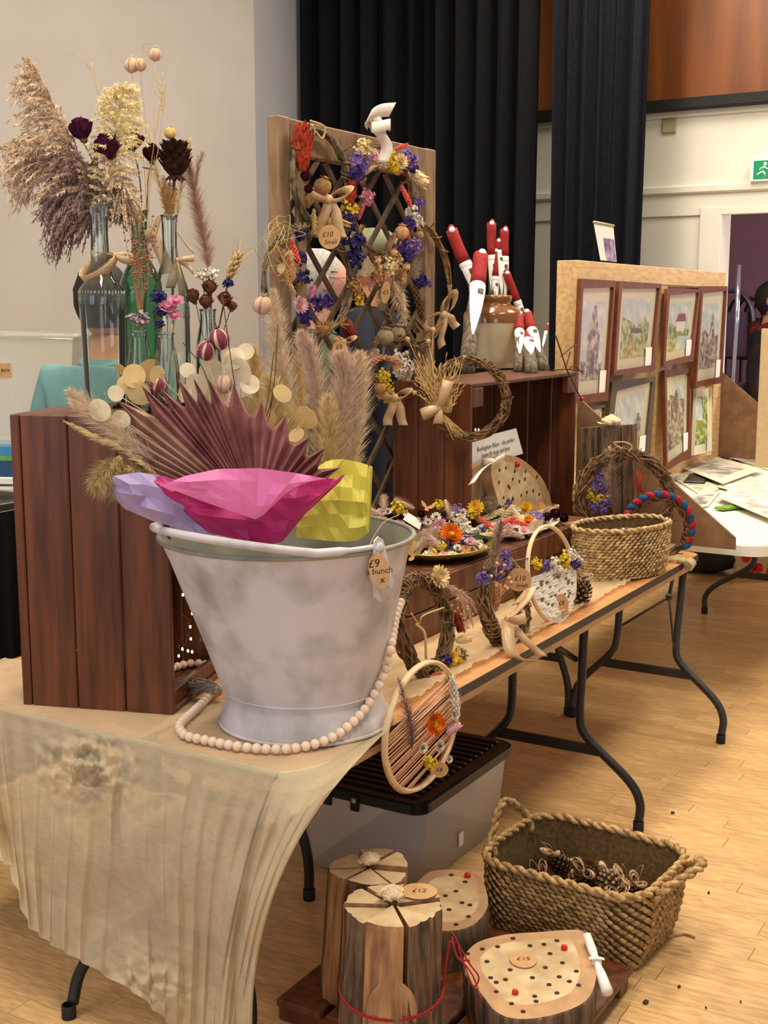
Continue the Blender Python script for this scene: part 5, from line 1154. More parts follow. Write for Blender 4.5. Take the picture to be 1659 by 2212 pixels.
# bark board with wood shaving rose, red wool
pb = [W(1254, 925, X=5.1), W(1365, 918, X=5.1), W(1372, 1112, X=5.1), W(1256, 1112, X=5.1)]; pb[2].z = pb[3].z = T+.002
bk = thing('bark_board', (pb[2]+pb[3])/2, 'upright grey bark faced log board with a wood shaving rose on top', 'bark board')
for f0, f1 in ((0., .34), (.36, .78), (.8, 1.)): part(bk, lambda b: b.prism([pb[3].lerp(pb[2], f0), pb[3].lerp(pb[2], f1), pb[0].lerp(pb[1], f1), pb[0].lerp(pb[1], f0)], V((.06, 0, 0))), 'bark_strip', m_bark)
shaving_rose(pb[0].lerp(pb[1], .55)+V((.03, 0, .005)), px(pb[0], 24), bk)
part(bk, lambda b: [b.tube(bez([P5(1372, 1012)-FH*.0, P5(1380+U(-6, 14), 1035)-FH*.03, P5(1375+U(-8, 18), 1062)-FH*.02, P5(1368, 1030)-FH*.02], 5), .0018, 4) for _ in range(5)], 'red_wool', m_redstr)

# glitter bauble and ribbons in the oval basket
cb = W(1348, 1143, X=oc.x-.02); cb.z = T+.135
m_gl = glass('clear_bauble', 'f4f2ec', .02, .05, 1.3)
bb = thing('bauble', cb-UP*.05, 'clear round bauble filled with red confetti in the oval basket', 'bauble')
part(bb, lambda b: b.ball(cb, px(cb, 32), 20, 12), 'glass_ball', m_gl); part(bb, lambda b: b.lathe([(.007, 0), (.007, .008)], 10, cb+UP*px(cb, 31)), 'cap', m_wire)
part(bb, lambda b: [b.box(cb+rv()*px(cb, 15)-UP*.008, (.008, .004, .001), frame(rv(), rv())) for _ in range(60)], 'confetti', m_red)
# muslin tail hanging off the far end
c = W(1478, 1212, Z=T+.012); b = MB(); f = MB()
for k in range(3): ribbon_loop(f, c+V((.0, .03*k, 0)), -V((0, 1, 0))-UP*.35+AX*(.3*k-.2), AX+UP*.3, .05+.012*k, .05, .018)
build(f, 'muslin_knot', m_mus2, label='knotted cream muslin scrap hanging at the far table corner', cat='cloth')

# ================================================================== trays of flower heads on the low crate
ztr = T+.187
m_grn_g = mat('green_gold_glass', '2f3d22', .12, .2, 8, spec=.7, col2='8a7430'); m_silv = mat('silver_foil_tray', 'c9c5bb', .28, .1, 40, metal=.9)
tr1 = thing('flower_tray', (3.75, 2.05, ztr), 'round green and gold glass platter heaped with dried flower heads', 'platter')
cT1 = V((3.73, 1.995, ztr)); b = MB(); b.lathe([(.10, 0), (.15, .006), (.205, .026), (.212, .036), (.205, .032), (.15, .012), (.02, .010)], 40, cT1, sx=1.05, sy=.82); build(b, 'platter', m_grn_g, tr1)
b = MB(); b.tube([cT1+V((.212*1.05*math.cos(2*PI*k/48), .212*.82*math.sin(2*PI*k/48), .036)) for k in range(48)], .003, 6, closed=True); build(b, 'gilt_rim', mat('gilt', 'c9a24a', .25, .1, metal=.9), tr1)
cT2 = V((4.27, 1.955, ztr)); tr2 = thing('flower_tray', cT2, 'oval white rimmed plate of dried flower heads in front of the right crate', 'platter')
b = MB(); b.lathe([(.12, 0), (.2, .008), (.27, .022), (.274, .028), (.268, .026), (.2, .014), (.02, .012)], 40, cT2, sx=1., sy=.46); build(b, 'plate', mat('white_glaze', 'e6e0d0', .25, .04), tr2)
# templates of flower heads (local, facing +Z)
TF = {}
def ft(key, name, fn, ms): b = MB(); fn(b); TF[key] = build(b, name, ms, None, cat='flower', local=True)
ft('wdaisy', 'dried_daisy', lambda b: f_straw(b, (0, 0, 0), UP, 1, 0, 1, 2, 11), [K['white'], K['brown']])
ft('pinkst', 'dried_strawflower', lambda b: f_straw(b, (0, 0, 0), UP, 1, 0, 1, 4, 14, .1), [K['pink2'], K['peach']])
ft('orange', 'dried_strawflower', lambda b: f_straw(b, (0, 0, 0), UP, 1, 0, 1, 4, 18, .3), [K['orange'], K['yellow2']])
ft('yellow', 'dried_strawflower', lambda b: f_straw(b, (0, 0, 0), UP, 1, 0, 1, 3, 14, .3), [K['yellow2'], K['tan']])
ft('dark', 'dried_rose', lambda b: f_rose(b, (0, 0, -.5), UP, .8), [K['rose2'], K['brown']])
ft('white', 'dried_statice', lambda b: f_statice(b, (0, 0, 0), UP, 1, 40, fl=.26), [K['white']])
ft('purple', 'dried_statice', lambda b: f_statice(b, (0, 0, 0), UP, 1, 34), [K['purple']])
ft('lilac', 'dried_statice', lambda b: f_statice(b, (0, 0, 0), UP, 1, 34), [K['lilac']])
ft('yst', 'dried_statice', lambda b: f_statice(b, (0, 0, 0), UP, 1, 34, fl=.26), [K['yellow']])
ft('bunny', 'bunny_tail', lambda b: f_fluff(b, (-1.4, 0, 0), (1.4, 0, .3), .9, 500, wd=.035), [K['pampas_p']])
ft('wheat', 'wheat_ear', lambda b: f_ear(b, (-1.6, 0, 0), (1.6, 0, 0), .38), [K['cream']])
ft('coral', 'grass_ear', lambda b: f_ear(b, (-1.6, 0, 0), (1.6, 0, 0), .32), [K['coral']])
ft('thistle', 'thistle_head', lambda b: f_thistle(b, (0, 0, .3), 1., 220), [K['grey']])
ft('leaf', 'dried_leaf_spray', lambda b: [petal(b, V((0, 0, 0)), V((math.cos(a), math.sin(a), .2)), V((-math.sin(a), math.cos(a), 0)), 1.2, .7, .4, UP) for a in (0, 2.2, 4.3)], [K['tan']])
TL = dict(wdaisy='small white daisy like dried flower head with brown centre among the tray flowers', pinkst='pale pink strawflower head among the tray flowers', orange='bright orange strawflower head on the tray flowers', yellow='golden yellow strawflower head among the tray flowers', dark='dark burgundy dried bloom among the tray flowers', white='white statice floret cluster among the tray flowers',
  purple='deep purple statice cluster among the tray flowers', lilac='pale lilac statice cluster among the tray flowers', yst='pale yellow statice cluster among the tray flowers', bunny='fluffy beige bunny tail grass head among the tray flowers', wheat='cream wheat ear lying among the tray flowers', coral='coral dyed grass ear lying among the tray flowers', thistle='spiky grey globe thistle head on the tray flowers', leaf='tan dried leaf among the tray flowers')
def tf(key, x, y, s, z, d=None, roll=None):
    p = W(x, y, Z=z); p = W(x, y, Y=2.075) if p.y > 2.075 else (W(x, y, Y=1.865) if p.y < 1.865 else p); place(TF[key], TM(p, d or (UP*.7-CF*.9+rv()*.3), px(p, s), roll), TL[key], key+' flower heads on the trays')
za = ztr+.05
seq = [('bunny', 805, 1105, 18), ('bunny', 830, 1088, 16), ('bunny', 872, 1090, 18), ('bunny', 800, 1130, 16), ('wdaisy', 822, 1108, 11), ('wdaisy', 838, 1106, 10), ('yst', 858, 1096, 17), ('yst', 870, 1106, 12), ('pinkst', 812, 1116, 14), ('pinkst', 825, 1126, 12), ('dark', 848, 1120, 13), ('dark', 838, 1135, 13), ('dark', 866, 1118, 10), ('pinkst', 862, 1136, 14), ('leaf', 922, 1097, 15), ('yst', 948, 1090, 14), ('dark', 910, 1112, 13), ('wdaisy', 913, 1124, 12), ('wdaisy', 925, 1129, 10), ('wdaisy', 942, 1118, 12), ('bunny', 965, 1102, 18), ('dark', 960, 1112, 11), ('bunny', 915, 1152, 22), ('bunny', 935, 1168, 24), ('bunny', 905, 1180, 18), ('pinkst', 950, 1134, 16), ('pinkst', 940, 1143, 13), ('dark', 963, 1128, 9),
       ('white', 984, 1120, 17), ('white', 990, 1140, 19), ('white', 1003, 1128, 14), ('white', 978, 1152, 15), ('white', 1012, 1145, 15), ('orange', 974, 1156, 25), ('yst', 955, 1180, 12), ('lilac', 988, 1098, 12), ('wdaisy', 1000, 1108, 10), ('yst', 1018, 1110, 12), ('yellow', 885, 1170, 14), ('leaf', 893, 1200, 17), ('yellow', 888, 1155, 11)]
for k, x, y, s in seq: tf(k, x, y, s, za+(.0 if y > 1130 else .012))
seq = [('yellow', 1028, 1098, 18), ('thistle', 1056, 1092, 20), ('purple', 1074, 1098, 14), ('purple', 1092, 1090, 14), ('purple', 1102, 1082, 9), ('wdaisy', 1108, 1104, 13), ('white', 1115, 1100, 10), ('wheat', 1060, 1114, 20), ('wheat', 1092, 1112, 18), ('wheat', 1120, 1116, 18), ('yellow', 1135, 1098, 15), ('lilac', 1155, 1112, 13), ('lilac', 1166, 1120, 10), ('coral', 1050, 1130, 18), ('coral', 1085, 1132, 20), ('coral', 1120, 1128, 16), ('orange', 1140, 1126, 10), ('pinkst', 1100, 1140, 10), ('leaf', 1160, 1096, 18), ('leaf', 1175, 1100, 15), ('bunny', 1190, 1102, 16), ('dark', 1182, 1118, 16), ('dark', 1200, 1112, 18), ('dark', 1218, 1120, 15), ('bunny', 1075, 1150, 17), ('bunny', 1110, 1152, 18), ('bunny', 1150, 1143, 17), ('leaf', 1225, 1130, 13), ('leaf', 1215, 1138, 12)]
for k, x, y, s in seq: tf(k, x, y, s, ztr+.045)
kk = ('wdaisy', 'pinkst', 'yellow', 'dark', 'white', 'purple', 'yst', 'lilac', 'leaf', 'bunny', 'wheat', 'coral', 'white', 'dark', 'leaf')
for k in range(46):
    a = U(0, 2*PI); q = U(.1, .95)**.5; p = cT1+V((.205*math.cos(a)*q, .16*math.sin(a)*q, .024)); e = kk[k % len(kk)]; place(TF[e], TM(p, UP*.9-CF*.4+rv()*.4, U(.016, .024)), TL[e], e+' flower heads on the trays')
for k in range(46):
    a = U(0, 2*PI); q = U(.1, .95)**.5; p = cT2+V((.25*math.cos(a)*q, .105*math.sin(a)*q, .022)); e = kk[(k*7) % len(kk)]; place(TF[e], TM(p, UP*.9-CF*.4+rv()*.4, U(.016, .024)), TL[e], e+' flower heads on the trays')
# little paper price slip, silver foil dish, small white label
c = W(888, 1122, Z=za+.035); b = MB(); M_ = frame(CR*.9-UP*.6+FH*.2, FH*.6+UP*.6); b.box(c, (px(c, 52), px(c, 26), .0008), M_); build(b, 'price_slip', m_pap, label='white paper price slip on a string above the flower platter', cat='label')
c = W(1010, 1155, Z=ztr+.03); b = MB(); b.lathe([(.035, 0), (.045, .03), (.047, .034)], 24, c-UP*.02); [b.tube([c-UP*.02+V((math.cos(2*PI*k/30)*q, math.sin(2*PI*k/30)*q, z)) for k in range(30)], .0014, 4, closed=True) for q, z in ((.038, .008), (.041, .016), (.044, .024))]; build(b, 'foil_dish', m_silv, label='small ribbed silver foil dish between the two flower trays', cat='dish')

# pinecones with ribbons behind the trays and on the table
put_cone(W(968, 1095, Z=ztr+.02)+V((0, .06, 0)), UP*.9+CR*.2, 1.25, 'large pinecone with satin ribbon standing beside the drilled wood slice')
put_cone(W(925, 1090, Z=ztr+.02)+V((0, .06, 0)), UP+CR*-.15, 1.0, 'smaller pinecone with tall satin loop behind the flower platter', rsize=.07)
put_cone(W(1252, 1302, Z=T+.012), UP, 1.35, 'pinecone with champagne bow standing next to the white cord hoop', rsize=.05)
put_cone(W(1262, 1240, Z=T+.02)+V((.02, .06, 0)), UP+CR*.2, 1.1, 'pinecone with champagne bow touching the oval basket', rsize=.045)
for k in range(11):
    s, t_ = [(.25, .2), (.5, .15), (.75, .25), (.2, .5), (.45, .45), (.7, .5), (.85, .7), (.3, .78), (.55, .75), (.75, .85), (.12, .35)][k]
    put_cone(fb1+ux_*.03+ux_*.27*s+uy_*.03+uy_*.36*t_+UP*(.08+.045*((k*7) % 3)/2.), rv()*.8+UP, U(1., 1.25), 'pinecone tied with satin ribbon lying in the rectangular floor basket', True, 'pinecones in the floor basket', .045)

# drilled slices inside the right crate, card
def upright_slice(label, outl, y, th, holes, bow_=None, face=m_cut):
    P = [W(px_, py_, Y=y) for px_, py_ in outl]; zmin = min(p.z for p in P); t = thing('wood_slice', V((sum(p.x for p in P)/len(P), y, zmin)), label, 'wood slice')
    C = bez(P+[P[0]], 5)[:-1]; b = MB(); b.prism(C, V((0, th, 0))); cc = sum(C, V((0, 0, 0)))/len(C); b.mi[0] = 1; build(b, 'slice', [m_sap, face], t)
    b = MB(); b.prism([cc.lerp(p, .78)+V((0, -.0008, 0)) for p in C], V((0, .0006, 0))); build(b, 'heartwood', m_cut, t)
    b = MB()
    for x, y_ in holes: p = W(x, y_, Y=y-.0012); b.disc(p, px(p, 4), px(p, 4), frame(AX, AZ), .001, 8)
    build(b, 'drill_holes', m_hole, t, kind='stuff'); return t
us = upright_slice('pointed drilled wood slice with cream fabric bow leaning inside the right crate', [(1062, 1000), (1080, 990), (1105, 1010), (1140, 1045), (1170, 1080), (1185, 1110), (1150, 1135), (1090, 1130), (1075, 1080), (1062, 1030)], 2.07, .04, [(1079, 1016), (1093, 1011), (1112, 1018), (1078, 1042), (1108, 1035), (1122, 1040), (1134, 1035), (1098, 1050), (1088, 1075), (1101, 1054), (1126, 1070), (1138, 1064), (1108, 1076), (1152, 1060), (1165, 1068)])
upright_slice('rounded darker wood slice with red bead behind the pointed slice', [(1022, 1012), (1060, 990), (1110, 985), (1150, 1010), (1180, 1050), (1187, 1110), (1100, 1130), (1020, 1120), (1018, 1060)], 2.145, .03, [(1135, 1018), (1160, 1030)], face=m_sap)
p = W(1117, 1003, Y=2.14); b = MB(); b.ball(p, px(p, 7), 10, 8); build(b, 'red_bead', m_red, label='red wooden bead on the rounded slice in the right crate', cat='bead')
c = W(1070, 995, Y=2.05); part(us, lambda b: (ribbon_loop(b, c, -CR*.9-UP*.1, UP+CF*.3, px(c, 28), px(c, 14), .012), b.strip(bez([c, W(1040, 1015, Y=2.04), W(1018, 1045, Y=2.04)], 6), px(c, 16), CR+UP*.5), b.strip(bez([c, W(1090, 985, Y=2.05)], 4), px(c, 12), UP)), 'fabric_bow', m_ribw)
pc = [W(1020, 950, Y=2.2), W(1115, 925, Y=2.2), W(1130, 980, Y=2.2), W(1020, 1010, Y=2.2)]; b = MB(); b.prism(pc, V((0, .0012, 0))); cdt = thing('price_card', (pc[2]+pc[3])/2, 'white printed price card about a home for bugs and bees in the right crate', 'card'); build(b, 'card', m_pap, cdt)
M_ = frame(pc[1]-pc[0], pc[0]-pc[3]); b = MB(); cc = sum(pc, V((0, 0, 0)))/4
wd_ = (pc[1]-pc[0]).length; write(b, 'Buckingham Palace - the perfect', cc+M_ @ V((-.01, .012, 0))-V((0, .001, 0)), M_, wd_*.066); write(b, 'home for bugs and bees', cc+M_ @ V((-.01, -.018, 0))-V((0, .001, 0)), M_, wd_*.066); write(b, '£18', cc+M_ @ V((.0, -.05, 0))-V((0, .001, 0)), M_, wd_*.07)
build(b, 'lettering', m_ink, cdt)

# ================================================================== stoneware jar and painted gnome sticks
m_jar = mat('stoneware_glaze', 'b3a17e', .3, .06, 14, spec=.5); m_jarb = mat('brown_salt_glaze', '7a4a1c', .18, .15, 10, spec=.6, coat=.4)
zc = 1.472+.001; jb = W(1064, 793, Z=zc); sj = px(jb); jar = thing('stoneware_jar', jb, 'cream and brown glazed stoneware jar holding painted gnome sticks on the right crate', 'jar')
b = MB(); b.lathe([(r*sj, z*sj) for r, z in ((58, 0), (62, 3), (64, 20), (64, 95))], 40, jb); build(b, 'body', m_jar, jar)
b = MB(); b.lathe([(r*sj, z*sj) for r, z in ((64.5, 95), (64.5, 112), (62, 118), (40, 132), (36, 136), (38, 140), (41, 146), (40, 152), (34, 154), (31, 148), (30, 130))], 40, jb, cap0=False); build(b, 'shoulder', m_jarb, jar)
m_hat = mat('red_felt_paint', '8e1d1a', .8, .12, 60); m_wp = mat('white_paint', 'efece6', .7, .05, 60); m_stk = mat('grey_bark_stick', '6f624e', .85, .3, 30, .4, stretch=(2, 2, .6), col2='463c30')
def gnome(label, base, top, r, hat=.36, split=.2, grp=None):
    base, top = V(base), V(top); a = top-base; L = a.length; d, x, y = basis(a); f = (-CF-d*(-CF).dot(d)).normalized(); s = d.cross(f); t = thing('gnome_stick', base, label, 'painted stick', grp)
    P = [base+a*q+(s*nz(q*3, L*9)+f*nz(q*3, L*5))*r*.25 for q in [k/8. for k in range(9)]]
    part(t, lambda b: b.tube(P, [r*(1.06-.1*k/8.) for k in range(9)], 10), 'stick', m_stk)
    def seg(b, q0, q1, g):
        Q = [base+a*lerp(q0, q1, k/4.)+(s*nz(lerp(q0, q1, k/4.)*3, L*9)+f*nz(lerp(q0, q1, k/4.)*3, L*5))*r*.25 for k in range(5)]; b.tube(Q, [r*g*(1.06-.1*lerp(q0, q1, k/4.)) for k in range(5)], 12)
    part(t, lambda b: (seg(b, 1-hat, 1.0, 1.05), b.tube([top, top+d*r*.8+s*r*.3], [r*.9, r*.3], 10)), 'red_hat', m_hat)
    part(t, lambda b: seg(b, 1-hat-.045, 1-hat, 1.09), 'hat_band', m_wp)
    def beard(b):
        q0 = 1-hat-.045; vs = []; n = 9
        for k in range(7):
            u = k/6.; w_ = (1.15-1.05*u**1.3)*(1 if k else 1.); c = base+a*(q0-u*min(.42, q0*.8))
            for j in range(n): an = lerp(-w_, w_, j/(n-1.)); vs.append(c+(f*math.cos(an)+s*math.sin(an))*r*1.11)
        b.add(vs, [(k*n+j, k*n+j+1, (k+1)*n+j+1, (k+1)*n+j) for k in range(6) for j in range(n-1)])
    part(t, beard, 'beard', m_wp)
    part(t, lambda b: b.box(base+a*(1-hat-.045-.05)+f*r*1.1+s*r*.35, (r*.75, r*.12, r*.9), Matrix((s, f, d)).transposed(), .001), 'face', m_stk)
    part(t, lambda b: b.ball(top+f*r*.75-d*r*.2, r*.55, 10, 8), 'bobble', m_wp); return t
DJ = depth(jb); G = 'painted gnome sticks'
ji = lambda x, y, dd=0.: W(x, y, D=DJ+dd)
inj = lambda x, dd: jb+UP*sj*60+CR*sj*(x)+FH*dd
gnome('gnome stick leaning left out of the stoneware jar', inj(8, 0), ji(975, 497), 13*sj, .3, grp=G)
gnome('tallest gnome stick standing in the middle of the jar', inj(4, .03), ji(1062, 482), 10*sj, .28, grp=G)
gnome('upright gnome stick at the right of the jar mouth with white hat tip', inj(22, .02), ji(1091, 496), 9.5*sj, .25, grp=G)
gnome('short gnome stick low in the jar mouth between the taller ones', inj(0, -.03), ji(1072, 542), 8*sj, .3, grp=G)
gnome('bare topped thin gnome stick behind the others in the jar', inj(24, .0), ji(1077, 520), 8*sj, .1, grp=G)
zb = lambda x, y: W(x, y, Z=zc)
gnome('thick gnome stick leaning against the left side of the jar', zb(1010, 806), ji(1040, 553, -.12), 16*sj, .27, grp=G)
gnome('slim gnome stick leaning on the right shoulder of the jar', zb(1168, 792), ji(1094, 588, -.04), 8.5*sj, .3, grp=G)
gnome('small upright gnome stick at the right foot of the jar', zb(1120, 803), ji(1122, 683, -.08), 10*sj, .3, grp=G)
gnome('stout dark gnome stick with short red hat beside the jar', zb(1148, 806), ji(1138, 722, -.08), 13*sj, .24, grp=G)
gnome('gnome stick with long white beard leaning at the far right of the jar', zb(1176, 800), ji(1138, 678, -.05), 11*sj, .3, grp=G)
gnome('tiny gnome twig sticking out to the right of the jar', zb(1160, 797), ji(1183, 701, -.03), 3.5*sj, .16, grp=G)
# rosehip twig hung over the crate corner
b = MB(); PT = lambda x, y: W(x, y, Y=2.09)
for C in ([(1200, 725), (1212, 760), (1225, 800), (1240, 830), (1255, 862)], [(1212, 770), (1235, 750), (1248, 745)], [(1222, 795), (1232, 760)], [(1195, 800), (1225, 798), (1262, 802)], [(1225, 800), (1240, 790), (1252, 800), (1262, 808)]): b.tube(bez([PT(*q) for q in C], 5), .003, 5)
tw = build(b, 'rosehip_twig', K['stem_d'], label='bare rosehip twig with one red hip on the right crate corner', cat='twig'); b = MB(); b.ball(PT(1257, 862), px(PT(1257, 862), 5), 8, 6); build(b, 'rosehip', m_red, tw)
# ================================================================== bottles on the left crate
zA = 1.486+.001
g_clear = glass('clear_bottle_glass', 'eef4ef', .02, .025, 1.7); g_green = glass('green_bottle_glass', '7fbf95', .02, .10, 1.6); g_milk = glass('pale_blue_glass', 'e6f0ee', .02, .025, 1.7)
m_water = None
def bottle(label, x, ybase, prof, g, n=32, ribs=None, D=None):
    """prof: (half width px, image y) from lip to base"""
    p = W(x, ybase, Z=zA); s = px(p); t = thing('glass_bottle', p, label, 'bottle'); yb = prof[-1][1]
    pr_ = [(r*s, (yb-y)*s*1.0) for r, y in prof][::-1]; pr_[0] = (pr_[0][0], 0.)
    b = MB(); b.lathe(pr_, n, p); inner = [(max(.002, r-.0022), z+.003) for r, z in pr_]; build(b, 'glass', g, t)
    b = MB(); b.tube([p+V((pr_[-1][0]*math.cos(2*PI*k/24), pr_[-1][0]*math.sin(2*PI*k/24), pr_[-1][1])) for k in range(24)], .0028, 6, closed=True); build(b, 'lip', g, t)
    if ribs:
        b = MB()
        for (r0, y0, y1, cnt) in ribs:
            for k in range(cnt): a = 2*PI*k/cnt; q = V((math.cos(a), math.sin(a), 0))*(r0*s+.0006); b.tube([p+q+UP*(yb-y0)*s, p+q+UP*(yb-y1)*s], .0016, 4)
        build(b, 'flutes', g, t)
    return t, p, s
b1, p1_, s1 = bottle('tall clear decanter with fluted shoulders and a champagne bow', 228, 880, [(21, 452), (19, 470), (18, 520), (20, 570), (27, 605), (46, 628), (48, 650), (47, 672), (45, 760), (43, 850), (42, 880)], g_clear, 32, [(47.5, 632, 668, 40)])
b2, p2_, s2 = bottle('green glass bottle with round shoulders between two clear bottles', 312, 872, [(19, 466), (17, 480), (17, 540), (20, 565), (34, 590), (44, 615), (46, 640), (44, 680), (40, 780), (38, 872)], g_green)
b3, p3_, s3 = bottle('slim clear bottle with ribbed shoulder and satin ribbon beside the green bottle', 376, 874, [(17, 476), (16, 490), (15, 540), (18, 570), (28, 600), (36, 625), (38, 660), (38, 760), (36, 874)], g_clear, 28, [(37.5, 655, 690, 30)])
b4, p4_, s4 = bottle('small clear milk bottle in front of the green bottle', 305, 892, [(18, 718), (17, 726), (18, 740), (24, 775), (27, 800), (28, 850), (27, 892)], g_milk)
b5, p5_, s5 = bottle('small clear milk bottle in front of the slim clear bottle', 362, 893, [(18, 722), (17, 730), (18, 745), (25, 780), (28, 805), (29, 850), (28, 893)], g_milk)
b6, p6_, s6 = bottle('small clear bottle holding brown dried blooms at the crate edge', 453, 872, [(17, 672), (16, 684), (17, 700), (25, 740), (27, 770), (27, 872)], g_milk)
def dpt(p): return depth(p)
D1, D2, D3, D4, D5, D6 = [depth(q) for q in (p1_, p2_, p3_, p4_, p5_, p6_)]
def PD(D): return lambda x, y, dd=0.: W(x, y, D=D+dd)
def stems(b, Pf, lst, r=.0016, mi=None):
    for C in lst: b.tube(bez([Pf(*q) for q in C], 6), r, 5, mi=mi)
Q1 = PD(D1); Q2 = PD(D2); Q3 = PD(D3); Q4 = PD(D4); Q5 = PD(D5); Q6 = PD(D6)
def sprig(name, label, cat, fn, ms, group=None, pt=None): b = MB(); fn(b); return build(b, name, ms, None, label=label, cat=cat, group=group, origin=pt)
# reed plumes
R3 = [K['reed'], K['reed_d']]
def reedx(C, r, nb, ms, side=None, droop=.5): 
    def f(b): stems(b, Q1, [[(228, 700), (226, 560), C[0]]]); reed(b, [Q1(*q) for q in C], r*s1, int(nb*1.5), 0, 1, droop, 24, side)
    return f
sprig('reed_plume', 'tall beige reed plume leaning left out of the fluted decanter', 'dried grass', reedx([(222, 470), (185, 380), (130, 260), (75, 155)], 92, 150, R3, -CR), R3)
sprig('reed_plume', 'broad drooping beige reed plume under the tall one in the decanter', 'dried grass', reedx([(220, 470), (165, 400), (100, 340), (35, 330)], 92, 150, R3), R3)
sprig('reed_plume', 'dark mauve reed plume drooping over the decanter neck', 'dried grass', reedx([(222, 474), (195, 440), (160, 425), (120, 430)], 80, 110, R3, None, .9), [K['reed_d'], K['reed_d']])
sprig('reed_plume', 'yellow cream reed plume standing upright above the dried roses', 'dried grass', reedx([(230, 470), (238, 380), (250, 280), (262, 190)], 62, 150, R3, None, .35), [K['reed_y'], K['reed']])
sprig('reed_plume', 'short beige reed tuft hanging between the decanter and green bottle', 'dried grass', reedx([(232, 470), (245, 420), (262, 400), (268, 440)], 50, 80, R3, None, .9), R3)
# roses
def rose_stem(Pf, base, mid, head, r, d, var, label):
    def f(b):
        h = Pf(*head); s = px(h); f_rose(b, h-V(d).normalized()*r*s*.8, d, r*s*1.25, 0, 1); stems(b, Pf, [[base, mid, (head[0]-CR.dot(V(d))*0, head[1]+r*.6)]], .0022, 1)
        for k in range(2): q = Pf((mid[0]+head[0])/2+(-14 if k else 12), (mid[1]+head[1])/2+30*k); petal(b, q, (rv()+UP*.4-CR*(.8 if k else -.8)).normalized(), CF.cross(UP), r*s*1.5, r*s*.8, -.3, -CF, 1)
    return sprig('dried_rose', label, 'dried rose', f, [K['rose' if var == 'a' else 'rose2'], K['green']])
rose_stem(Q1, (228, 640), (215, 400), (175, 280), 25, UP-CR*.25, 'a', 'dried burgundy rose standing highest at the left of the rose group')
rose_stem(Q1, (230, 640), (226, 420), (232, 322), 31, UP*.9-CF*.3, 'a', 'largest open dried burgundy rose in front of the yellow plume')
rose_stem(Q2, (312, 700), (305, 420), (287, 302), 24, UP+CR*.15, 'a', 'ragged dried burgundy rose in the green bottle')
rose_stem(Q2, (314, 700), (318, 430), (328, 332), 20, UP, 'b', 'closed almost black dried rosebud beside the artichoke')
# artichoke
def arti(b):
    c = Q3(378, 350); s = px(c); b.ball(c, (26*s, 26*s, 32*s), 12, 8)
    for k in range(70):
        t = k/70.; an = k*2.4; x = V((math.cos(an), math.sin(an), 0)); ph = PI*(.9-.78*t); petal(b, c+x*24*s*math.sin(ph)+UP*30*s*math.cos(ph)*-1*-1*(-1 if False else 1)*math.cos(ph)/max(.2, abs(math.cos(ph)))*abs(math.cos(ph)) if False else c+x*24*s*math.sin(ph)-UP*32*s*math.cos(ph)*-1, (UP*.75+x*.55).normalized(), UP.cross(x), 24*s, 20*s, .1, x, 0)
    for k in range(20): an = k*2.4; x = V((math.cos(an), math.sin(an), 0)); petal(b, c-UP*24*s, (x-UP*.3).normalized(), UP.cross(x), 26*s, 9*s, -.4, UP, 0)
    stems(b, Q3, [[(374, 700), (372, 480), (377, 385)]], .004, 1)
sprig('dried_artichoke', 'dark brown dried artichoke head in the slim clear bottle', 'dried flower', arti, [dm('artichoke_brown', '4a2c22', .3, col2='2c1812'), K['stem_d']])
sprig('grass_plume', 'brown bunny tail grass packed in the slim bottle neck', 'dried grass', lambda b: [f_fluff(b, Q3(370+U(-12, 8), 475), Q3(372+U(-25, 18), 395+U(-20, 10)), 17*s3, 260, wd=.0013) for _ in range(4)], [K['tan']])
sprig('grass_plume', 'beige grass plume rising behind the artichoke', 'dried grass', lambda b: (plume(b, [Q3(382, 480, .03), Q3(395, 380, .03), Q3(412, 300, .03)], 18*s3, 300), plume(b, [Q3(372, 480, .03), Q3(340, 380, .03), Q3(318, 270, .03)], 16*s3, 300)), [K['pampas_y']])
sprig('grass_plume', 'long dusky pink pampas plume leaning beside the slim bottle', 'dried grass', lambda b: (plume(b, [Q6(458, 720), Q6(448, 560), Q6(425, 440), Q6(405, 338)], 21*s6, 1500, wd=.0011, lean=1.3, t0=.28), plume(b, [Q6(424, 400), Q6(428, 360), Q6(438, 330)], 12*s6, 160)), [dm('pampas_dusky', 'a98474')])
# pods and wisps over the bouquet
def pods(lst, Pf, base):
    def f(b):
        for x, y, r in lst: h = Pf(x, y); f_pod(b, h, UP+rv()*.4, r*px(h), 0, 1); stems(b, Pf, [[base, ((x+base[0])/2+6, (y+base[1])/2), (x, y+r)]], .0009, 1)
    return f
sprig('nigella_stem', 'pale nigella pods rising high above the yellow plume', 'seed pods', pods([(284, 141, 15), (303, 140, 13), (335, 118, 13)], Q2, (318, 470)), [K['pod2'], K['peach']])
sprig('nigella_stem', 'small golden seed pod over the artichoke', 'seed pods', pods([(368, 288, 12)], Q3, (372, 470)), [dm('golden_pod', 'd9b366'), K['straw']])
sprig('fine_grass', 'fine straw wisps sticking up above the reed plumes', 'dried grass', lambda b: (stems(b, Q1, [[(230, 300), (200, 160), (147, 105)], [(232, 300), (215, 200), (198, 135)], [(315, 460), (345, 300), (353, 155)], [(312, 460), (330, 330), (352, 190)], [(300, 140), (312, 95), (330, 95)]], .0009), [b.blade(Q1(U(345, 356), U(150, 260)), UP+rv()*.6, .03, .002) for _ in range(24)]), [K['straw']])
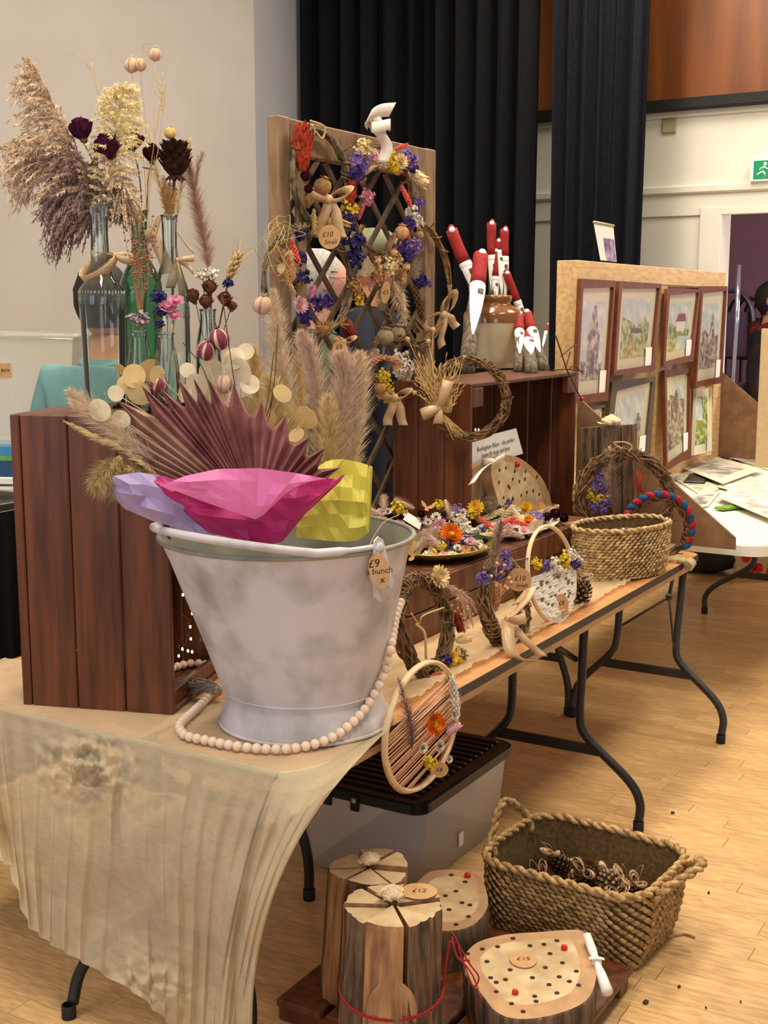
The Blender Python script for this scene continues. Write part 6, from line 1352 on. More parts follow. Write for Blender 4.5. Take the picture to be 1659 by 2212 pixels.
# green leaves by the decanter
sprig('rose_leaves', 'grey green dried rose leaves in the decanter neck', 'dried leaves', lambda b: [petal(b, Q1(x, y), (CR*dx-UP*dy).normalized(), (CR*dy+UP*dx).normalized(), 40*s1, 16*s1, .15, -CF) for x, y, dx, dy in ((222, 450, -.5, -1), (218, 420, -.2, -1), (228, 440, .2, -1), (208, 400, -.7, .5), (240, 455, .4, .3))], [K['green']])
# fine berry spray
def spray(b):
    for k in range(26):
        x0, y0 = U(285, 320), U(560, 640); x1, y1 = x0+U(-25, 25), U(420, 560); stems(b, Q4, [[(308, 730), ((x0+300)/2, 640), (x0, y0), (x1, y1)]], .0007)
        for j in range(7): q = Q4(lerp(x0, x1, j/7.)+U(-9, 9), lerp(y0, y1, j/7.)+U(-9, 9)); b.ball(q, .0028*U(.7, 1.2), 5, 4)
sprig('berry_spray', 'fine spray of tiny russet berries in a small milk bottle', 'dried flower', spray, [dm('russet_berry', '9a6a4e')])
# blooms in the small bottles
def bloom(Pf, lst, ms, base):
    def f(b):
        for kind, x, y, r, mi in lst:
            h = Pf(x, y); s = px(h); stems(b, Pf, [[base, ((x+base[0])/2, (y+base[1])/2+10), (x, y)]], .0012, len(ms)-1)
            if kind == 's': f_statice(b, h, UP-CF*.4, r*s, 70, mi, .22)
            elif kind == 'f': f_straw(b, h, UP*.6-CF*.6+CR*.2, r*s, mi, mi, 3, 11)
            elif kind == 'r': f_rose(b, h-UP*r*s*.6, UP-CF*.5+rv()*.3, r*s, mi, mi)
            elif kind == 'w': f_ear(b, h, h+(UP*.9+CR*.45)*r*s*2, r*s*.4, None, mi, r*s*2)
    return f
sprig('statice_stem', 'grey lilac statice stem in the milk bottle before the green bottle', 'dried flower', bloom(Q4, [('s', 306, 690, 22, 0), ('s', 285, 685, 13, 0)], [dm('statice_grey', 'a8969a'), K['stem']], (306, 860)), [dm('statice_grey', 'a8969a'), K['stem']])
sprig('statice_stem', 'purple statice and pink everlasting stem in the second milk bottle', 'dried flower', bloom(Q5, [('s', 342, 640, 20, 0), ('s', 347, 672, 16, 0), ('s', 345, 700, 12, 0), ('f', 362, 665, 20, 1), ('f', 380, 652, 17, 1), ('f', 376, 683, 17, 1)], [K['navy'], K['pink'], K['stem']], (360, 860)), [K['navy'], K['pink'], K['stem']])
sprig('dried_bloom_stem', 'cluster of brown dried rose blooms with white statice in the edge bottle', 'dried flower', bloom(Q6, [('r', 420, 640, 20, 0), ('r', 452, 622, 20, 0), ('r', 444, 652, 19, 0), ('r', 486, 645, 19, 0), ('r', 500, 662, 14, 0), ('s', 438, 592, 17, 1), ('s', 458, 590, 17, 1), ('w', 493, 600, 30, 2), ('s', 493, 612, 13, 3)], None or [dm('bloom_brown', '93624a', .3, col2='5a3424'), K['white'], K['straw'], K['navy'], K['stem_d']], (454, 780)), [dm('bloom_brown', '93624a', .3, col2='5a3424'), K['white'], K['straw'], K['navy'], K['stem_d']])
# satin bows on the bottles
def bow_on(t, fn): part(t, fn, 'satin_bow', m_rib)
f1 = lambda x, y: Q1(x, y, -.075)
bow_on(b1, lambda b: (ribbon_loop(b, f1(250, 552), -CR*.85-UP*.6, UP*.55-CR*.35-CF*.7, 88*s1, 32*s1, .028, 14), ribbon_loop(b, f1(250, 552), CR*.8-UP*.2, UP-CF*.4, 40*s1, 22*s1, .015), b.tube([f1(206, 545), f1(228, 548), f1(250, 552)], .002, 5), b.ball(f1(250, 552), 7*s1, 8, 6)))
f2 = lambda x, y: Q2(x, y, -.085)
bow_on(b2, lambda b: (b.strip(bez([f2(290, 535), f2(305, 512), f2(332, 508)], 6), 24*s2, UP-CF*.3), b.strip(bez([f2(332, 508), f2(342, 530), f2(358, 570), f2(362, 590)], 6), 26*s2, CR*.9+UP*.2), b.strip(bez([f2(332, 508), f2(340, 480), f2(348, 465)], 5), 13*s2, CR), b.ball(f2(332, 508), 7*s2, 8, 6)))
f3 = lambda x, y: Q3(x, y, -.07)
bow_on(b3, lambda b: (ribbon_loop(b, f3(383, 562), -UP*.9-CR*.25, CR, 60*s3, 20*s3, .012), ribbon_loop(b, f3(383, 562), -UP*.8+CR*.1, CR, 75*s3, 14*s3, .012), ribbon_loop(b, f3(383, 562), CR*.9+UP*.1, UP, 36*s3, 14*s3, .01), b.strip(bez([f3(383, 562), f3(402, 572), f3(418, 588)], 5), 12*s3, UP), b.strip(bez([f3(383, 500), f3(400, 525), f3(418, 545)], 5), 7*s3, UP), b.ball(f3(383, 562), 6*s3, 8, 6)))

# ================================================================== bunches in the bucket
DB = depth(rc)
BK = PD(DB)
inb = lambda: bc+ax*.35+V((U(-.05, .05), U(-.05, .05), 0))
def sheet(outt, outb, Dt, Db, nu, nv, amp, bulge, mb, seed):
    """paper patch between an upper and a lower outline (pixels), crumpled"""
    vs = []
    for i in range(nu+1):
        u = i/nu; a = poly(outt, u); e = poly(outb, u)
        for j in range(nv+1):
            v = j/nv; x = lerp(a[0], e[0], v); y = lerp(a[1], e[1], v); d = lerp(Dt, Db, v)-bulge*math.sin(PI*u)*math.sin(PI*(.15+.7*v))
            d += amp*(nz(x*.02, y*.03, seed)+.5*nz(x*.05, y*.05, seed+3)); vs.append(W(x, y, D=DB+d))
    k = nv+1; mb.add(vs, [(i*k+j, i*k+j+1, (i+1)*k+j+1, (i+1)*k+j) for i in range(nu) for j in range(nv)], False)
m_pk = mat('magenta_tissue', 'c02f74', .45, .08, 6, .15, transl=.25, spec=.5); m_lp = mat('light_pink_tissue', 'e57fb8', .45, .06, 6, .15, transl=.3, spec=.5); m_ll = mat('lilac_tissue', 'b9a7d4', .45, .05, 6, .15, transl=.3, spec=.5); m_yl = mat('yellow_tissue', 'e8dc62', .45, .05, 6, .15, transl=.3, spec=.5)
b = MB(); sheet([(238, 1048), (245, 1028), (300, 1020), (360, 1030), (420, 1060)], [(232, 1062), (270, 1100), (330, 1125), (385, 1142), (470, 1165)], -.20, -.16, 8, 4, .04, .05, b, 1); build(b, 'tissue_wrap', m_ll, label='crumpled lilac tissue paper at the left of the bucket', cat='tissue paper', origin=bc+ax*.8)
b = MB(); sheet([(645, 1040), (700, 998), (730, 990), (775, 998), (797, 1005), (800, 1030)], [(640, 1160), (680, 1165), (720, 1170), (760, 1170), (778, 1165), (796, 1150)], -.05, -.06, 9, 6, .05, .05, b, 2)
sheet([(797, 1005), (805, 1008), (800, 1020)], [(796, 1150), (800, 1140), (790, 1130)], -.03, .10, 4, 8, .01, 0, b, 4); build(b, 'tissue_wrap', m_yl, label='crumpled yellow tissue paper at the right of the bucket', cat='tissue paper', origin=bc+ax*.8)
pkw = thing('tissue_wrap', bc+ax*.8, 'bright pink tissue paper cone wrapped round the palm leaf bunch', 'tissue paper')
b = MB(); sheet([(292, 1028), (310, 1022), (380, 1035), (470, 1030), (560, 1020), (650, 1030), (720, 1034), (746, 1024)], [(330, 1040), (400, 1110), (450, 1150), (510, 1165), (570, 1180), (610, 1170), (660, 1110), (735, 1040)], -.21, -.17, 14, 6, .04, .06, b, 5); build(b, 'magenta_sheet', m_pk, pkw)
b = MB(); sheet([(345, 1050), (400, 1028), (470, 1013), (560, 1011), (640, 1022), (705, 1034)], [(360, 1052), (430, 1080), (500, 1105), (552, 1122), (566, 1115), (640, 1045)], -.30, -.28, 10, 4, .03, .02, b, 7); build(b, 'folded_flap', m_lp, pkw)
# palm fan
m_palm = mat('mauve_palm_leaf', '8a5a55', .6, .12, 14, .1, col2='6d3f3c', spec=.3); m_palm2 = mat('brown_palm_leaf', '93705c', .6, .14, 14, .1, col2='7a5848', spec=.3)
tips = [(212, 948), (235, 910), (252, 864), (305, 832), (345, 838), (383, 816), (417, 815), (450, 818), (505, 828), (566, 868), (618, 898), (668, 945), (702, 968), (735, 1010)]
apx = (556, 1110); fan = thing('palm_fan', bc+ax*.7, 'mauve pleated dried palm leaf fan rising from the pink tissue', 'dried palm leaf')
def fp(x, y, dd): r = math.hypot(x-apx[0], y-apx[1]); return W(x, y, D=DB-.17+dd+.05*(r/330.)**2)
for i, tp_ in enumerate(tips):
    prv = tips[max(0, i-1)]; nx = tips[min(len(tips)-1, i+1)]; hf = .62
    def notch(a, c): m_ = ((a[0]+c[0])/2, (a[1]+c[1])/2); q = .80; return (lerp(apx[0], m_[0], q), lerp(apx[1], m_[1], q))
    l = notch(prv, tp_) if i else (lerp(apx[0], tp_[0]-6, .72), lerp(apx[1], tp_[1]+22, .72)); r = notch(tp_, nx) if i < len(tips)-1 else (lerp(apx[0], tp_[0], .72), lerp(apx[1], tp_[1]+20, .72))
    b = MB(); vs = []; n = 6
    for k in range(n+1):
        f = k/n
        for c, dd in ((l, .010), (((l[0]+tp_[0])/2*.5+tp_[0]*.5*.8+l[0]*.1, 0), 0), (tp_, -.012), (r, .010)):
            pass
        L_ = (lerp(apx[0], l[0], f), lerp(apx[1], l[1], f)); R_ = (lerp(apx[0], r[0], f), lerp(apx[1], r[1], f)); C_ = (lerp(apx[0], tp_[0], f*.84), lerp(apx[1], tp_[1], f*.84))
        Ml = ((L_[0]+C_[0])/2, (L_[1]+C_[1])/2); Mr = ((R_[0]+C_[0])/2, (R_[1]+C_[1])/2)
        vs += [fp(*L_, .011*f), fp(*Ml, -.007*f), fp(*C_, .007*f), fp(*Mr, -.010*f), fp(*R_, .011*f)]
    vs.append(fp(*tp_, -.004)); fs = [(k*5+j, k*5+j+1, (k+1)*5+j+1, (k+1)*5+j) for k in range(n) for j in range(4)]+[(n*5+j, n*5+j+1, (n+1)*5) for j in range(4)]
    b.add(vs, fs, False); o = build(b, 'leaf_blade', m_palm2 if i < 3 else m_palm, fan)
# pampas in the bucket
def pam(label, C, r, n, m, dd=0., lean=1.6, t0=.1, droop=.25, wd=.0012): sprig('pampas_plume', label, 'dried grass', lambda b: (plume(b, [BK(x, y, dd+.05*(1-k/len(C))) for k, (x, y) in enumerate(C)], r*px(rc), n, wd=wd, lean=lean, t0=t0, droop=droop)), [m])
pam('tallest pale pampas plume in the bucket, in front of the trellis post', [(640, 1080), (625, 900), (603, 760), (590, 630)], 34, 2600, K['pampas'], .10)
pam('second tall pampas plume with curling tip in the bucket', [(690, 1080), (690, 920), (675, 790), (652, 722)], 32, 2200, K['pampas_p'], .08)
pam('yellowish short pampas plume left of the tallest plume', [(590, 1080), (565, 900), (552, 810), (545, 752)], 28, 1500, K['pampas_y'], .12)
pam('yellowish slim pampas plume between the two tall plumes', [(660, 1080), (652, 900), (648, 800), (647, 715)], 20, 1200, K['pampas_y'], .13)
pam('broad pale pampas plume above the yellow tissue', [(725, 1080), (735, 930), (745, 830), (735, 770)], 40, 2600, K['pampas_p'], .06)
pam('pale pampas plume with feathery top at the right of the bucket', [(755, 1080), (768, 940), (775, 840), (778, 765)], 34, 2000, K['pampas'], .09)
pam('straw pampas plume low behind the palm leaf', [(620, 1080), (612, 960), (600, 880), (580, 815)], 34, 1500, K['pampas_y'], .06)
pam('short straw pampas plume beside the honesty disc', [(690, 1090), (705, 1010), (712, 930), (708, 860)], 34, 1500, K['pampas_y'], .05)
pam('pale pampas plume stretching left across the crate boards', [(400, 1060), (290, 960), (215, 900), (150, 845)], 30, 1600, K['pampas'], -.17)
pam('thin straw grass plume reaching far left under the pampas', [(380, 1060), (280, 980), (210, 945), (140, 910)], 14, 500, K['pampas_y'], -.19, 2.6)
sprig('pampas_plume', 'bushy beige grass tuft curling over the lilac tissue', 'dried grass', lambda b: (f_fluff(b, BK(330, 1020, -.1), BK(215, 1020, -.2), 50*px(rc), 1300, wd=.0014, lean=.7, droop=.6), f_fluff(b, BK(260, 990, -.15), BK(205, 1050, -.22), 42*px(rc), 900, wd=.0014, lean=.7, droop=.4)), [dm('tuft_beige', 'b39a6c')])
# nigella pods and honesty in the bucket
sprig('nigella_stem', 'striped maroon nigella pods standing above the palm leaf', 'seed pods', pods([(474, 733, 22), (446, 758, 20), (342, 832, 19), (312, 842, 14)], PD(DB+.02), (520, 1060)), [dm('pod_stripe', '8a3f4e', .15, .6, 0, 18), K['pod2']])
sprig('nigella_stem', 'pale pink nigella pods between the honesty discs', 'seed pods', pods([(484, 830, 19), (567, 660, 19)], PD(DB+.04), (540, 1060)), [K['pod2'], dm('pod_pink', 'c58a7c')])
def honesty(lst, dd):
    def f(b):
        for x, y, r in lst: p = BK(x, y, dd+U(-.03, .03)); n_ = (-CF+rv()*.7).normalized(); M_ = frame(n_.orthogonal(), n_.cross(n_.orthogonal())); b.disc(p, r*px(p), r*px(p)*.84, M_, .0008, 20); b.tube([p, BK(lerp(x, 520, .35), y+60, dd)], .0009, 4)
    return f
for k, (lab, lst, dd) in enumerate((('honesty stem with pearly seed discs at the left over the crate', [(215, 886, 27), (158, 866, 14), (250, 850, 20), (262, 905, 22)], -.13), ('honesty stem of cream seed discs in front of the decanter', [(290, 812, 30), (322, 800, 28), (270, 830, 26), (300, 850, 28), (340, 810, 22), (262, 800, 18)], .02),
      ('honesty stem of cream seed discs behind the striped pods', [(405, 800, 20), (425, 830, 26), (455, 800, 28), (505, 775, 30), (530, 760, 22), (520, 800, 30), (470, 850, 24), (540, 830, 26), (400, 850, 22)], .05), ('honesty stem with one large amber disc over the pampas', [(662, 902, 28), (640, 940, 22), (610, 850, 22)], -.02), ('honesty stem of amber discs low behind the palm leaf', [(530, 880, 26), (575, 900, 24), (560, 940, 26), (500, 930, 24), (600, 960, 26)], .04))):
    sprig('honesty_stem', lab, 'dried flower', honesty(lst, dd), [K['disc'] if k in (0, 2) else dm('honesty_amber', 'e3cb94', .08, .4, .05, 20, transl=.45)])
sprig('fine_grass', 'thin brown seed stalks rising between the pampas plumes', 'dried grass', lambda b: stems(b, BK, [[(540, 1000), (510, 850), (480, 640)], [(545, 1000), (575, 880), (592, 760)], [(560, 1000), (590, 850), (600, 700)], [(470, 900), (440, 800), (395, 740)], [(575, 900), (585, 870), (590, 845)]], .0013), [K['stem_d']])
# ================================================================== picture stall beyond the table
m_pine = mat('pale_pine', 'e0bd88', .55, .10, 8, .03, stretch=(1, 6, 6), col2='d0a76e'); m_peg = mat('beige_board', 'c0a57c', .7, .06, 30); m_mdf = mat('brown_mdf', '8c6a4a', .7, .08, 12, col2='7a5a3e')
XD0 = 5.8; YD = W(1240, 560, X=XD0).y; XD1 = W(1562, 585, Y=YD).x
ztop = W(1240, 562, Y=YD).z
disp = thing('display_board', ((XD0+XD1)/2, YD, 0), 'pale pine framed display board hung with framed paintings', 'display board')
def dboard(x0, x1, z0, z1, y0, y1, m=m_pine, name='frame_rail'): b = MB(); b.box(((x0+x1)/2, (y0+y1)/2, (z0+z1)/2), (x1-x0, y1-y0, z1-z0), bev=.003); build(b, name, m, disp)
xm = W(1430, 580, Y=YD).x
dboard(XD0, XD0+.16, T, ztop, YD-.02, YD+.09, name='post'); dboard(xm-.06, xm+.07, T, ztop-.09, YD-.015, YD+.03, name='post'); dboard(XD1-.17, XD1, T, ztop-.09, YD-.02, YD+.03, name='post')
dboard(XD0+.16, XD1, ztop-.10, ztop, YD-.02, YD+.03, name='rail'); dboard(XD0, XD1, T, T+.08, YD-.01, YD+.03, name='rail'); dboard(XD0+.16, XD1-.1, T+.08, ztop-.1, YD+.03, YD+.045, m_peg, 'back_panel')
# side wings of the stall
b = MB(); xw = 5.27; b.prism([W(1248, 858, X=xw), W(1588, 1162, X=xw), V((xw, W(1588, 1162, X=xw).y-.002, T+.004)), V((xw, W(1248, 858, X=xw).y, T+.004))], V((.015, 0, 0))); build(b, 'side_wing', m_mdf, disp)
xw2 = XD1+.01; b = MB(); b.prism([W(1555, 800, X=xw2), W(1700, 925, X=xw2), W(1700, 1000, X=xw2), W(1543, 985, X=xw2)], V((.015, 0, 0))); build(b, 'side_wing', m_mdf, disp)
# framed pictures
m_frm = mat('mahogany_frame', '6a3517', .5, .15, 20, spec=.25); m_frm2 = mat('dark_oak_frame', '54432c', .55, .15, 20, spec=.25); m_mount = mat('cream_mount', 'e6dcc0', .7, .03, 20)
g_pic = glass('picture_glass', 'fafaf6', .05, .01, .22)
def paint(name, c1, c2, c3, sc): 
    m = mat(name, c1, .8, .1, sc, 0, col2=c2, detail=6, ramp=(.38, .62)); nt = m.node_tree; N = nt.nodes; cr = [n for n in N if n.type == 'VALTORGB'][0]; e = cr.color_ramp.elements.new(.5); e.color = (*lin(c3), 1); return m
m_land = paint('landscape_wash', 'c9cf9a', '5f7a35', 'a9b45c', 26); m_sky = paint('sky_wash', 'dfe3e0', 'b9cfd8', 'd2d6da', 12); m_town = paint('grey_wash', 'cfc8b8', '5c564e', '9c9588', 30); m_field = paint('field_wash', 'd9c46a', '7f8a3c', 'b8ad58', 24); m_ink2 = mat('graphite', '4d4a46', .8, .2, 60)
def picture(label, TL_, TR_, BR_, BL_, lean, art, fw=.035, m=m_frm, gl=True, y=None, group=None):
    y0 = (YD-.03) if y is None else y
    c = [W(*TL_, Y=y0), W(*TR_, Y=y0), W(*BR_, Y=y0-lean), W(*BL_, Y=y0-lean)]; cen = sum(c, V((0, 0, 0)))/4
    t = thing('framed_picture', (c[2]+c[3])/2, label, 'picture', group); ux = (c[1]-c[0]).normalized(); uz = (c[0]-c[3]).normalized(); nn = ux.cross(uz); nn = nn if nn.y < 0 else -nn
    def ins(k, f): return [p+(cen-p)*min(.9, f/((cen-p).length+1e-6)*1.41) for p in c]
    i1 = ins(c, fw)
    for k in range(4):
        k2 = (k+1) % 4; b = MB(); b.prism([c[k], c[k2], i1[k2], i1[k]], nn*.022); build(b, 'frame_side', m, t)
    b = MB(); b.prism(i1, nn*.004); build(b, 'mount', m_mount, t)
    i2 = [cen+(p-cen)*.74 for p in i1]; P = lambda u, v: (i2[3].lerp(i2[2], u)).lerp(i2[0].lerp(i2[1], u), v)+nn*.005
    for k, (mt, pts) in enumerate(art): b = MB(); b.prism([P(u, v)+nn*.0004*k for u, v in pts], nn*.0003); build(b, 'painted_area', mt, t)
    if gl: b = MB(); b.prism([p+nn*.010 for p in i1], nn*.001); build(b, 'glazing', g_pic, t)
    pc_ = i1[2]+(cen-i1[2])*.18; b = MB(); b.prism([pc_+ux*a*.10+uz*v*.13+nn*.014 for a, v in ((-.5, -.5), (.5, -.5), (.5, .5), (-.5, .5))], nn*.001); build(b, 'price_label', m_pap, t)
    return t
full = [(0, 0), (1, 0), (1, 1), (0, 1)]
def tower(x0, x1, h): return [(x0, .05), (x1, .05), (x1, h*.6), (x1-.06, h*.62), ((x0+x1)/2+.06, h), ((x0+x1)/2-.06, h), (x0+.06, h*.62), (x0, h*.6)]
picture('tall mahogany framed ink drawing of a church tower', (1247, 603), (1322, 607), (1305, 866), (1234, 872), .05, [(m_sky, full), (m_town, [(0, 0), (1, 0), (1, .2), (0, .25)]), (m_town, tower(.25, .8, .95)), (m_ink2, [(.45, .08), (.62, .08), (.62, .3), (.54, .36), (.45, .3)]), (m_ink2, [(.48, .55), (.6, .55), (.6, .63), (.48, .63)])])
picture('mahogany framed watercolour of a green valley and bridge', (1330, 608), (1422, 614), (1406, 803), (1318, 812), .05, [(m_sky, full), (m_land, [(0, 0), (1, 0), (1, .55), (.8, .7), (.55, .5), (.3, .62), (0, .7)]), (m_field, [(.1, 0), (.6, 0), (.5, .3), (.2, .35)]), (m_ink2, [(.3, .42), (.75, .40), (.7, .48), (.35, .5)])])
picture('mahogany framed watercolour of a white cottage with red roof', (1435, 624), (1507, 625), (1491, 781), (1426, 792), .05, [(m_sky, full), (m_land, [(0, 0), (1, 0), (1, .4), (.5, .45), (0, .6)]), (m_wp, [(.35, .4), (.75, .38), (.75, .62), (.35, .62)]), (mat('roof_wash', '8e4a2c', .8, .2), [(.3, .6), (.8, .58), (.72, .75), (.4, .76)]), (m_sky, [(.3, 0), (1, 0), (1, .25), (.5, .3)])])
picture('mahogany framed grey watercolour of a spire and street', (1509, 619), (1565, 619), (1553, 828), (1495, 837), .05, [(m_sky, full), (m_town, [(0, 0), (1, 0), (1, .5), (.6, .45), (.2, .6), (0, .55)]), (m_town, tower(.4, .8, .85)), (m_land, [(.5, .3), (.8, .3), (.7, .45)])])
picture('dark oak framed watercolour of a ruined tower over a field', (1316, 826), (1410, 814), (1397, 995), (1300, 1003), .08, [(m_sky, full), (m_field, [(0, 0), (1, 0), (1, .25), (0, .35)]), (m_town, [(.55, .22), (.95, .2), (.95, .45), (.85, .62), (.7, .6), (.68, .45), (.55, .42)])], .05, m_frm2)
picture('mahogany framed pencil drawing of a mill and stairs', (1428, 801), (1486, 796), (1486, 986), (1432, 1018), .10, [(m_town, full), (m_sky, [(0, .8), (1, .75), (1, 1), (0, 1)]), (m_ink2, [(.2, .45), (.6, .5), (.6, .85), (.5, .95), (.35, .8), (.2, .75)])])
picture('unframed cream mounted painting of a garden path', (1498, 839), (1531, 837), (1531, 975), (1493, 984), .06, [(m_land, full), (m_sky, [(0, .5), (.6, .5), (.5, .95), (0, 1)]), (m_field, [(0, .35), (.6, .38), (.6, .5), (0, .52)])], .004, m_mount, False)
picture('lowest cream mounted picture behind the crate corner', (1262, 880), (1302, 876), (1298, 960), (1258, 965), .05, [(m_land, full)], .02, m_frm2, False)
# calendar page clipped above the board
c = [W(1283, 480, Y=YD+.02), W(1325, 488, Y=YD+.02), W(1332, 566, Y=YD+.0), W(1298, 562, Y=YD+.0)]; cal = thing('calendar', c[3], 'small hanging picture calendar clipped above the display board', 'calendar')
b = MB(); b.prism(c, V((0, .003, 0))); build(b, 'page', m_pap, cal); cen = sum(c, V((0, 0, 0)))/4
b = MB(); b.prism([c[0].lerp(c[3], .38).lerp(c[1].lerp(c[2], .38), .35)-V((0, .002, 0)), c[0].lerp(c[3], .38).lerp(c[1].lerp(c[2], .38), .95)-V((0, .002, 0)), c[3].lerp(c[2], .95)-V((0, .002, 0)), c[3].lerp(c[2], .35)-V((0, .002, 0))], V((0, .001, 0))); build(b, 'photo', paint('dusk_photo', 'b79ab8', '6d5a78', '9a82a4', 20), cal)
b = MB(); b.tube([c[0], c[1]], .008, 6); build(b, 'clip_strip', m_bei, cal)
# white table of prints
wt = thing('print_table', (6.5, 1.75, 0), 'white plastic folding table spread with unframed prints', 'table')
m_wpl = mat('white_plastic_top', 'e9e6da', .45, .03, 40)
b = MB(); b.prism(rrect(5.42, XD1-.03, 1.285, YD-.06, .13, T-.03), (0, 0, .03)); build(b, 'table_top', m_wpl, wt)
b = MB(); band(b, rrect(5.415, XD1-.025, 1.28, YD-.055, .13, T-.05), rrect(5.44, XD1-.05, 1.31, YD-.08, .12, T-.05), (0, 0, .046)); build(b, 'edge_skirt', m_wpl, wt)
leg_pair(wt, 7.05, 7.02, 1.75, 1.45, 2.02, 1.2, m_leg2); leg_pair(wt, 5.75, 5.75, 1.0+.9, 1.45, 2.0, 1.2, m_leg2) if False else None
m_print = [paint('print_%d' % k, *q) for k, q in enumerate((('d8d6b8', '8c9a5c', 'c0c49a', 9), ('cfc6b4', '8a8078', 'b8ae9e', 10), ('d5dcc8', '9aa884', 'c6ceb0', 9), ('d9e0da', 'a8c4c8', 'd9cfae', 8), ('e0dcd0', 'c9a89a', 'd8d4c8', 9), ('c9c2b6', '77706c', 'aaa298', 12)))]
for k, (lab, q, dz) in enumerate((('mounted landscape print at the back of the white table', [(1548, 980), (1592, 962), (1720, 992), (1660, 1016)], .004), ('mounted grey townscape print lying across the white table', [(1452, 1003), (1512, 978), (1648, 1014), (1562, 1046)], .03), ('mounted green print next to the brown side wing', [(1436, 1022), (1452, 1016), (1562, 1052), (1520, 1074)], .004),
     ('mounted pale seascape print overlapping its neighbours', [(1548, 1052), (1600, 1024), (1720, 1056), (1690, 1090)], .012), ('mounted print propped at a tilt over the green print', [(1548, 1074), (1588, 1050), (1710, 1100), (1680, 1128)], .03), ('small mounted grey print beside the side wing', [(1478, 1072), (1556, 1062), (1530, 1094), (1496, 1100)], .006))):
    P4_ = [W(x, y, Z=T+dz) for x, y in q]; cen = sum(P4_, V((0, 0, 0)))/4; t = thing('mounted_print', V((cen.x, cen.y, T)), lab, 'print'); b = MB(); b.prism(P4_, V((0, 0, .003))); build(b, 'mount', m_mount, t)
    b = MB(); b.prism([cen.lerp(p, .68)+UP*.0035 for p in P4_], V((0, 0, .0005))); build(b, 'image', m_print[k], t)
    s = P4_[0].lerp(P4_[2], .12); b = MB(); b.prism([s+(P4_[1]-P4_[0])*a+(P4_[3]-P4_[0])*e+UP*.0045 for a, e in ((-.02, -.05), (.2, -.05), (.2, .1), (-.02, .1))], V((0, 0, .0005))); build(b, 'price_label', m_pap, t)
b = MB(); p = W(1505, 1035, Z=T+.012); b.box(p, (.34, .12, .02), Matrix.Rotation(.2, 3, 'Z'), .006); build(b, 'black_folder', m_lid, label='flat black folder filling dark gaps under the prints on the white table', cat='folder')  # flat black box filling the dark gaps between the prints
b = MB(); p = W(1585, 1095, Z=T+.014); b.box(p, (.22, .06, .014), Matrix.Rotation(-.5, 3, 'Z'), .003); build(b, 'green_card', mat('leaf_green_card', '6f9a2c', .7, .2), label='bright green card peeping out under the tilted print', cat='card')
# things under the white table
bg = thing('gift_bag', W(1650, 1242, Z=0)+V((-.1, .0, 0)), 'cream bag with large red spots on the floor under the white table', 'bag'); q = LOC[bg.name]
b = MB(); b.box(q+V((0, 0, .17)), (.12, .34, .34), Matrix.Rotation(.25, 3, 'Z'), .01); build(b, 'bag', mat('cream_canvas', 'c9b48a', .8, .06), bg)
b = MB()
for k in range(16): u, v = U(-.15, .15), U(.03, .31); M_ = Matrix.Rotation(.25, 3, 'Z'); b.disc(q+M_ @ V((-.062, u, v)), .028, .034, M_ @ frame(V((0, 1, 0)), UP), .002, 12)
build(b, 'red_spots', m_red, bg, kind='stuff')
b = MB(); p = W(1600, 1226, Z=0)+V((-.25, .18, 0)); b.ball(p+UP*.12, (.2, .28, .12), 14, 8, None, None, .06); build(b, 'dark_bag', mat('dark_green_bag', '23241c', .8, .3, 12), label='dark soft bag lying under the white print table', cat='bag')
# second board edge at the right and the doorway contents
b = MB(); p = W(1672, 800, X=8.15); b.box(V((8.15, p.y, (T+1.62)/2)), (.06, .17, 1.62-T), bev=.004); build(b, 'board_end', m_peg, label='beige end of another display board beside the doorway', cat='display board')
m_chr = mat('chrome', 'd8dcea', .12, .02, metal=1.); m_chf = mat('dark_chair_frame', '3a3038', .35, .1, spec=.5); m_chs = mat('plum_seat_pad', '4a3040', .7, .1)
def chair(label, p, y, grp):
    t = thing('stacked_chair', p, label, 'chair', grp); M_ = Matrix.Rotation(y, 3, 'Z'); P = lambda a: V(p)+M_ @ V(a)
    b = MB(); b.tube(bez([P((-.2, 0, .0)), P((-.2, .02, .8)), P((-.19, .03, 1.6)), P((-.13, .04, 1.82)), P((0, .04, 1.88)), P((.13, .04, 1.82)), P((.19, .03, 1.6)), P((.2, .02, .8)), P((.2, 0, 0))], 6), .014, 8); build(b, 'tube_frame', m_chf, t)
    b = MB(); b.box(P((0, .05, 1.55)), (.34, .03, .34), M_, .01); build(b, 'backrest', m_chs, t)
    b = MB(); b.box(P((0, .06, .95)), (.34, .04, .42), M_, .01); build(b, 'seat', m_chs, t)
for k in range(5): p = W(1568+k*2, 560, X=9.5+k*.12); chair('dark framed folding chair in the upright row inside the doorway', V((p.x, p.y-.05, 0)), -.9, 'folding chairs inside the doorway')
for k in range(4): p = W(1612+k*18, 600, X=10.45+.0*k); chair('brown backed chair leaning in the second row inside the doorway', V((p.x, p.y, -.05+.0)), .9, 'leaning chairs inside the doorway')
b = MB(); b.tube([W(1596, 572, X=8.95), W(1591, 700, X=8.95), W(1584, 805, X=8.95), V((8.95, W(1584, 805, X=8.95).y, .02))], .018, 10); build(b, 'chrome_pole', m_chr, label='bright chrome trolley pole beside the stacked chairs in the doorway', cat='pole')

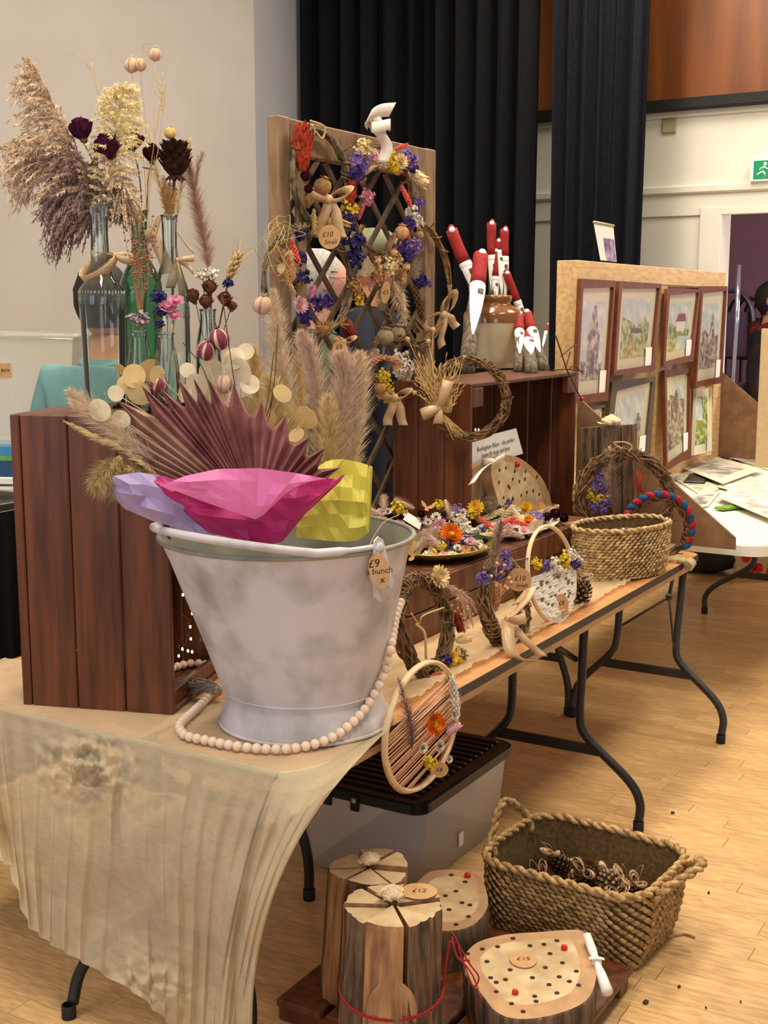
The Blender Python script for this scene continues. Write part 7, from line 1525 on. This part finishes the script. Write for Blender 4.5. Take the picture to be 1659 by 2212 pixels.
# ================================================================== people
sk1 = mat('skin_warm', 'c98a63', .55, .05); sk2 = mat('skin_pink', 'd49a88', .55, .08); hr_d = mat('dark_hair', '241c18', .7, .3, 80); hr_g = mat('grey_hair', 'a8a29a', .8, .2, 80)
def at_head(x, y, D, sc, yaw):
    """floor point so that the head centre of a figure of scale sc is seen at (x, y)"""
    p = W(x, y, D=D); sc = p.z/1.655; q = Matrix.Rotation(yaw, 3, 'Z')*sc @ V((0, .02, 1.655)); return V((p.x-q.x, p.y-q.y, 0)), sc
FY = math.atan2(FH.y, FH.x)-PI/2              # yaw that faces away from the camera
teal = mat('teal_sweatshirt', '74a09c', .85, .05, 30); jean = mat('navy_trousers', '23283a', .8, .1)
def p_floor(o): o.z = 0; return o
def collar(m):
    def f(t, P, Mx): b = MB(); b.tube([P((.075*math.cos(a), .068*math.sin(a)+.0, 1.465+.012*math.cos(a*2))) for a in [2*PI*k/24 for k in range(24)]], .011, 8, closed=True); build(b, 'collar', m, t)
    return f
o, sc_ = at_head(228, 655, 4.2, 1.06, FY-.2)
person('person in a teal sweatshirt seen from behind the left crate', o, FY-.2, sc_, 'stand', teal, jean, sk1, hr_d, collar(teal), .02)
olive = mat('olive_jacket', '5d6a4a', .85, .12, 20); navy = mat('navy_jumper', '1d2233', .85, .1, 20)
def glasses(t, P, Mx):
    b = MB()
    for s in (-1, 1): b.tube([P((.034*s+.026*math.cos(a), .122, 1.672+.02*math.sin(a))) for a in [2*PI*k/14 for k in range(14)]], .0022, 5, closed=True); b.tube([P((.06*s, .12, 1.675)), P((.082*s, .02, 1.675))], .002, 5)
    b.tube([P((-.008, .122, 1.675)), P((.008, .122, 1.675))], .002, 5); build(b, 'glasses', m_wire, t)
    b = MB(); b.tube(bez([P((-.12, .06, 1.42)), P((-.16, .02, 1.46)), P((-.12, -.05, 1.45)), P((0, -.09, 1.47)), P((.12, -.05, 1.45)), P((.16, .02, 1.46)), P((.12, .06, 1.42))], 5), .022, 8, flat=.7); build(b, 'jacket_collar', m_lid, t)
o, sc_ = at_head(700, 612, 5.5, 1.3, FY-1.35)
person('grey haired person with glasses and olive jacket behind the trellis', o, FY-1.35, sc_, 'stand', olive, jean, sk2, hr_g, glasses)
def cap(t, P, Mx):
    b = MB(); b.ball(P((0, .005, 1.72)), (.115, .115, .07), 18, 10, Mx); build(b, 'flat_cap', mat('olive_cap', '77775c', .9, .12, 40), t)
    b = MB(); b.disc(P((0, .09, 1.70)), .08, .07, Mx, .012, 20); build(b, 'cap_peak', MATS['olive_cap'], t)
o, sc_ = at_head(812, 565, 6.05, 1.25, FY-1.9)
person('person in an olive flat cap and dark coat with raised hand behind the trellis', o, FY-1.9, sc_, 'raise', navy, jean, sk1, hr_g, cap)
blk = mat('black_red_coat', '241010', .9, .3, 9, col2='0d0a0a')
o, sc_ = at_head(1672, 650, 9.05, 1.05, FY-2.2)
def scarf(t, P, Mx):
    b = MB(); b.tube([P((.12*math.cos(a), .11*math.sin(a)+.01, 1.46+.02*math.sin(3*a))) for a in [2*PI*k/24 for k in range(24)]], .05, 10, closed=True); build(b, 'red_scarf', mat('red_patterned_scarf', '6e1c16', .85, .3, 14, col2='2a0e0c'), t)
person('dark haired person with red patterned scarf beside the doorway', o, FY-2.2, sc_, 'stand', blk, jean, sk1, hr_d, scarf, .14)
blu = mat('grey_blue_sleeve', '8f9aad', .8, .1)
pch = W(1812, 2130, Z=0)
def cuff(t, P, Mx):
    for s in (-1, 1): b = MB(); b.tube([P((.243*s, .045, .965)), P((.2455*s, .066, .885))], [.046, .043], 12); build(b, 'pale_cuff', mat('pale_pink_cuff', 'd8c3d8', .8, .05), t)
person('child in a grey blue top with pale pink cuffs at the aisle edge', pch, FY+PI*.5+1.6, .76, 'stand', blu, jean, sk2, hr_d, cuff)

# ================================================================== background stall behind the left crate
zb_ = W(0, 1082, D=3.95).z
zb_ = W(0, 1082, D=4.6).z
bt = thing('back_table', (2.9, 3.5, 0), 'black cloth covered table behind the left crate', 'table')
pA_ = W(40, 1072, D=4.6); b = MB(); b.box((pA_.x-.5, pA_.y+.35, zb_-.015), (1.3, .7, .03), bev=.004); build(b, 'table_top', m_leg2, bt)
b = MB(); vs = []; fs = []; n = 80
for i in range(n+1):
    X = pA_.x-1.15+1.3*i/n
    for z in (zb_-.03, zb_*.5, .01): vs.append((X, pA_.y-.005-.015*math.sin(i*.9)*(1 if z < zb_-.05 else 0), z))
for i in range(n):
    for j in range(2): fs.append((i*3+j, i*3+j+1, i*3+j+4, i*3+j+3))
b.add(vs, fs); build(b, 'black_cloth', m_cur, bt)
clr = glass('clear_tub_plastic', 'f0efe6', .12, .22, .4); lidm = mat('blue_lid', '2f7fa8', .4, .05); navyb = mat('dark_blue_tub', '123a5a', .4, .05); limeb = mat('lime_clip', '5f9a3a', .4)
pb_ = W(60, 890, D=4.1); cx_ = W(20, 890, D=4.1)
tub = thing('plastic_tub', W(20, 960, D=4.75), 'large clear plastic tub with paper label on the back table', 'storage box'); D0 = 4.75
c0 = W(-120, 960, D=D0); c1 = W(150, 960, D=D0); c2 = W(157, 728, D=D0); c3 = W(-120, 722, D=D0)
b = MB(); b.prism([c0, c1, c2, c3], FH*.3); build(b, 'tub', clr, tub); b = MB(); b.tube([c3-FH*.01, c2-FH*.01, c2+FH*.31, c3+FH*.31], .012, 8, closed=True); build(b, 'rim', clr, tub)
p = W(8, 800, D=D0-.01); M_ = frame(CR, UP); b = MB(); b.box(p, (px(p, 32), px(p, 30), .001), M_); lb = build(b, 'paper_label', m_kraft, tub); b = MB(); write(b, 'S BOX', p-FH*.001, M_, px(p, 9), off=.001); build(b, 'lettering', m_ink, lb)
for k, (nm, lab, y0, y1, m) in enumerate((('lidded_tub', 'dark blue lidded tub under the clear tub', 995, 1035, navyb), ('blue_tray', 'pale blue tray lid with green clip above the dark tub', 965, 985, lidm), ('green_strip_box', 'thin lime green box strip between blue lid and dark tub', 985, 995, limeb))):
    b = MB(); a0 = W(-80, y1, D=4.68); a1 = W(32, y1, D=4.68); a2 = W(32, y0, D=4.68); a3 = W(-80, y0, D=4.68); b.prism([a0, a1, a2, a3], FH*.25); build(b, nm, m, label=lab, cat='box')
for k, (y0, y1) in enumerate(((1034, 1044), (1052, 1056))): b = MB(); b.prism([W(-80, y1, D=4.64), W(30, y1+2, D=4.64), W(30, y0, D=4.64), W(-80, y0-2, D=4.64)], FH*.2); build(b, 'paper_pad', m_pap, label=('white paper pad under the dark blue tub', 'thin sheet of paper at the edge of the back table')[k], cat='paper')

# daylight in the room beyond the doorway
area('store_window', (XW+1.6, yd-2.6, 2.3), (XW+2.0, yd+.3, 1.2), 1.2, 1.0, 80, (1.0, .90, .95))
m_crumb = mat('bark_crumb', '4a3826', .9, .3)
for k, (x, y, r) in enumerate(((1453, 1756, 6), (1395, 2165, 9), (1467, 2132, 5), (1531, 1929, 4), (1600, 2165, 3), (1525, 2178, 3))):
    p = W(x, y, Z=.002); b = MB(); b.ball(p+UP*.002, (px(p, r), px(p, r)*.7, .003), 7, 5, None, None, .2); build(b, 'bark_crumb', m_crumb, label='tiny dark bark crumb lying on the wooden floor', cat='crumb', group='bark crumbs on the floor')
